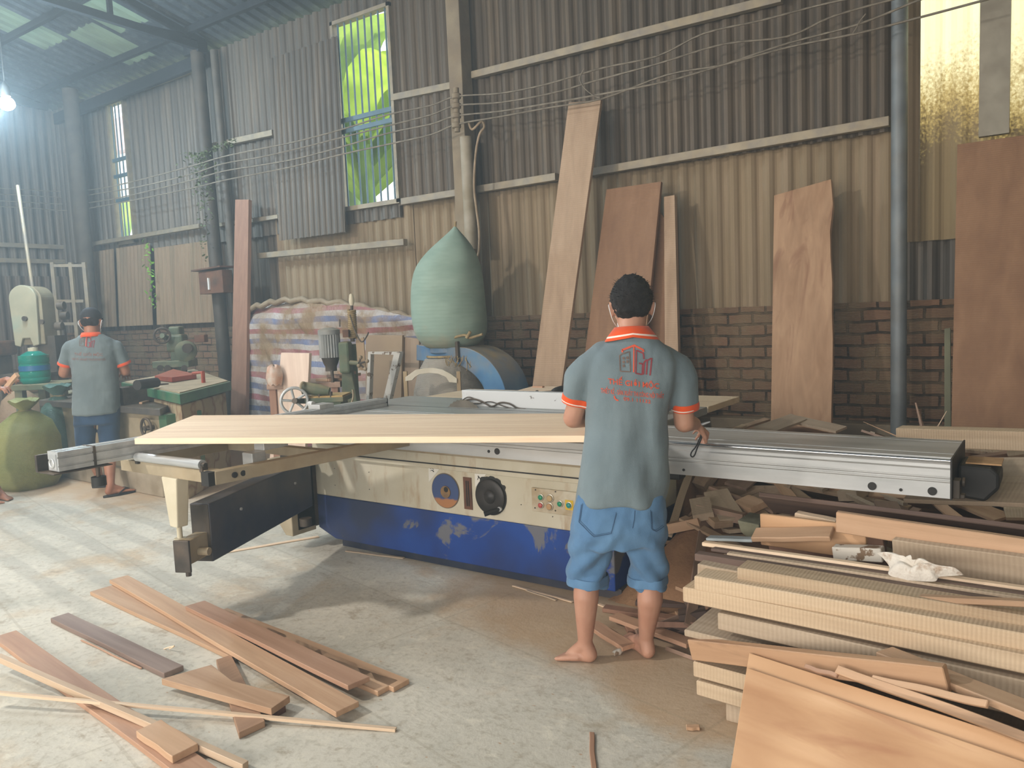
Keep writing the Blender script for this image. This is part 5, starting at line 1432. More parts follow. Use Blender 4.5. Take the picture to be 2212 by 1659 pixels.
obox('rip_fence', .62*Lx, .70*Lx, .05, .5, .79, .95, m_iron, ts)
obox('brick_plinth', .1*Lx, Lx-.1, .02, .40, 0, .2, plain('whitewashed_block', 'a89c88', '8d806a', 6, .9), ts, .01)
w1 = P(316, 925, Y=(tp[1]+dy*.02).y); MB().torus(w1, dy, .085, .012, 28, 8).build('hand_wheel', m_blackd, ts, smooth=60)
MB().cyl(w1-dy*.02, w1+dy*.1, .022, None, 12).build('wheel_hub', m_blackd, ts, smooth=40)
for k_ in range(3): a_ = k_*2.09; MB().cyl(w1, w1+dx*.085*math.cos(a_)+Vector((0, 0, .085*math.sin(a_))), .007, None, 6).build('wheel_spoke', m_blackd, ts)
box_obj('wood_strip', P(300, 873, Z=.792), P(366, 856, Z=.792)-P(300, 873, Z=.792), (0, 1, 0), .5, .03, .018, w_teak, label='thin wood strip lying on the dark table saw top', cat='wood strip')
obox('white_bag', .02, .03, .02, .03, .3, .31, m_white, ts) if False else None
curve_tube('floor_cable', [(262, 1002), (264, 1030), (258, 1048), (268, 1060), (300, 1057), (345, 1046)], [4.0]*6, .006, m_blackd, label='dark cable drooping to the floor beside the flip-flops', cat='cable')

# --- big green machine table with brick base and radial machine
f = GD(440, 8.7, 45); q = f.at
gt = rt('machine_table', f, 'large green edged machine table on a cream brick base', 'machine table')
zz = .93
a_, b_, c_, d_ = P(388, 852, Z=zz), P(499, 824, Z=zz), P(420, 797, Z=zz), P(262, 826, Z=zz)
MB().prism([a_, b_, c_, d_], (0, 0, -.085)).build('green_rim', m_green, gt, bevel=.006)
ins = [p.lerp((a_+b_+c_+d_)/4, .06)+Vector((0, 0, .008)) for p in (a_, b_, c_, d_)]
MB().prism(ins, (0, 0, -.01)).build('table_board', plain('worn_table_board', 'b3a184', '97876c', 5, .7), gt)
t = NT('patched_plaster'); k = t.ramp(t.noise(t.map(), 5, 3, .4), ((.42, 'a39476'), (.5, '8a6e56'), (.58, 'b0a284'))); m_patch = t.fin(k, .9)
bs_ = [p.lerp((a_+b_+c_+d_)/4, .12) for p in (a_, b_, c_, d_)]
MB().prism([Vector((p.x, p.y, 0)) for p in bs_], (0, 0, zz-.11)).build('brick_base', m_patch, gt, bevel=.01)
g0 = P(330, 880, Z=.7); 
# red clamp
cl = P(428, 826, Z=zz+.01)
mb = MB(); mb.tube([P(418, 806, Y=cl.y), P(438, 804, Y=cl.y), P(440, 830, Y=cl.y), P(438, 850, Y=cl.y), P(424, 851, Y=cl.y)], .022, 8, flat=.7)
mb.build('c_clamp', m_red, smooth=40, label='red clamp gripping the green table edge', cat='clamp')
q0 = P(340, 812, Z=zz+.02); 
MB().prism([P(335, 822, Z=zz+.012), P(372, 826, Z=zz+.012), P(425, 818, Z=zz+.012), P(375, 806, Z=zz+.012)], (0, 0, .05)).build('red_board', m_red, bevel=.004, label='low red-orange guard board lying on the green table', cat='board')
c0 = P(296, 832, Z=zz+.06); c1 = P(338, 826, Z=zz+.06)
MB().tube([c0, c1], .045, 18).build('feed_roller', m_black, smooth=40, label='black roller cylinder at the back of the green table', cat='roller')
# radial machine
f = GD(385, 9.3, 35); q = f.at; rm = rt('radial_arm_machine', f, 'dusty radial machine with spoked handwheel before the brick wall', 'machine')
part(MB().bb(q(368, 700).x, q(392, 700).x, -.08, .08, .9, q(380, 705).z), f, 'column', m_greend, rm, bevel=.02)
part(MB().bb(q(362, 700).x, q(398, 700).x, -.1, .1, q(380, 760).z, q(380, 722).z), f, 'head', m_greend, rm, bevel=.03)
part(MB().torus(q(350, 725, -.2), (.35, -1, 0), .085, .013, 28, 8), f, 'handwheel', m_blackd, rm, smooth=60)
for k_ in range(4):
    a_ = k_*PI/2+.4; cc = q(350, 725, -.2); e1 = Vector((1, .35, 0)).normalized()
    part(MB().cyl(cc, cc+e1*.085*math.cos(a_)+Vector((0, 0, .085*math.sin(a_))), .008, None, 6), f, 'spoke', m_blackd, rm)
part(MB().cyl(q(350, 725, -.24), q(372, 735, 0), .03, None, 14), f, 'shaft', m_greend, rm, smooth=40)
part(MB().lathe(q(402, 758, -.1), (.3, -1, 0), ((.12, -.05), (.12, .05), (.09, .06), (.03, .06)), 28), f, 'blade_guard', m_greend, rm, smooth=40)
part(MB().lathe(q(406, 752, -.17), (.3, -1, 0), ((.055, -.05), (.055, .1), (.001, .1)), 20), f, 'motor', m_blackd, rm, smooth=40)
part(MB().beam(q(395, 738, -.05), q(425, 735, -.05), .03, .03), f, 'handle_bar', m_rust, rm)
part(MB().bb(q(436, 730).x-.06, q(436, 730).x+.06, -.08, .04, q(436, 732).z-.04, q(436, 732).z+.05), f, 'switch_box', m_rust, rm, bevel=.008)
part(MB().bb(q(340, 790).x, q(418, 790).x, -.14, .14, q(380, 793).z, q(380, 778).z), f, 'carriage', m_greend, rm, bevel=.01)
for x_ in (346, 362, 398): part(MB().cyl(q(x_, 795, -.17), q(x_, 795, -.12), .035, None, 16), f, 'roller', m_blackd, rm, smooth=40)
part(MB().bb(q(366, 800).x, q(386, 800).x, -.12, .08, .9, q(380, 778).z), f, 'pedestal', m_blackd, rm)
# junction box on the dark column
a_ = P(428, 580, Y=YW-.45); b_ = P(487, 632, Y=YW-.45)
jb = root('shelf_box', ((a_.x+b_.x)/2, YW-.4, b_.z), 'rusty open electrical box with a sloping lid fixed on the dark column', 'box')
MB().bb(a_.x+.04, b_.x, YW-.48, YW-.33, b_.z, a_.z-.05).build('box_body', m_rust, jb, bevel=.006)
MB().prism([(a_.x-.06, YW-.52, a_.z-.04), (b_.x+.02, YW-.52, a_.z-.02), (b_.x+.02, YW-.52, a_.z), (a_.x-.06, YW-.52, a_.z-.02)], (0, .24, 0)).build('lid', m_rust, jb)
MB().bb((a_.x+b_.x)/2-.02, (a_.x+b_.x)/2+.01, YW-.5, YW-.48, b_.z+.05, b_.z+.2).build('white_tag', m_white, jb)
# square leaning stake left of the plank
box_obj('wooden_stake', P(440, 800, Y=6.0), (.02, .0, 1), (1, 0, 0), 1.1, .05, .05, wood('grey_stake', '7b6a55', '8d7a62', along='X'), label='grey stake standing upright beside the brick wall behind the green table', cat='post') if False else None

# --- leaning planks on the wall: front face plane from the floor line to the wall
def lean(name, pix, yb, yt, zt_, th, m, label, cat='plank', group='tall planks leaning on the wall', wob=0):
    """pix: (top-left, top-right, lower-right, lower-left); the lower edge is continued down to the floor"""
    n_ = Vector((0, -zt_, (yt-yb))).normalized(); p0 = Vector((0, yb, 0))
    c = [PP(x_, y_, p0, n_) for x_, y_ in pix]
    for i, j in ((2, 1), (3, 0)):
        d = c[i]-c[j]; c[i] = c[j]+d*(c[j].z/(c[j].z-c[i].z))
    poly = [c[0], c[1]]
    if wob:
        for k_ in range(1, 12): p = c[1].lerp(c[2], k_/12); poly.append(p+Vector((wob*mnoise.noise(Vector((k_*.6, 1.3, 0))), 0, 0)))
    poly += [c[2], c[3]]
    back = n_*-th if n_.y < 0 else n_*th
    mb = MB().prism(poly, back)
    return mb.build(name, m, bevel=.002, label=label, cat=cat, group=group)


lean('leaning_plank', ((1228, 222), (1298, 215), (1213, 835), (1150, 835)), 5.75, 6.3, 3.35, .035, w_slab, 'tallest light brown plank leaning on the wall, tilted to the right')
lean('leaning_plank', ((1310, 409), (1428, 392), (1394, 735), (1267, 735)), 5.85, 6.38, 2.55, .035, w_slab2, 'broad orange-brown plank leaning on the wall behind the head of the worker at the saw')
lean('leaning_plank', ((1434, 425), (1457, 421), (1465, 760), (1436, 760)), 6.0, 6.4, 2.45, .05, w_slab, 'narrow plank on the wall just right of the broad orange-brown plank')
lean('leaning_plank', ((1404, 430), (1434, 470), (1440, 760), (1390, 760)), 6.08, 6.44, 2.4, .03, w_slab2, 'reddish-brown plank squeezed behind the broad and the narrow leaning planks')
lean('leaning_slab', ((1672, 422), (1795, 387), (1800, 928), (1665, 922)), 5.9, 6.4, 2.38, .05, w_live, 'live edge orange slab with dark stains leaning alone on the wall', wob=.03)
lean('leaning_slab', ((2068, 312), (2330, 275), (2330, 925), (2055, 925)), 5.55, 6.25, 2.55, .06, w_slab2, 'huge wide orange-brown slab at the right edge of the wall', wob=0)
lean('leaning_plank', ((2040, 710), (2053, 708), (2054, 925), (2040, 925)), 5.9, 6.2, 1.5, .03, plain('grey_green_stick', '77775f', '6b6a55', 5, .8), 'thin grey-green strip standing beside the huge orange-brown slab')
lean('leaning_plank', ((508, 431), (537, 431), (531, 893), (498, 893)), 5.9, 6.35, 3.05, .05, w_rdv, 'tall narrow reddish plank leaning left of the striped tarpaulin')

# --- striped tarpaulin
t = NT('striped_tarpaulin'); v = t.map((1, 1, 1)); sx_ = t.n('SeparateXYZ'); t.l(v, sx_.inputs[0])
zz_ = t.math('ADD', t.math('MULTIPLY', sx_.outputs[2], 1/.52), t.math('MULTIPLY', t.noise(t.map((.5, .5, 1)), 1.1, 3), .5))
fr_ = t.math('FRACT', zz_)
k = t.n('ValToRGB'); k.color_ramp.interpolation = 'CONSTANT'; e = k.color_ramp.elements
cs = ['b9b3ac', 'a06a6c', 'b6b0aa', '757d98', 'b2aba4', '9e686b', 'b4ada6', '737b96']
while len(e) < 8: e.new(.5)
for i, c in enumerate(cs): e[i].position = i/8; e[i].color = lin(c)
t.l(fr_, k.inputs[0])
kk = t.mix(k.outputs[0], '8d7452', t.ramp(t.math('ADD', t.noise(v, 2.2, 6, .65), t.math('MULTIPLY', sx_.outputs[2], .10)), ((.44, (0, 0, 0, 1)), (.62, (.9, .9, .9, 1)))))
t.bump(t.noise(t.map((1, 1, .4), rot=(0, R(35), 0)), 7, 5, .6), .8, .05); m_tarp = t.fin(kk, .5)
top = [(534, 668), (560, 660), (600, 650), (645, 646), (700, 650), (757, 655), (820, 668), (870, 678), (925, 690)]
pts = [P(x_, y_, Y=6.25) for x_, y_ in top]; vs = []; fs = []; NX, NZ = 90, 40
for i in range(NX+1):
    s_ = i/NX*(len(pts)-1); a_ = pts[min(int(s_), len(pts)-2)]; b_ = pts[min(int(s_), len(pts)-2)+1]; p = a_.lerp(b_, s_-int(min(s_, len(pts)-2.0001)) if s_ < len(pts)-1 else 1)
    for j in range(NZ+1):
        u_ = j/NZ; z = p.z*(1-u_)+.0*u_
        dz = .05*math.sin(u_*9+p.x*1.5)*math.exp(-u_*3)
        yy = 6.25-.25*u_**.7-.12*math.sin(u_*14+p.x*.9)*math.exp(-u_*5)+.05*mnoise.noise(Vector((p.x*3.0+z*2.2, z*2.5, 1)))+.03*mnoise.noise(Vector((p.x*9+z*8, z*5, 4)))
        vs.append((p.x+.02*math.sin(z*9), yy, z))
for i in range(NX):
    for j in range(NZ): a_ = i*(NZ+1)+j; fs.append((a_, a_+1, a_+NZ+2, a_+NZ+1))
MB().add(vs, fs).build('tarpaulin', m_tarp, smooth=180, label='red, white and blue striped tarpaulin hung over the wall behind the drill press', cat='tarpaulin')
# rolled top seam
MB().tube([p+Vector((0, -.03, -.01+.02*math.sin(i*2.1))) for i, p in enumerate(smooth_pts(pts, 4))], .035, 10).build('rolled_tarpaulin', plain('dusty_plastic_roll', '86745c', '9a8a72', 7, .6, bump=.5), smooth=180, label='dusty rolled edge of plastic sheeting along the top of the striped tarpaulin', cat='plastic sheet')

# --- panels, frame and boards in front of the tarpaulin
def flat(name, pix, y, th, m, label, cat, group=None, parent=None, tilt=0, bev=.003):
    lo_ = min(P(a_, b_, Y=y).z for a_, b_ in pix)
    c = [P(a_, b_, Y=y) for a_, b_ in pix]; c = [p+Vector((0, tilt*(p.z-lo_), 0)) for p in c]
    return MB().prism(c, (0, th, 0)).build(name, m, parent, bevel=bev, label=label, cat=cat, group=group)
def down(pix, y):   # carry the two lower corners to the floor
    c = [P(a_, b_, Y=y) for a_, b_ in pix]
    for i, j in ((2, 1), (3, 0)): d = c[i]-c[j]; c[i] = c[j]+d*(c[j].z/(c[j].z-c[i].z))
    return c
def standing(name, pix, y, th, m, label, cat, group=None, bev=.003):
    return MB().prism(down(pix, y), (0, th, 0)).build(name, m, bevel=bev, label=label, cat=cat, group=group)
m_beig = plain('beige_board', 'a58e72', '98826a', 2, .7)
standing('door_panel', ((790, 724), (869, 724), (866, 900), (790, 900)), 5.86, .03, m_beig, 'smooth beige panel standing behind the chipped white frame', 'panel')
standing('door_panel', ((869, 728), (905, 732), (905, 900), (869, 900)), 5.9, .03, wood('brownish_board', '8f735a', 'a08468', along='Z'), 'narrow brown panel between the beige panel and the dust bag', 'panel')
standing('pale_plank', ((607, 762), (668, 763), (662, 900), (592, 900)), 4.55, .03, wood('whitish_plank', 'b89c88', 'c8ae98', 'd4bca6', along='Z'), 'whitish pink plank standing left of the drill press', 'plank')
fr2 = root('window_frame_scrap', P(840, 860, Y=5.5).xy.to_3d(), 'chipped white wooden frame leaning open behind the saw', 'wooden frame')
t = NT('peeling_white'); k = t.mix('cfc9bd', '7c6650', t.ramp(t.noise(t.map(), 16, 5, .6), ((.56, (0, 0, 0, 1)), (.6, (1, 1, 1, 1))))); m_peel = t.fin(k, .6)
MB().prism([P(a_, b_, Y=5.55) for a_, b_ in ((797, 760), (863, 760), (861, 767), (797, 765))], (0, .05, 0)).build('top_rail', m_peel, fr2, bevel=.002)
c = down(((851, 762), (864, 762), (840, 868), (826, 868)), 5.52); MB().prism(c, (0, .05, 0)).build('stile', m_peel, fr2, bevel=.002)
c = down(((795, 760), (801, 760), (797, 868), (790, 868)), 5.56); MB().prism(c, (0, .05, 0)).build('stile', m_peel, fr2, bevel=.002)

# --- pale chair frame
f = GD(928, 6.8, 27); q = f.at; ch = rt('chair', f, 'unfinished pale chair frame with a curved top rail in front of the dust collector', 'chair')
m_chair = plain('pale_primed_wood', 'cfc9b8', 'bdb5a0', 5, .7)
for x_, sl_ in ((872, 0), (988, 0)):
    a_ = q(x_, 803); c0 = Vector((a_.x, .02, 0)); part(MB().beam(c0, (a_.x, .05, a_.z), .035, .03, up=(0, 1, 0)), f, 'back_post', plain('bare_wood_post', 'a89372', '988262', 6, .7) , ch, bevel=.003)
    part(MB().beam((a_.x+(.04 if x_ < 900 else -.04), -.42, 0), (a_.x+(.04 if x_ < 900 else -.04), -.42, .43), .04, .04, up=(0, 1, 0)), f, 'front_leg', m_chair, ch, bevel=.003)
po = [q(x_, y_) for x_, y_ in ((874, 815), (882, 810), (895, 800), (915, 796), (935, 795), (955, 799), (972, 808), (986, 818), (986, 828), (969, 826), (962, 815), (945, 808), (925, 806), (905, 809), (895, 815), (889, 822), (874, 824))]
part(MB().prism([Vector((p.x, .02, p.z)) for p in po], (0, .028, 0)), f, 'curved_top_rail', m_chair, ch, bevel=.003)
xa, xb = q(872, 803).x, q(988, 803).x
part(MB().bb(xa, xb, -.44, .04, .40, .44), f, 'seat', m_chair, ch, bevel=.006)
part(MB().bb(xa, xb, .02, .045, .62, .66), f, 'lower_rail', m_chair, ch, bevel=.002)

# --- dust collector: bag, blower duct, lower bag
yb_ = 5.72
q = lambda x_, y_: P(x_, y_, Y=yb_)
dc = root('dust_collector', (q(972, 740).x, yb_, 0), 'dust collector with a big pale green cloth bag over a blue duct', 'dust collector')
t = NT('pale_green_cloth'); v = t.map((1, 1, 1)); k = t.ramp(t.noise(t.map((1, 1, 3)), 3, 5), ((.3, '7d9486'), (.7, '93a899')))
wv = t.n('TexWave', wave_type='BANDS', bands_direction='Z'); wv.inputs['Scale'].default_value = 9; wv.inputs['Distortion'].default_value = 6; wv.inputs['Detail'].default_value = 3; t.l(t.map((.3, .3, 1)), wv.inputs['Vector'])
t.bump(wv.outputs['Fac'], .08, .01)
sx_ = t.n('SeparateXYZ'); t.l(v, sx_.inputs[0])
k = t.mix(k, 'a39a80', t.ramp(t.math('ADD', t.math('MULTIPLY', sx_.outputs[2], -.6), t.noise(v, 3, 4)), ((.72, (0, 0, 0, 1)), (.95, (.8, .8, .8, 1)))))
m_bag = t.fin(k, .8)
lv = [(983, 983, 487), (972, 992, 500), (951, 1008, 520), (926, 1022, 545), (908, 1031, 572), (901, 1037, 600), (899, 1041, 640), (900, 1044, 680), (904, 1046, 708), (910, 1044, 728), (922, 1032, 742), (932, 1014, 754)]
vs = []; fs = []; n = 40
dirx = Vector((1, 0, 0)); diry = Vector((0, 1, 0))
for (l_, r_, y_) in lv:
    a_, b_ = q(l_, y_), q(r_, y_); c_ = (a_+b_)/2; rw = max((b_.x-a_.x)/2*.88, .002)
    for k_ in range(n):
        a2 = 2*PI*k_/n; w_ = 1+.012*math.sin(a2*7+y_*.03); vs.append((c_.x+rw*math.cos(a2)*w_, yb_+rw*math.sin(a2)*w_, c_.z))
for i in range(len(lv)-1):
    for k_ in range(n): k2 = (k_+1) % n; fs.append((i*n+k_, i*n+k2, (i+1)*n+k2, (i+1)*n+k_))
fs.append(tuple((len(lv)-1)*n+k_ for k_ in range(n)))
o = MB().add(vs, fs).build('filter_bag', m_bag, dc, smooth=180); md = o.modifiers.new('s', 'SUBSURF'); md.levels = md.render_levels = 1
MB().cyl(q(983, 492), q(984, 478), .012, None, 8).build('bag_tie', m_rope, dc)
curve_tube('hanging_string', [(984, 482), (982, 440)], yb_, .003, m_rope, parent=dc) if False else None
m_duct = plain('dusty_blue_duct', '3e6c96', '59809e', 4, .45, dust='a3906c', amt=1.0)
# horizontal outlet and curved duct (rectangular section sweep)
pc = [(925, 759), (960, 762), (1000, 763), (1035, 772), (1068, 795), (1090, 830), (1100, 880), (1100, 950)]
hw_ = [19, 18, 17, 24, 27, 28, 28, 28]
pl = [q(*p) for p in pc]; pl = smooth_pts(pl, 4); hs_ = [hw_[min(int(i/4), 7)]*(1-(i % 4)/4)+hw_[min(int(i/4)+1, 7)]*((i % 4)/4) for i in range(len(pl))]
vs = []; fs = []
for i, p in enumerate(pl):
    d = (pl[min(i+1, len(pl)-1)]-pl[max(i-1, 0)]).normalized(); nn = Vector((-d.z, 0, d.x)); h_ = hs_[i]/255
    for (a2, b2) in ((1, -.17), (1, .2), (-1, .2), (-1, -.17)): vs.append(p+nn*h_*a2+Vector((0, b2, 0)))
for i in range(len(pl)-1):
    for k_ in range(4): k2 = (k_+1) % 4; fs.append((i*4+k_, i*4+k2, (i+1)*4+k2, (i+1)*4+k_))
fs += [(0, 1, 2, 3), tuple(len(vs)-4+k_ for k_ in range(4))]
MB().add(vs, fs).build('blower_duct', m_duct, dc, smooth=40, bevel=.006)
a_, b_ = q(1012, 735), q(1020, 778); MB().bb(a_.x, a_.x+.03, yb_-.2, yb_-.17, b_.z, a_.z).build('duct_bracket', m_iron, dc)
c_ = q(972, 750)
MB().lathe((c_.x, yb_, c_.z), (0, 0, 1), ((.19, -.05), (.2, -.04), (.2, .04), (.18, .06)), 32).build('bag_collar', m_duct, dc, smooth=40)
lv = [(925, 1022, 772), (912, 1040, 800), (905, 1052, 840), (902, 1055, 900), (905, 1052, 960), (915, 1040, 990)]
vs = []; fs = []
for (l_, r_, y_) in lv:
    a_, b_ = q(l_, y_), q(r_, y_); c_ = (a_+b_)/2; rw = (b_.x-a_.x)/2*.86
    for k_ in range(n): a2 = 2*PI*k_/n; vs.append((c_.x+rw*math.cos(a2), yb_+rw*math.sin(a2), max(c_.z, .0)))
for i in range(len(lv)-1):
    for k_ in range(n): k2 = (k_+1) % n; fs.append((i*n+k_, i*n+k2, (i+1)*n+k2, (i+1)*n+k_))
fs.append(tuple(range(n-1, -1, -1))); fs.append(tuple((len(lv)-1)*n+k_ for k_ in range(n)))
MB().add(vs, fs).build('collection_bag', weave('grey_lower_bag', '8f887c', 'a39a8c'), dc, smooth=50)
rr = random.Random(4); mb = MB()
for i in range(26):
    x_ = 925+i*4.2; p = P(x_, 770+rr.uniform(-3, 3), Y=yb_-.24+abs(x_-975)/55*.12); mb.tube([p, p+Vector((rr.uniform(-.03, .03), -.01, -.04)), p+Vector((rr.uniform(-.05, .05), -.015, -rr.uniform(.06, .12)))], .004, 5)
mb.torus((q(972, 768).x, yb_, q(972, 768).z), (0, 0, 1), .215, .012, 30, 6)
mb.build('frayed_rope', m_rope, dc, smooth=60)
mb = MB(); mb.tube(smooth_pts([P(970, 735, Y=yb_-.2), P(985, 728, Y=yb_-.22), P(1005, 724, Y=yb_-.22), P(1014, 730, Y=yb_-.22), P(1030, 726, Y=yb_-.2), P(1042, 722, Y=yb_-.2)], 4), .012, 8); mb.tube([P(1008, 730, Y=yb_-.24), P(1016, 716, Y=yb_-.24)], .014, 8); mb.build('rope_knot', m_rope, dc, smooth=60)

# --- drill press
f = GD(735, 6.9, 35.3); q = f.at; dp = rt('drill_press', f, 'dusty green bench drill press with a grey finned motor', 'drill press')
c_ = q(712, 742, 0); rm_ = (q(735, 740).x-q(689, 740).x)/2
mb = MB(); n = 48; vs = []; fs = []
z0_, z1_ = q(712, 772).z, q(712, 720).z
for z in (z0_, z1_):
    for k_ in range(n): a_ = 2*PI*k_/n; r_ = rm_*(1 if k_ % 2 else .88); vs.append((c_.x+r_*math.cos(a_), r_*math.sin(a_), z))
for k_ in range(n): k2 = (k_+1) % n; fs.append((k_, k2, n+k2, n+k_))
fs += [tuple(range(n-1, -1, -1)), tuple(n+k_ for k_ in range(n))]
part(mb.add(vs, fs), f, 'motor_fins', m_grey, dp)
part(MB().lathe((c_.x, 0, z1_), (0, 0, 1), ((rm_*1.02, -.01), (rm_*1.02, .03), (rm_*.6, .045), (rm_*.4, .05), (.001, .05)), 28), f, 'motor_cap', m_grey, dp, smooth=40)
part(MB().lathe((c_.x, 0, z0_), (0, 0, 1), ((rm_*.85, 0), (rm_*.7, -.05), (.05, -.08), (.05, -.12)), 24), f, 'motor_foot', m_blackd, dp, smooth=40)
part(MB().bb(q(733, 740).x, q(756, 740).x, -.07, .10, q(740, 806).z, q(740, 738).z), f, 'head_casting', m_greend, dp, bevel=.02)
part(MB().cyl((q(750, 740).x, .14, 0), (q(750, 740).x, .14, q(750, 745).z), .05, None, 18), f, 'column', m_greend, dp, smooth=40)
part(MB().prism([q(738, 800), q(760, 800), q(772, 870), q(738, 870)], (0, .16, 0)), f, 'frame', m_greend, dp, bevel=.01)
part(MB().bb(q(700, 900).x, q(780, 900).x, -.25, .25, 0, .62), f, 'stand', m_greend, dp, bevel=.01)
part(MB().cyl(q(717, 800, -.05), q(719, 826, -.05), .014, None, 10), f, 'spindle', m_iron, dp)
part(MB().cyl(q(757, 783, -.08), q(776, 785, -.12), .02, None, 12), f, 'feed_hub', m_greend, dp, smooth=40)
for (a_, b_) in ((779, 772), (793, 780), (789, 797), (775, 790)):
    part(MB().cyl(q(776, 785, -.12), q(a_, b_, -.13), .008, None, 8), f, 'feed_lever', m_iron, dp)
    part(MB().sphere(q(a_, b_, -.13), .018, 8), f, 'lever_knob', plain('dusty_knob', '9a8a70', '7c6c54', 8, .5), dp, smooth=180)
part(MB().tube([q(762, 738), q(759, 690), q(760, 660)], [.02, .018, .013], 10), f, 'upright_bar', m_blackd, dp, smooth=40)
part(MB().lathe(q(760, 660), (0, 0, 1), ((.012, 0), (.022, .02), (.024, .05), (.017, .09), (.012, .1), (.001, .105)), 16), f, 'bar_handle', m_cream, dp, smooth=50)
mb = MB(); a_ = q(761, 700); 
mb.tube([a_+Vector((.032*math.cos(i*.9), .032*math.sin(i*.9), (i-55)*.0023)) for i in range(110)], .0095, 6); part(mb, f, 'rope_wrapping', m_rope, dp, smooth=60)
part(MB().bb(q(744, 715).x, q(757, 715).x, -.09, -.02, q(750, 728).z, q(750, 712).z), f, 'brown_block', m_rust, dp, bevel=.004)
part(MB().prism([q(768, 735), q(785, 728), q(790, 800), q(774, 800)], (0, .03, 0)), f, 'belt_guard_board', m_beig, dp)
part(MB().cyl(q(734, 706), q(734, 690), .006, None, 6), f, 'oil_pin', m_iron, dp)
curve_tube('machine_cable', [(756, 680), (766, 712), (780, 738), (790, 730), (796, 718)], (f.G.y), .006, m_blackd, label='dark cable looping from the drill press', cat='cable')
# bench left of it with scrap pieces
f = GD(640, 7.0, 30); q = f.at; bn = rt('workbench', f, 'low makeshift timber bench behind the pale upright plank', 'bench')
zb_ = q(640, 828).z
part(MB().bb(q(575, 828).x, q(735, 828).x, .0, .5, zb_-.05, zb_), f, 'bench_top', w_brown, bn, bevel=.004)
for x_ in (585, 720):
    for y_ in (.05, .42): part(MB().bb(q(x_, 828).x-.03, q(x_, 828).x+.03, y_-.03, y_+.03, 0, zb_-.05), f, 'leg', w_rdv, bn)
rr = random.Random(9)
for i in range(8):
    c_ = f.xf @ Vector((q(672+i*8, 820).x, .12+.04*(i % 3), zb_+.002+.03*(i//3)))
    a2 = rr.uniform(-.5, .5)
    box_obj('wood_offcut', c_, (math.cos(a2), math.sin(a2), 0), (-math.sin(a2), math.cos(a2), 0), rr.uniform(.12, .22), .05, .026, rr.choice((w_teak, w_red, w_brown)), label='%s wood offcut in the heap on the low bench, %s' % (('reddish', 'brown')[i % 2], ('left end', 'left end, underneath', 'middle', 'middle, underneath', 'right of middle', 'upper layer', 'right end', 'right end, top')[i]), cat='wood offcut', group='offcuts on the bench by the drill press')
pb = GD(592, 6.95); q = pb.at
mb = MB(); mb.lathe((q(592, 800).x, 0, zb_), (0, 0, 1), ((.001, 0), (.06, 0), (.075, .07), (.06, .15), (.03, .17), (.001, .17)), 20); mb.v = [p+Vector((0, 0, .012*math.sin(7*math.atan2(p.y, p.x-q(592, 800).x)))) for p in mb.v]
part(mb, pb, 'plastic_bag', plain('white_plastic_bag', 'c2b8ac', 'b0764e', 7, .4), None, smooth=60, label='crumpled white and orange plastic bag on the bench beside the pale plank', cat='plastic bag')
# --- machine with spoked wheel in front
f = GD(680, 6.1, 32); q = f.at; jm = rt('sharpening_machine', f, 'low dusty machine with a spoked metal handwheel just behind the crosscut fence', 'machine')
part(MB().torus(q(636, 866, -.1), (.4, -1, 0), .10, .012, 32, 8), f, 'spoked_wheel', m_alu, jm, smooth=60)
for k_ in range(5):
    a_ = k_*2*PI/5+.5; cc = q(636, 866, -.1); e1 = Vector((1, .4, 0)).normalized(); part(MB().cyl(cc, cc+e1*.1*math.cos(a_)+Vector((0, 0, .1*math.sin(a_))), .010, None, 8), f, 'spoke', m_alu, jm)
part(MB().cyl(q(636, 866, -.13), q(660, 866, .05), .022, None, 12), f, 'axle', m_iron, jm, smooth=40)
part(MB().tube([q(655, 838), q(690, 842), q(712, 845)], [.05, .045, .03], 16), f, 'cylinder', m_greend, jm, smooth=40)
part(MB().torus(q(655, 836, -.05), (1, -.3, 0), .035, .01, 20, 6), f, 'end_ring', m_cream2, jm, smooth=60)
part(MB().bb(q(662, 860).x, q(745, 860).x, -.05, .25, q(700, 868).z, q(700, 858).z), f, 'sawdust_tray', m_greend, jm, bevel=.004)
part(MB().bb(q(665, 860).x, q(742, 860).x, -.03, .23, q(700, 858).z, q(700, 858).z+.012), f, 'sawdust_heap', plain('pale_sawdust', 'b89c6a', 'a58858', 20, .95), jm)
part(MB().bb(q(668, 880).x, q(738, 880).x, .0, .2, 0, q(700, 868).z), f, 'stand', m_greend, jm, bevel=.01)
part(MB().torus(q(725, 852, .0), (0, -1, 0), .14, .008, 24, 6, arc=(.6, 2.6)), f, 'curved_guard', m_cream2, jm, smooth=60)
for x_ in (690, 715): part(MB().cyl(q(x_, 858, -.02), q(x_, 846, -.02), .012, None, 8), f, 'clamp_screw', m_iron, jm)
# black-handled tool and board on the rear table
zz = .882
pl_ = [P(a_, b_, Z=zz+.03) for a_, b_ in ((1092, 850), (1155, 833), (1300, 838), (1290, 860))]
MB().prism(pl_, (0, 0, -.028)).build('plywood_sheet', w_pale, bevel=.002, label='pale plywood sheet lying behind the chipped white fence of the saw', cat='wood panel')
zz = .915
tl = root('grinder', P(1190, 845, Z=zz), 'black-handled hand tool lying on the plywood sheet behind the saw', 'hand tool')
MB().tube(smooth_pts([P(1192, 846, Z=zz+.02), P(1205, 842, Z=zz+.03), P(1222, 840, Z=zz+.03), P(1240, 841, Z=zz+.025)], 3), [.012, .016, .02, .022, .024, .024, .024, .022, .02, .016], 12).build('handle', m_black, tl, smooth=60)
MB().tube([P(1192, 846, Z=zz+.015), P(1162, 848, Z=zz+.012)], .007, 8).build('shaft', m_iron, tl)
MB().sphere(P(1160, 848, Z=zz+.012), .016, 8).build('tool_head', m_black, tl, smooth=180)
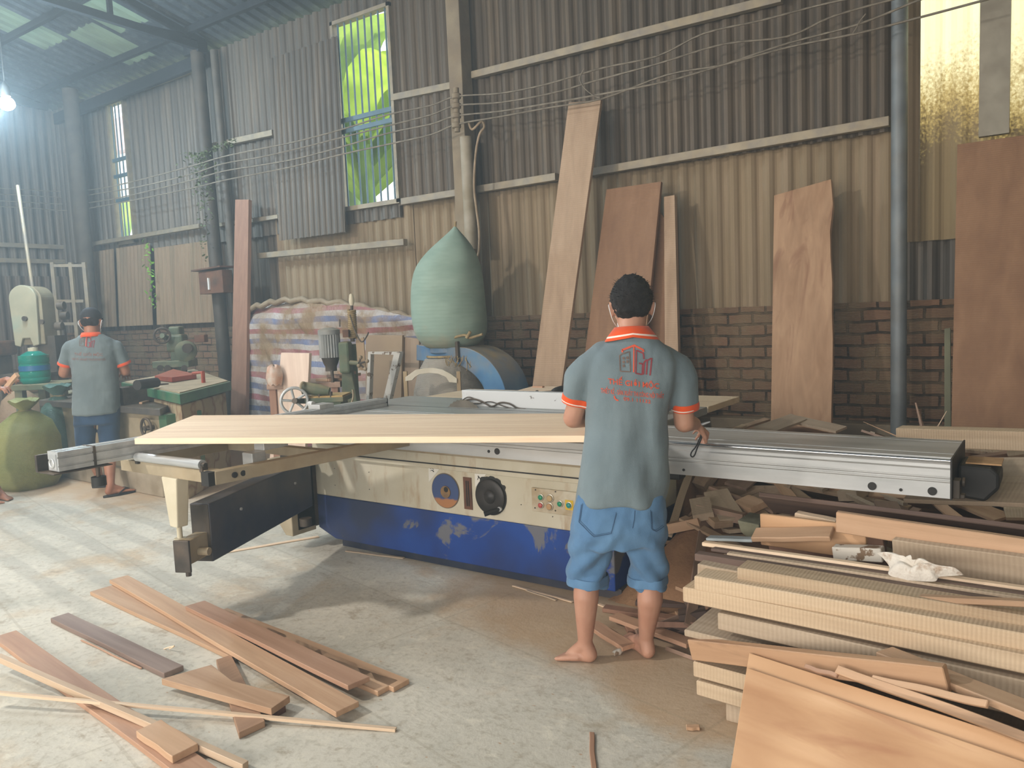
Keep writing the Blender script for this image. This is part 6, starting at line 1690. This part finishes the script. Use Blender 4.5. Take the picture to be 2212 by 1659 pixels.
# small red piece
MB().box(P(1163, 836, Z=.915), (.09, .03, .015)).build('wood_chip', w_red, label='tiny reddish strip at the back of the plywood sheet', cat='wood offcut')
# ------------------------------------------------------------------ lumber and scrap on the right
def lay(name, pa, ya, pb, yb2, W, T, m, label, cat='plank', group=None, wdir=(0, 1, 0), ext=1.0, drop=True, bev=.003, warp=0):
    """board whose top front edge runs from pixel pa (at distance ya) to pixel pb (at yb2); W goes back, T goes down"""
    a_ = P(*pa, Y=ya); b_ = P(*pb, Y=yb2); b_ = a_+(b_-a_)*ext
    d = (b_-a_).normalized(); wd = Vector(wdir); wd = (wd-d*wd.dot(d)).normalized(); n = d.cross(wd)
    if n.z < 0: n = -n
    return box_obj(name, a_-n*T, d, wd, (b_-a_).length, W, T, m, bev=bev, warp=warp, label=label, cat=cat, group=group)


def yrow(th, x0, y0, x): return y0-(x-x0)*math.tan(R(th))


GP = 'thick rough-sawn planks in the front stack'
Yf = 2.6
def stackp(px, py, th, L, W, T, m, label, pitch=0, y=Yf, group=GP):
    a_ = P(px, py, Y=y); d = Vector((math.cos(R(th)), -math.sin(R(th)), math.sin(R(pitch)))).normalized()
    return box_obj('rough_plank', a_-Vector((0, 0, T)), d, (math.sin(R(th)), math.cos(R(th)), 0), L, W, T, m, bev=.004, label=label, cat='plank', group=group)


stackp(1499, 1244, 1.2, 2.6, .30, .052, w_oak, 'uppermost full-width thick pale plank at the front of the stack', 0)
stackp(1474, 1268, 3.0, 2.6, .34, .056, w_oak, 'thick pale plank jutting furthest left, second from the top of the stack front')
stackp(1549, 1324, 3.8, 2.4, .30, .062, w_oak2, 'dusty plank set back a little below the furthest jutting pale plank')
stackp(1477, 1360, 3.0, 2.3, .30, .026, w_oak2, 'thin split plank with ragged left end above the orange-brown board')
e_ = lay('teak_board', (1484, 1382), 2.595, (2036, 1443), 2.33, .034, .075, wood('fresh_teak_board', 'a8754c', 'bd8a5e', 'c99a6e', dark='5e4030'), 'orange-brown board with bark patches ending in the middle of the stack front', group=None)
stackp(1497, 1428, 3.8, 2.4, .32, .058, w_oak, 'thick end-grained plank second from the bottom of the stack')
stackp(1503, 1470, 3.8, 2.4, .30, .056, w_oak, 'thick plank lowest in the stack, lying on the bearer')
a_ = P(1563, 1525, Y=2.6)
box_obj('bearer', (a_.x, 2.62, 0), (1, 0, 0), (0, 1, 0), 2.0, .4, .068, w_oak2, bev=.004, label='short block end under the lowest plank touching the floor', cat='timber block')
# second row on top, set back
lay('rough_plank', (1592, 1226), 2.645, (2212, 1330), 2.645, .10, .05, w_oak, 'knotty pale plank lying set back on the top of the stack', group=GP, ext=1.6)
lay('rough_plank', (1506, 1218), 2.70, (1600, 1236), 2.70, .10, .05, w_oak2, 'short grey stub lying beside the knotty plank at the left end', group=GP)
lay('long_rail', (1500, 1196), 2.755, (2212, 1303), 2.755, .045, .028, w_dark, 'long dark purplish rail running along the whole stack top', cat='rail', group='long thin strips on the stack', ext=1.5)
lay('long_strip', (1516, 1171), 2.86, (2212, 1270), 2.84, .03, .016, w_pale, 'long pale yellow strip highest in the bundle of thin strips', cat='strip', group='long thin strips on the stack', ext=1.5)
lay('long_strip', (1535, 1184), 2.83, (2212, 1282), 2.81, .03, .014, w_dark, 'dark thin strip just below the long pale yellow strip', cat='strip', group='long thin strips on the stack', ext=1.5)
lay('long_strip', (1570, 1194), 2.80, (2212, 1291), 2.78, .03, .014, w_oak2, 'greyish thin strip between the dark strip and the purplish rail', cat='strip', group='long thin strips on the stack', ext=1.5)
lay('long_strip', (1982, 1288), 2.66, (2212, 1300), 2.65, .03, .018, w_teak, 'short reddish strip resting at the right on the knotty plank', cat='strip', ext=1.6)
# filler planks below the back of the stack so that nothing hangs in the air
for i, (y0, zt_, m_) in enumerate(((2.90, .44, w_oak2), (2.91, .37, w_oak), (2.92, .30, w_oak2), (2.93, .23, w_brown), (2.92, .16, w_oak), (2.93, .09, w_oak2))):
    x_ = -1.12+.03*(i % 3); box_obj('rough_plank', (x_+.1, y0, zt_-.06), (1, -.02, 0), (.02, 1, 0), 2.2, .26, .058, m_, bev=.004, label='%s plank buried in the back row of the stack' % ('first', 'second', 'third', 'fourth', 'fifth', 'bottom')[i], cat='plank', group='back row planks of the stack')
box_obj('bearer', (-.98, 2.93, 0), (1, 0, 0), (0, 1, 0), 2.0, .2, .03, w_oak2, label='flat bearer under the back row of the stack', cat='timber block')
box_obj('rough_plank', (-.98, 2.755, .52), (1, 0, 0), (0, 1, 0), 2.2, .13, .03, w_oak2, label='flat grey plank carrying the bundle of thin strips', cat='plank', group='back row planks of the stack')
# crumpled white cloth
cl = P(1985, 1226, Y=2.80); rr = random.Random(2); vs = []; fs = []; N = 26
outl = [(1893, 1195), (1925, 1200), (1950, 1215), (1967, 1210), (1968, 1222), (1990, 1228), (2003, 1222), (2025, 1232), (2080, 1240), (2070, 1245), (2030, 1246), (2022, 1256), (1995, 1256), (1960, 1254), (1935, 1248), (1918, 1240), (1922, 1225), (1905, 1204)]
oc = [P(a_, b_, Y=2.86-(b_-1195)*.0012) for a_, b_ in outl]; cen = sum(oc, Vector())/len(oc)
rings = 7
for r_ in range(rings+1):
    for k_, p in enumerate(smooth_pts(oc+[oc[0]], 3)[:-1]):
        s_ = 1-r_/rings; v_ = cen.lerp(p, s_); 
        h_ = .022*math.sin(s_*PI)**.6+.028*abs(mnoise.noise(v_*24+Vector((3, 0, 0))))*(1 if s_ < .97 else .2)
        vs.append(v_+Vector((0, -h_*.6, h_)))
M2 = len(vs)//(rings+1)
for r_ in range(rings):
    for k_ in range(M2): k2 = (k_+1) % M2; fs.append((r_*M2+k_, r_*M2+k2, (r_+1)*M2+k2, (r_+1)*M2+k_))
t = NT('dirty_white_cloth'); k = t.mix('d9d2c6', 'a38a72', t.ramp(t.noise(t.map(), 22, 6, .65), ((.52, (0, 0, 0, 1)), (.66, (.8, .8, .8, 1))))); t.bump(t.noise(t.map(), 40, 3), .6, .01); m_cl = t.fin(k, .85)
o = MB().add(vs, fs).build('cloth', m_cl, smooth=180, label='crumpled dirty white cloth draped over the thin strips', cat='cloth'); md = o.modifiers.new('s', 'SUBSURF'); md.levels = md.render_levels = 1

# big panels leaning on the front of the stack
TL = P(1618, 1410, Y=2.50); TR = P(2212, 1600, Y=2.22); BL = P(1578, 1659, Y=2.24)
u_ = (TR-TL).normalized(); v_ = (BL-TL); v_ = v_.normalized(); nn = u_.cross(v_); nn = nn if nn.z > 0 else -nn; nn.normalize()
Ldown = (TL.z-.015)/-v_.z
def panel(o0, du, dv, th, m, label):
    c = [o0, o0+u_*du, o0+u_*du+v_*dv, o0+v_*dv]
    mb = MB().prism([Vector((0, 0, 0))]+[p-o0 for p in c[1:]], -nn*th)
    M3 = Matrix((u_, nn.cross(u_), nn)); mb.v = [M3 @ p for p in mb.v]
    o = mb.build('large_panel', m, bevel=.002, label=label, cat='wood panel', group='big panels leaning in the foreground', origin=Vector((0, 0, 0)))
    o.matrix_basis = Matrix.Translation(o0) @ M3.transposed().to_4x4(); WLOC[o.name] = o0
    return o
panel(TL, 1.5, Ldown*.98, .02, w_veneer, 'lower of two big orange panels, showing as a strip along the upper edge')
panel(TL+u_*.015+v_*.055+nn*.019, 1.45, (Ldown-.055)*.97, .018, wood('orange_panel_front', 'aa703f', 'cb945e', 'dcaa78', grain=9, ring=3.0, var=.02, dark='965e40'), 'big orange-brown veneered panel closest to the camera at the bottom right')
def onpanel(px, py, off=.04):
    d = ray(px, py); p0 = TL+nn*off; return CAM+d*((p0-CAM).dot(nn)/d.dot(nn))
def pstrip(name, pa, pb, W, T, m, label, off=.021, ext=1.0):
    a_ = onpanel(*pa, off=off+T); b_ = onpanel(*pb, off=off+T); b_ = a_+(b_-a_)*ext; d = (b_-a_).normalized(); wd = nn.cross(d)
    if wd.y < 0: wd = -wd
    return box_obj(name, a_-nn*T, d, wd, (b_-a_).length, W, T, m, label=label, cat='strip', group='strips lying on the orange panels')
pstrip('wood_strip', (1735, 1443), (1806, 1463), .014, .012, w_red, 'short reddish stick end at the upper edge of the orange panel')
pstrip('wood_strip', (1880, 1470), (2130, 1527), .02, .014, w_teak, 'thin brown strip between the orange board end and the bark-edged strip')
pstrip('wood_strip', (1802, 1452), (2212, 1602), .026, .016, wood('bark_strip', 'a8784e', 'c09066', 'cfa27a', dark='5c4632'), 'bark-edged strip crossing the orange panel diagonally', ext=1.3, off=.022)
lay('wood_board', (1890, 1408), 2.50, (2212, 1540), 2.24, .07, .022, w_teak, 'light brown board sloping down to the right above the panel', group=None, ext=1.4)

# long boards further up the pile
GL = 'loose boards on the pile at the right'
lay('teak_plank', (1806, 1106), 3.05, (2212, 1165), 3.0, .03, .078, w_teak, 'long striped teak plank standing on edge across the right of the pile', group=GL, ext=1.6)
lay('dark_plank', (1640, 1062), 3.35, (2212, 1132), 3.2, .17, .02, w_dark, 'long dark brown plank with a white paint mark behind the teak plank', group=GL, ext=1.5, wdir=(0, 1, -.75))
a_ = P(1862, 1100, Y=3.4)
lay('brown_board', (1641, 1110), 3.15, (1806, 1130), 3.12, .022, .13, w_veneer, 'reddish-brown board on edge left of the long teak plank', group=GL, ext=1.35)
lay('light_board', (1716, 1108), 3.24, (1806, 1126), 3.22, .05, .03, w_pale, 'light thin board peeping above the reddish-brown board', group=GL)
lay('light_board', (1621, 1162), 3.06, (1792, 1160), 3.04, .075, .022, w_teak, 'short light teak offcut lying across the thin strips', group=GL, wdir=(0, 1, .35))
lay('grey_board', (1926, 1166), 3.0, (2212, 1205), 2.97, .03, .28, w_oak2, 'wide greyish board on edge below the long teak plank', group=GL, ext=1.5, wdir=(0, 1, .2))
lay('reddish_board', (1655, 1150), 3.32, (1905, 1150), 3.28, .03, .16, w_rdv, 'dark reddish board in the shade below the long teak plank', group=GL)
lay('pale_plank', (1935, 925), 4.75, (2212, 933), 4.7, .12, .10, w_oak, 'thick pale beam with a rounded corner behind the end of the carriage', group=GL, ext=1.6)
lay('dusty_board', (1950, 1078), 3.6, (2212, 1088), 3.5, .40, .02, w_oak2, 'wide sawdust-covered board below the end of the carriage', group=GL, ext=1.5, wdir=(0, 1, .28))
m_foam = plain('white_foil_board', 'c9d2d4', 'b5bfc2', 3, .4)
lay('white_profile', (1524, 1162), 3.08, (1625, 1166), 3.08, .05, .012, m_foam, 'white profile with a black line lying under the thin strips', cat='profile')
lay('painted_board', (1796, 1182), 3.02, (1903, 1186), 3.0, .05, .05, m_peel, 'board with flaking white paint left of the white cloth', group=None)
mb = MB(); a_ = P(1592, 1125, Y=3.25); b_ = P(1641, 1133, Y=3.25); c_ = P(1600, 1165, Y=3.25); 
mb.prism([P(x_, y_, Y=3.25) for x_, y_ in ((1592, 1124), (1640, 1134), (1641, 1168), (1612, 1160), (1600, 1150))], (0, .16, 0)); mb.build('grey_block', plain('mouldy_block', '6d6a55', '8b8a74', 12, .9), bevel=.006, label='mouldy grey-green wood block left of the reddish-brown board', cat='timber block')
# white paint arrow on the dark plank
q = P(1868, 1098, Y=3.29)
# upright splinters behind the carriage
for i, (a2, b2, w_, l_) in enumerate((((1978, 870), (1990, 925), .03, 'brown stick leaning on the wall left of the curved pale splinter'), ((1985, 888), (1994, 925), .014, 'curved pale splinter poking up behind the pale beam'), ((2045, 888), (2022, 925), .012, 'thin pale splinter leaning right behind the pale beam'), ((1865, 911), (1925, 938), .01, 'thin stick slanting down to the blue-grey post'))):
    p0, p1 = P(*a2, Y=5.0), P(*b2, Y=4.95); d = (p1-p0).normalized(); p1 = p0+d*((p0.z-.35)/-d.z if abs(d.z) > .5 else .6)
    MB().tube([p1, p1.lerp(p0, .6)+Vector((.008, 0, 0)), p0], [w_*.5, w_*.45, w_*.15], 6).build('splinter', (w_brown, w_teak, w_pale, w_teak)[i], label=l_, cat='stick', group='splinters behind the carriage')

# --- heap of scraps: sawdust mound with single offcuts on it
def hgt(x, y):
    sx_ = lambda a, b, v_: max(0, min(1, (v_-a)/(b-a)))
    fx = sx_(-2.7, -2.0, x) if y > 4.35 else sx_(-1.95, -1.6, x) if y > 3.5 else sx_(-1.6, -.95, x); fy = sx_(2.95, 3.9, y); far = sx_(3.9, 5.2, y)
    h = .36*fx*(3*fy*fy-2*fy**3)+.20*far*fx
    h *= 1-.9*sx_(5.7, 6.5, y)
    h += .06*sx_(-1.0, -1.5, x)*sx_(3.5, 3.9, y)*fx
    return h+.035*mnoise.noise(Vector((x*2.3, y*2.3, 0)))*fx
vs = []; fs = []; NX, NY = 60, 50; x0, x1, y0, y1 = -2.8, 1.5, 2.95, 6.4
for i in range(NX+1):
    for j in range(NY+1):
        x_ = x0+(x1-x0)*i/NX; y_ = y0+(y1-y0)*j/NY; e = min(i, NX-i, j, NY-j); vs.append((x_, y_, max(-.02, hgt(x_, y_)-.03) if e else -.02))
for i in range(NX):
    for j in range(NY): a_ = i*(NY+1)+j; fs.append((a_, a_+NY+1, a_+NY+2, a_+1))
m_heap = plain('brown_sawdust_heap', '7c5b42', '9a7656', 5, .95, bump=.8, lo=.3, hi=.7)
MB().add(vs, fs).build('sawdust_heap', m_heap, smooth=180, label='mound of brown sawdust and fine shavings under the scrap wood', cat='sawdust', kind='stuff')
rr = random.Random(21)
zones = [('beside the barefoot worker', (-1.55, -.95), (3.05, 3.5), 26, (w_dark, w_rdv, w_red, w_brown)),
         ('under the carriage', (-1.85, -.75), (3.5, 4.8), 62, (w_oak2, w_brown, w_teak, w_oak2, w_slab)),
         ('right behind the saw cabinet', (-2.1, -1.3), (4.3, 5.0), 22, (w_oak2, w_brown, w_oak, w_slab)),
         ('behind the dark plank', (-.95, .1), (3.5, 4.7), 34, (w_oak2, w_teak, w_brown, w_oak)),
         ('beyond the black bumper', (-.6, .3), (4.2, 5.6), 24, (w_teak, w_oak, w_red, w_pale)),
         ('at the foot of the wall', (-1.6, -.5), (4.9, 5.6), 10, (w_brown, w_oak2))]
kinds = [('long splintered offcut', (.5, .95), (.035, .07), (.012, .02)), ('narrow batten offcut', (.3, .6), (.02, .035), (.015, .025)), ('short blocky offcut', (.12, .25), (.06, .11), (.03, .055)), ('thin board offcut', (.3, .55), (.08, .14), (.01, .018))]
cols = {w_dark.name: 'dark brown', w_rdv.name: 'dark reddish', w_red.name: 'reddish', w_brown.name: 'mid brown', w_oak2.name: 'dusty beige', w_teak.name: 'orange-brown', w_slab.name: 'light brown', w_oak.name: 'pale', w_pale.name: 'pale yellow'}
for zn, xr_, yr_, cnt, ms_ in zones:
    for i in range(cnt):
        kn, lr2, wr, tr_ = kinds[rr.choices((0, 1, 2, 3), (4, 3, 2.2, 2.4))[0]]
        L = rr.uniform(*lr2); W = rr.uniform(*wr); T = rr.uniform(*tr_); m = rr.choice(ms_)
        x_ = rr.uniform(*xr_); y_ = rr.uniform(*yr_); az = rr.gauss(0, .45) if rr.random() < .75 else rr.uniform(-1.5, 1.5)
        x2, y2 = x_+math.cos(az)*L, y_+math.sin(az)*L
        za, zb2 = max(hgt(x_, y_), 0)+rr.uniform(.0, .05), max(hgt(x2, y2), 0)+rr.uniform(.0, .05)
        if za < .02: za = .002
        d = Vector((x2-x_, y2-y_, zb2-za)).normalized(); roll = rr.gauss(0, .25)
        box_obj('wood_offcut', (x_, y_, za), d, Vector((-math.sin(az), math.cos(az), roll)), L, W, T, m, bev=0,
                label='%s %s in the scrap heap %s' % (cols[m.name], kn, zn), cat='wood offcut', group='scrap heap: %s %s %s' % (cols[m.name], kn, zn))
# pieces on the floor round the worker's feet
def flr(name, c0, c1, c2, z0, z1, T, m, label, cat='plank', group=None, ext=1.0, bev=.002, W=None, warp=0):
    """floor board: top near edge from pixel c0 to c1, c2 = far corner at the c0 end; tops at height z0 / z1"""
    a_ = P(*c0, Z=z0); b_ = P(*c1, Z=z1); c_ = P(*c2, Z=z0); b_ = a_+(b_-a_)*ext
    d = (b_-a_).normalized(); wd = c_-a_; wd = (wd-d*wd.dot(d)); W = W or wd.length
    n = d.cross(wd.normalized()); n = n if n.z > 0 else -n
    return box_obj(name, a_-n*T, d, wd, (b_-a_).length, W, T, m, bev=bev, label=label, cat=cat, group=group, warp=warp)
flr('wood_batten', (1428, 1282), (1480, 1350), (1436, 1279), .02, .02, .015, w_teak, 'short batten on the floor right of the right foot of the barefoot worker', cat='batten')
flr('thin_strip', (1105, 1265), (1235, 1300), (1105, 1262), .008, .008, .006, w_pale, 'thin pale strip lying on the floor before the blue saw base', cat='strip')
flr('thin_strip', (1135, 1275), (1200, 1296), (1135, 1272), .008, .008, .006, w_oak2, 'short dull strip on the floor beside the thin pale strip', cat='strip')
flr('thin_strip', (1290, 1305), (1345, 1325), (1290, 1301), .01, .01, .008, w_pale, 'pale strip lying between the legs of the worker at the saw', cat='strip')
flr('thin_strip', (745, 1190), (870, 1206), (745, 1187), .008, .008, .006, w_oak2, 'thin strip lying close to the left end of the saw base', cat='strip')
flr('thin_strip', (460, 1198), (690, 1159), (458, 1195), .008, .008, .006, w_pale, 'long thin pale strip on the floor behind the navy arm', cat='strip')
flr('thin_strip', (1272, 1580), (1278, 1690), (1283, 1580), .008, .008, .006, w_red, 'thin reddish strip pointing at the camera on the bare floor', cat='strip')
flr('wood_chip', (1483, 1572), (1512, 1572), (1484, 1564), .014, .014, .012, w_teak, 'small wood chip on the floor left of the front stack', cat='wood offcut')
for i, (px, py, l_) in enumerate(((1462, 1345, 'crumpled whitish paper scrap near the right foot of the worker at the saw'), (1335, 1408, 'small twisted pale shaving between the feet of the worker at the saw'))):
    c_ = P(px, py, Z=.015); mb = MB().sphere(c_, .022, 6, (.8, 1.3, .7)); mb.v = [v_+Vector((.014, .014, .014))*mnoise.noise(v_*60) for v_ in mb.v]; mb.build('paper_scrap', m_peel, smooth=180, label=l_, cat='paper scrap')
for k_, (x_, y_, ln, az) in enumerate(((-1.85, 3.30, .5, .1), (-1.75, 3.18, .45, -.25), (-1.7, 3.36, .6, .35), (-1.62, 3.12, .35, .7), (-1.80, 3.05, .3, -.5), (-1.45, 3.2, .5, -.2))):
    box_obj('wood_offcut', (x_, y_, .002+.02*(k_ % 3)), (math.cos(az), math.sin(az), 0), (-math.sin(az), math.cos(az), 0), ln, .06+.01*(k_ % 3), .02, (w_rdv, w_red, w_dark)[k_ % 3], label='%s board offcut %s' % (('reddish-brown', 'red', 'dark')[k_ % 3], 'on the floor close behind the legs of the worker' if k_ < 3 else 'deeper under the saw behind the legs of the worker'), cat='wood offcut', group='%s offcuts between the legs' % ('reddish-brown', 'red', 'dark')[k_ % 3])

# ------------------------------------------------------------------ planks on the floor at the lower left
GF = 'planks lying on the floor at the lower left'
T_ = .022
def X(a_, b_): return (a_/2.404, 1200+b_/2.404)
flr('floor_plank', X(465, 188), X(1190, 520), X(562, 142), T_, T_, T_-.001, w_teak, 'reddish-tan plank furthest left of the long bunch, partly under another', group=GF)
flr('floor_plank', X(958, 272), X(1960, 708), X(1050, 232), T_, T_, T_-.001, w_teak, 'short-ended plank lowest in the long bunch', group=GF)
flr('floor_plank', X(1100, 300), X(2045, 685), X(1170, 268), T_, T_, T_-.001, w_teak, 'plank whose end sticks out furthest right in the long bunch', group=GF)
flr('floor_plank', X(568, 126), X(1742, 815), X(660, 98), .046, .046, T_, w_teak, 'long tan plank lying over the bunch and ending nearest the camera', group=GF)
flr('floor_plank', X(962, 262), X(1806, 676), X(1055, 228), .068, .068, .021, w_red, 'reddish plank on the top of the long bunch', group=GF)
flr('floor_plank', X(262, 325), X(852, 612), X(350, 292), T_+.004, T_+.004, T_+.002, wood('weathered_brown_plank', '6b5348', '836859', '9d8474', grain=18), 'dark brown weathered plank lying alone left of the long bunch', group=GF)
flr('thin_strip', X(418, 436), X(725, 583), X(424, 432), .01, .01, .008, w_red, 'thin reddish strip lying beside the dark brown plank', cat='strip')
flr('short_plank', X(1125, 540), X(1240, 918), X(1200, 514), .024, .024, .022, wood('cut_plank', '94684a', 'ac7c58', 'bb8c66'), 'short brown plank crossing under to form the V', group=GF, W=.125) if False else None
c = [P(*X(*p), Z=.026) for p in ((1122, 540), (1200, 514), (1375, 858), (1240, 920))]
m_vp = wood('cut_plank', '94684a', 'ac7c58', 'bb8c66', along='Y')
MB().prism(c, (0, 0, -.025)).build('short_plank', m_vp, bevel=.002, label='lower short brown plank of the V shape on the floor', cat='plank', group=GF)
c = [P(*X(*p), Z=.055) for p in ((838, 640), (1098, 566), (1206, 650), (1505, 728), (1408, 795))]
MB().prism(c, (0, 0, -.027)).build('short_plank', w_teak, bevel=.002, label='upper short brown plank of the V, its left end on the dark plank', cat='plank', group=GF)
MB().box(P(*X(1440, 800), Z=.013), (.05, .04, .024)).build('dark_block', m_rust, label='small dark block under the right end of the short plank', cat='timber block')
flr('floor_plank', X(-40, 425), X(900, 1120), X(60, 372), T_, T_, T_-.001, w_red, 'long pinkish-brown plank running out of the bottom left corner', group=GF, ext=1.15)
flr('floor_plank', X(705, 910), X(895, 1042), X(835, 848), .05, .05, .027, w_teak, 'short tan plank lying across the pinkish-brown plank', group=GF)
flr('square_bar', X(-30, 520), X(1262, 1086), X(-30, 505), .085, .03, .026, wood('bar_pale', 'c09a72', 'd3b08a', 'dfc09a'), 'pale square bar with bark side lying across the pinkish-brown plank', cat='bar', group=None, W=.03)
flr('long_stick', X(-60, 708), X(2052, 902), X(-60, 692), .075, .012, .011, w_pale, 'long thin pale stick crossing all planks at the lower left', cat='stick', W=.018, bev=0)
flr('thin_strip', X(1100, 1108), X(1180, 1150), X(1110, 1100), .01, .01, .008, w_red, 'end of a reddish strip at the bottom frame edge', cat='strip')
curve_tube('shaving', [X(838, 497), X(860, 482), X(905, 470), X(880, 485)], [P(*X(870, 483), Z=.01).y]*4, .003, w_pale, label='curled wood shaving beside the dark brown plank', cat='shaving')

# ------------------------------------------------------------------ haze volume added to lift the darks, standing in for lens veil
t = bpy.data.materials.new('veil_haze'); t.use_nodes = True; n_ = t.node_tree.nodes; n_.remove(n_['Principled BSDF'])
vsn = n_.new('ShaderNodeVolumeScatter'); vsn.inputs['Density'].default_value = .021; vsn.inputs['Anisotropy'].default_value = .3; vsn.inputs['Color'].default_value = (.76, .93, 1, 1)
t.node_tree.links.new(vsn.outputs[0], n_['Material Output'].inputs['Volume'])
MB().bb(-38, XR+.5, -6.5, 19.5, -.5, 11).build('veil_haze', t, label='thin bluish haze added in the hall, standing in for lens veil', cat='haze', kind='stuff')
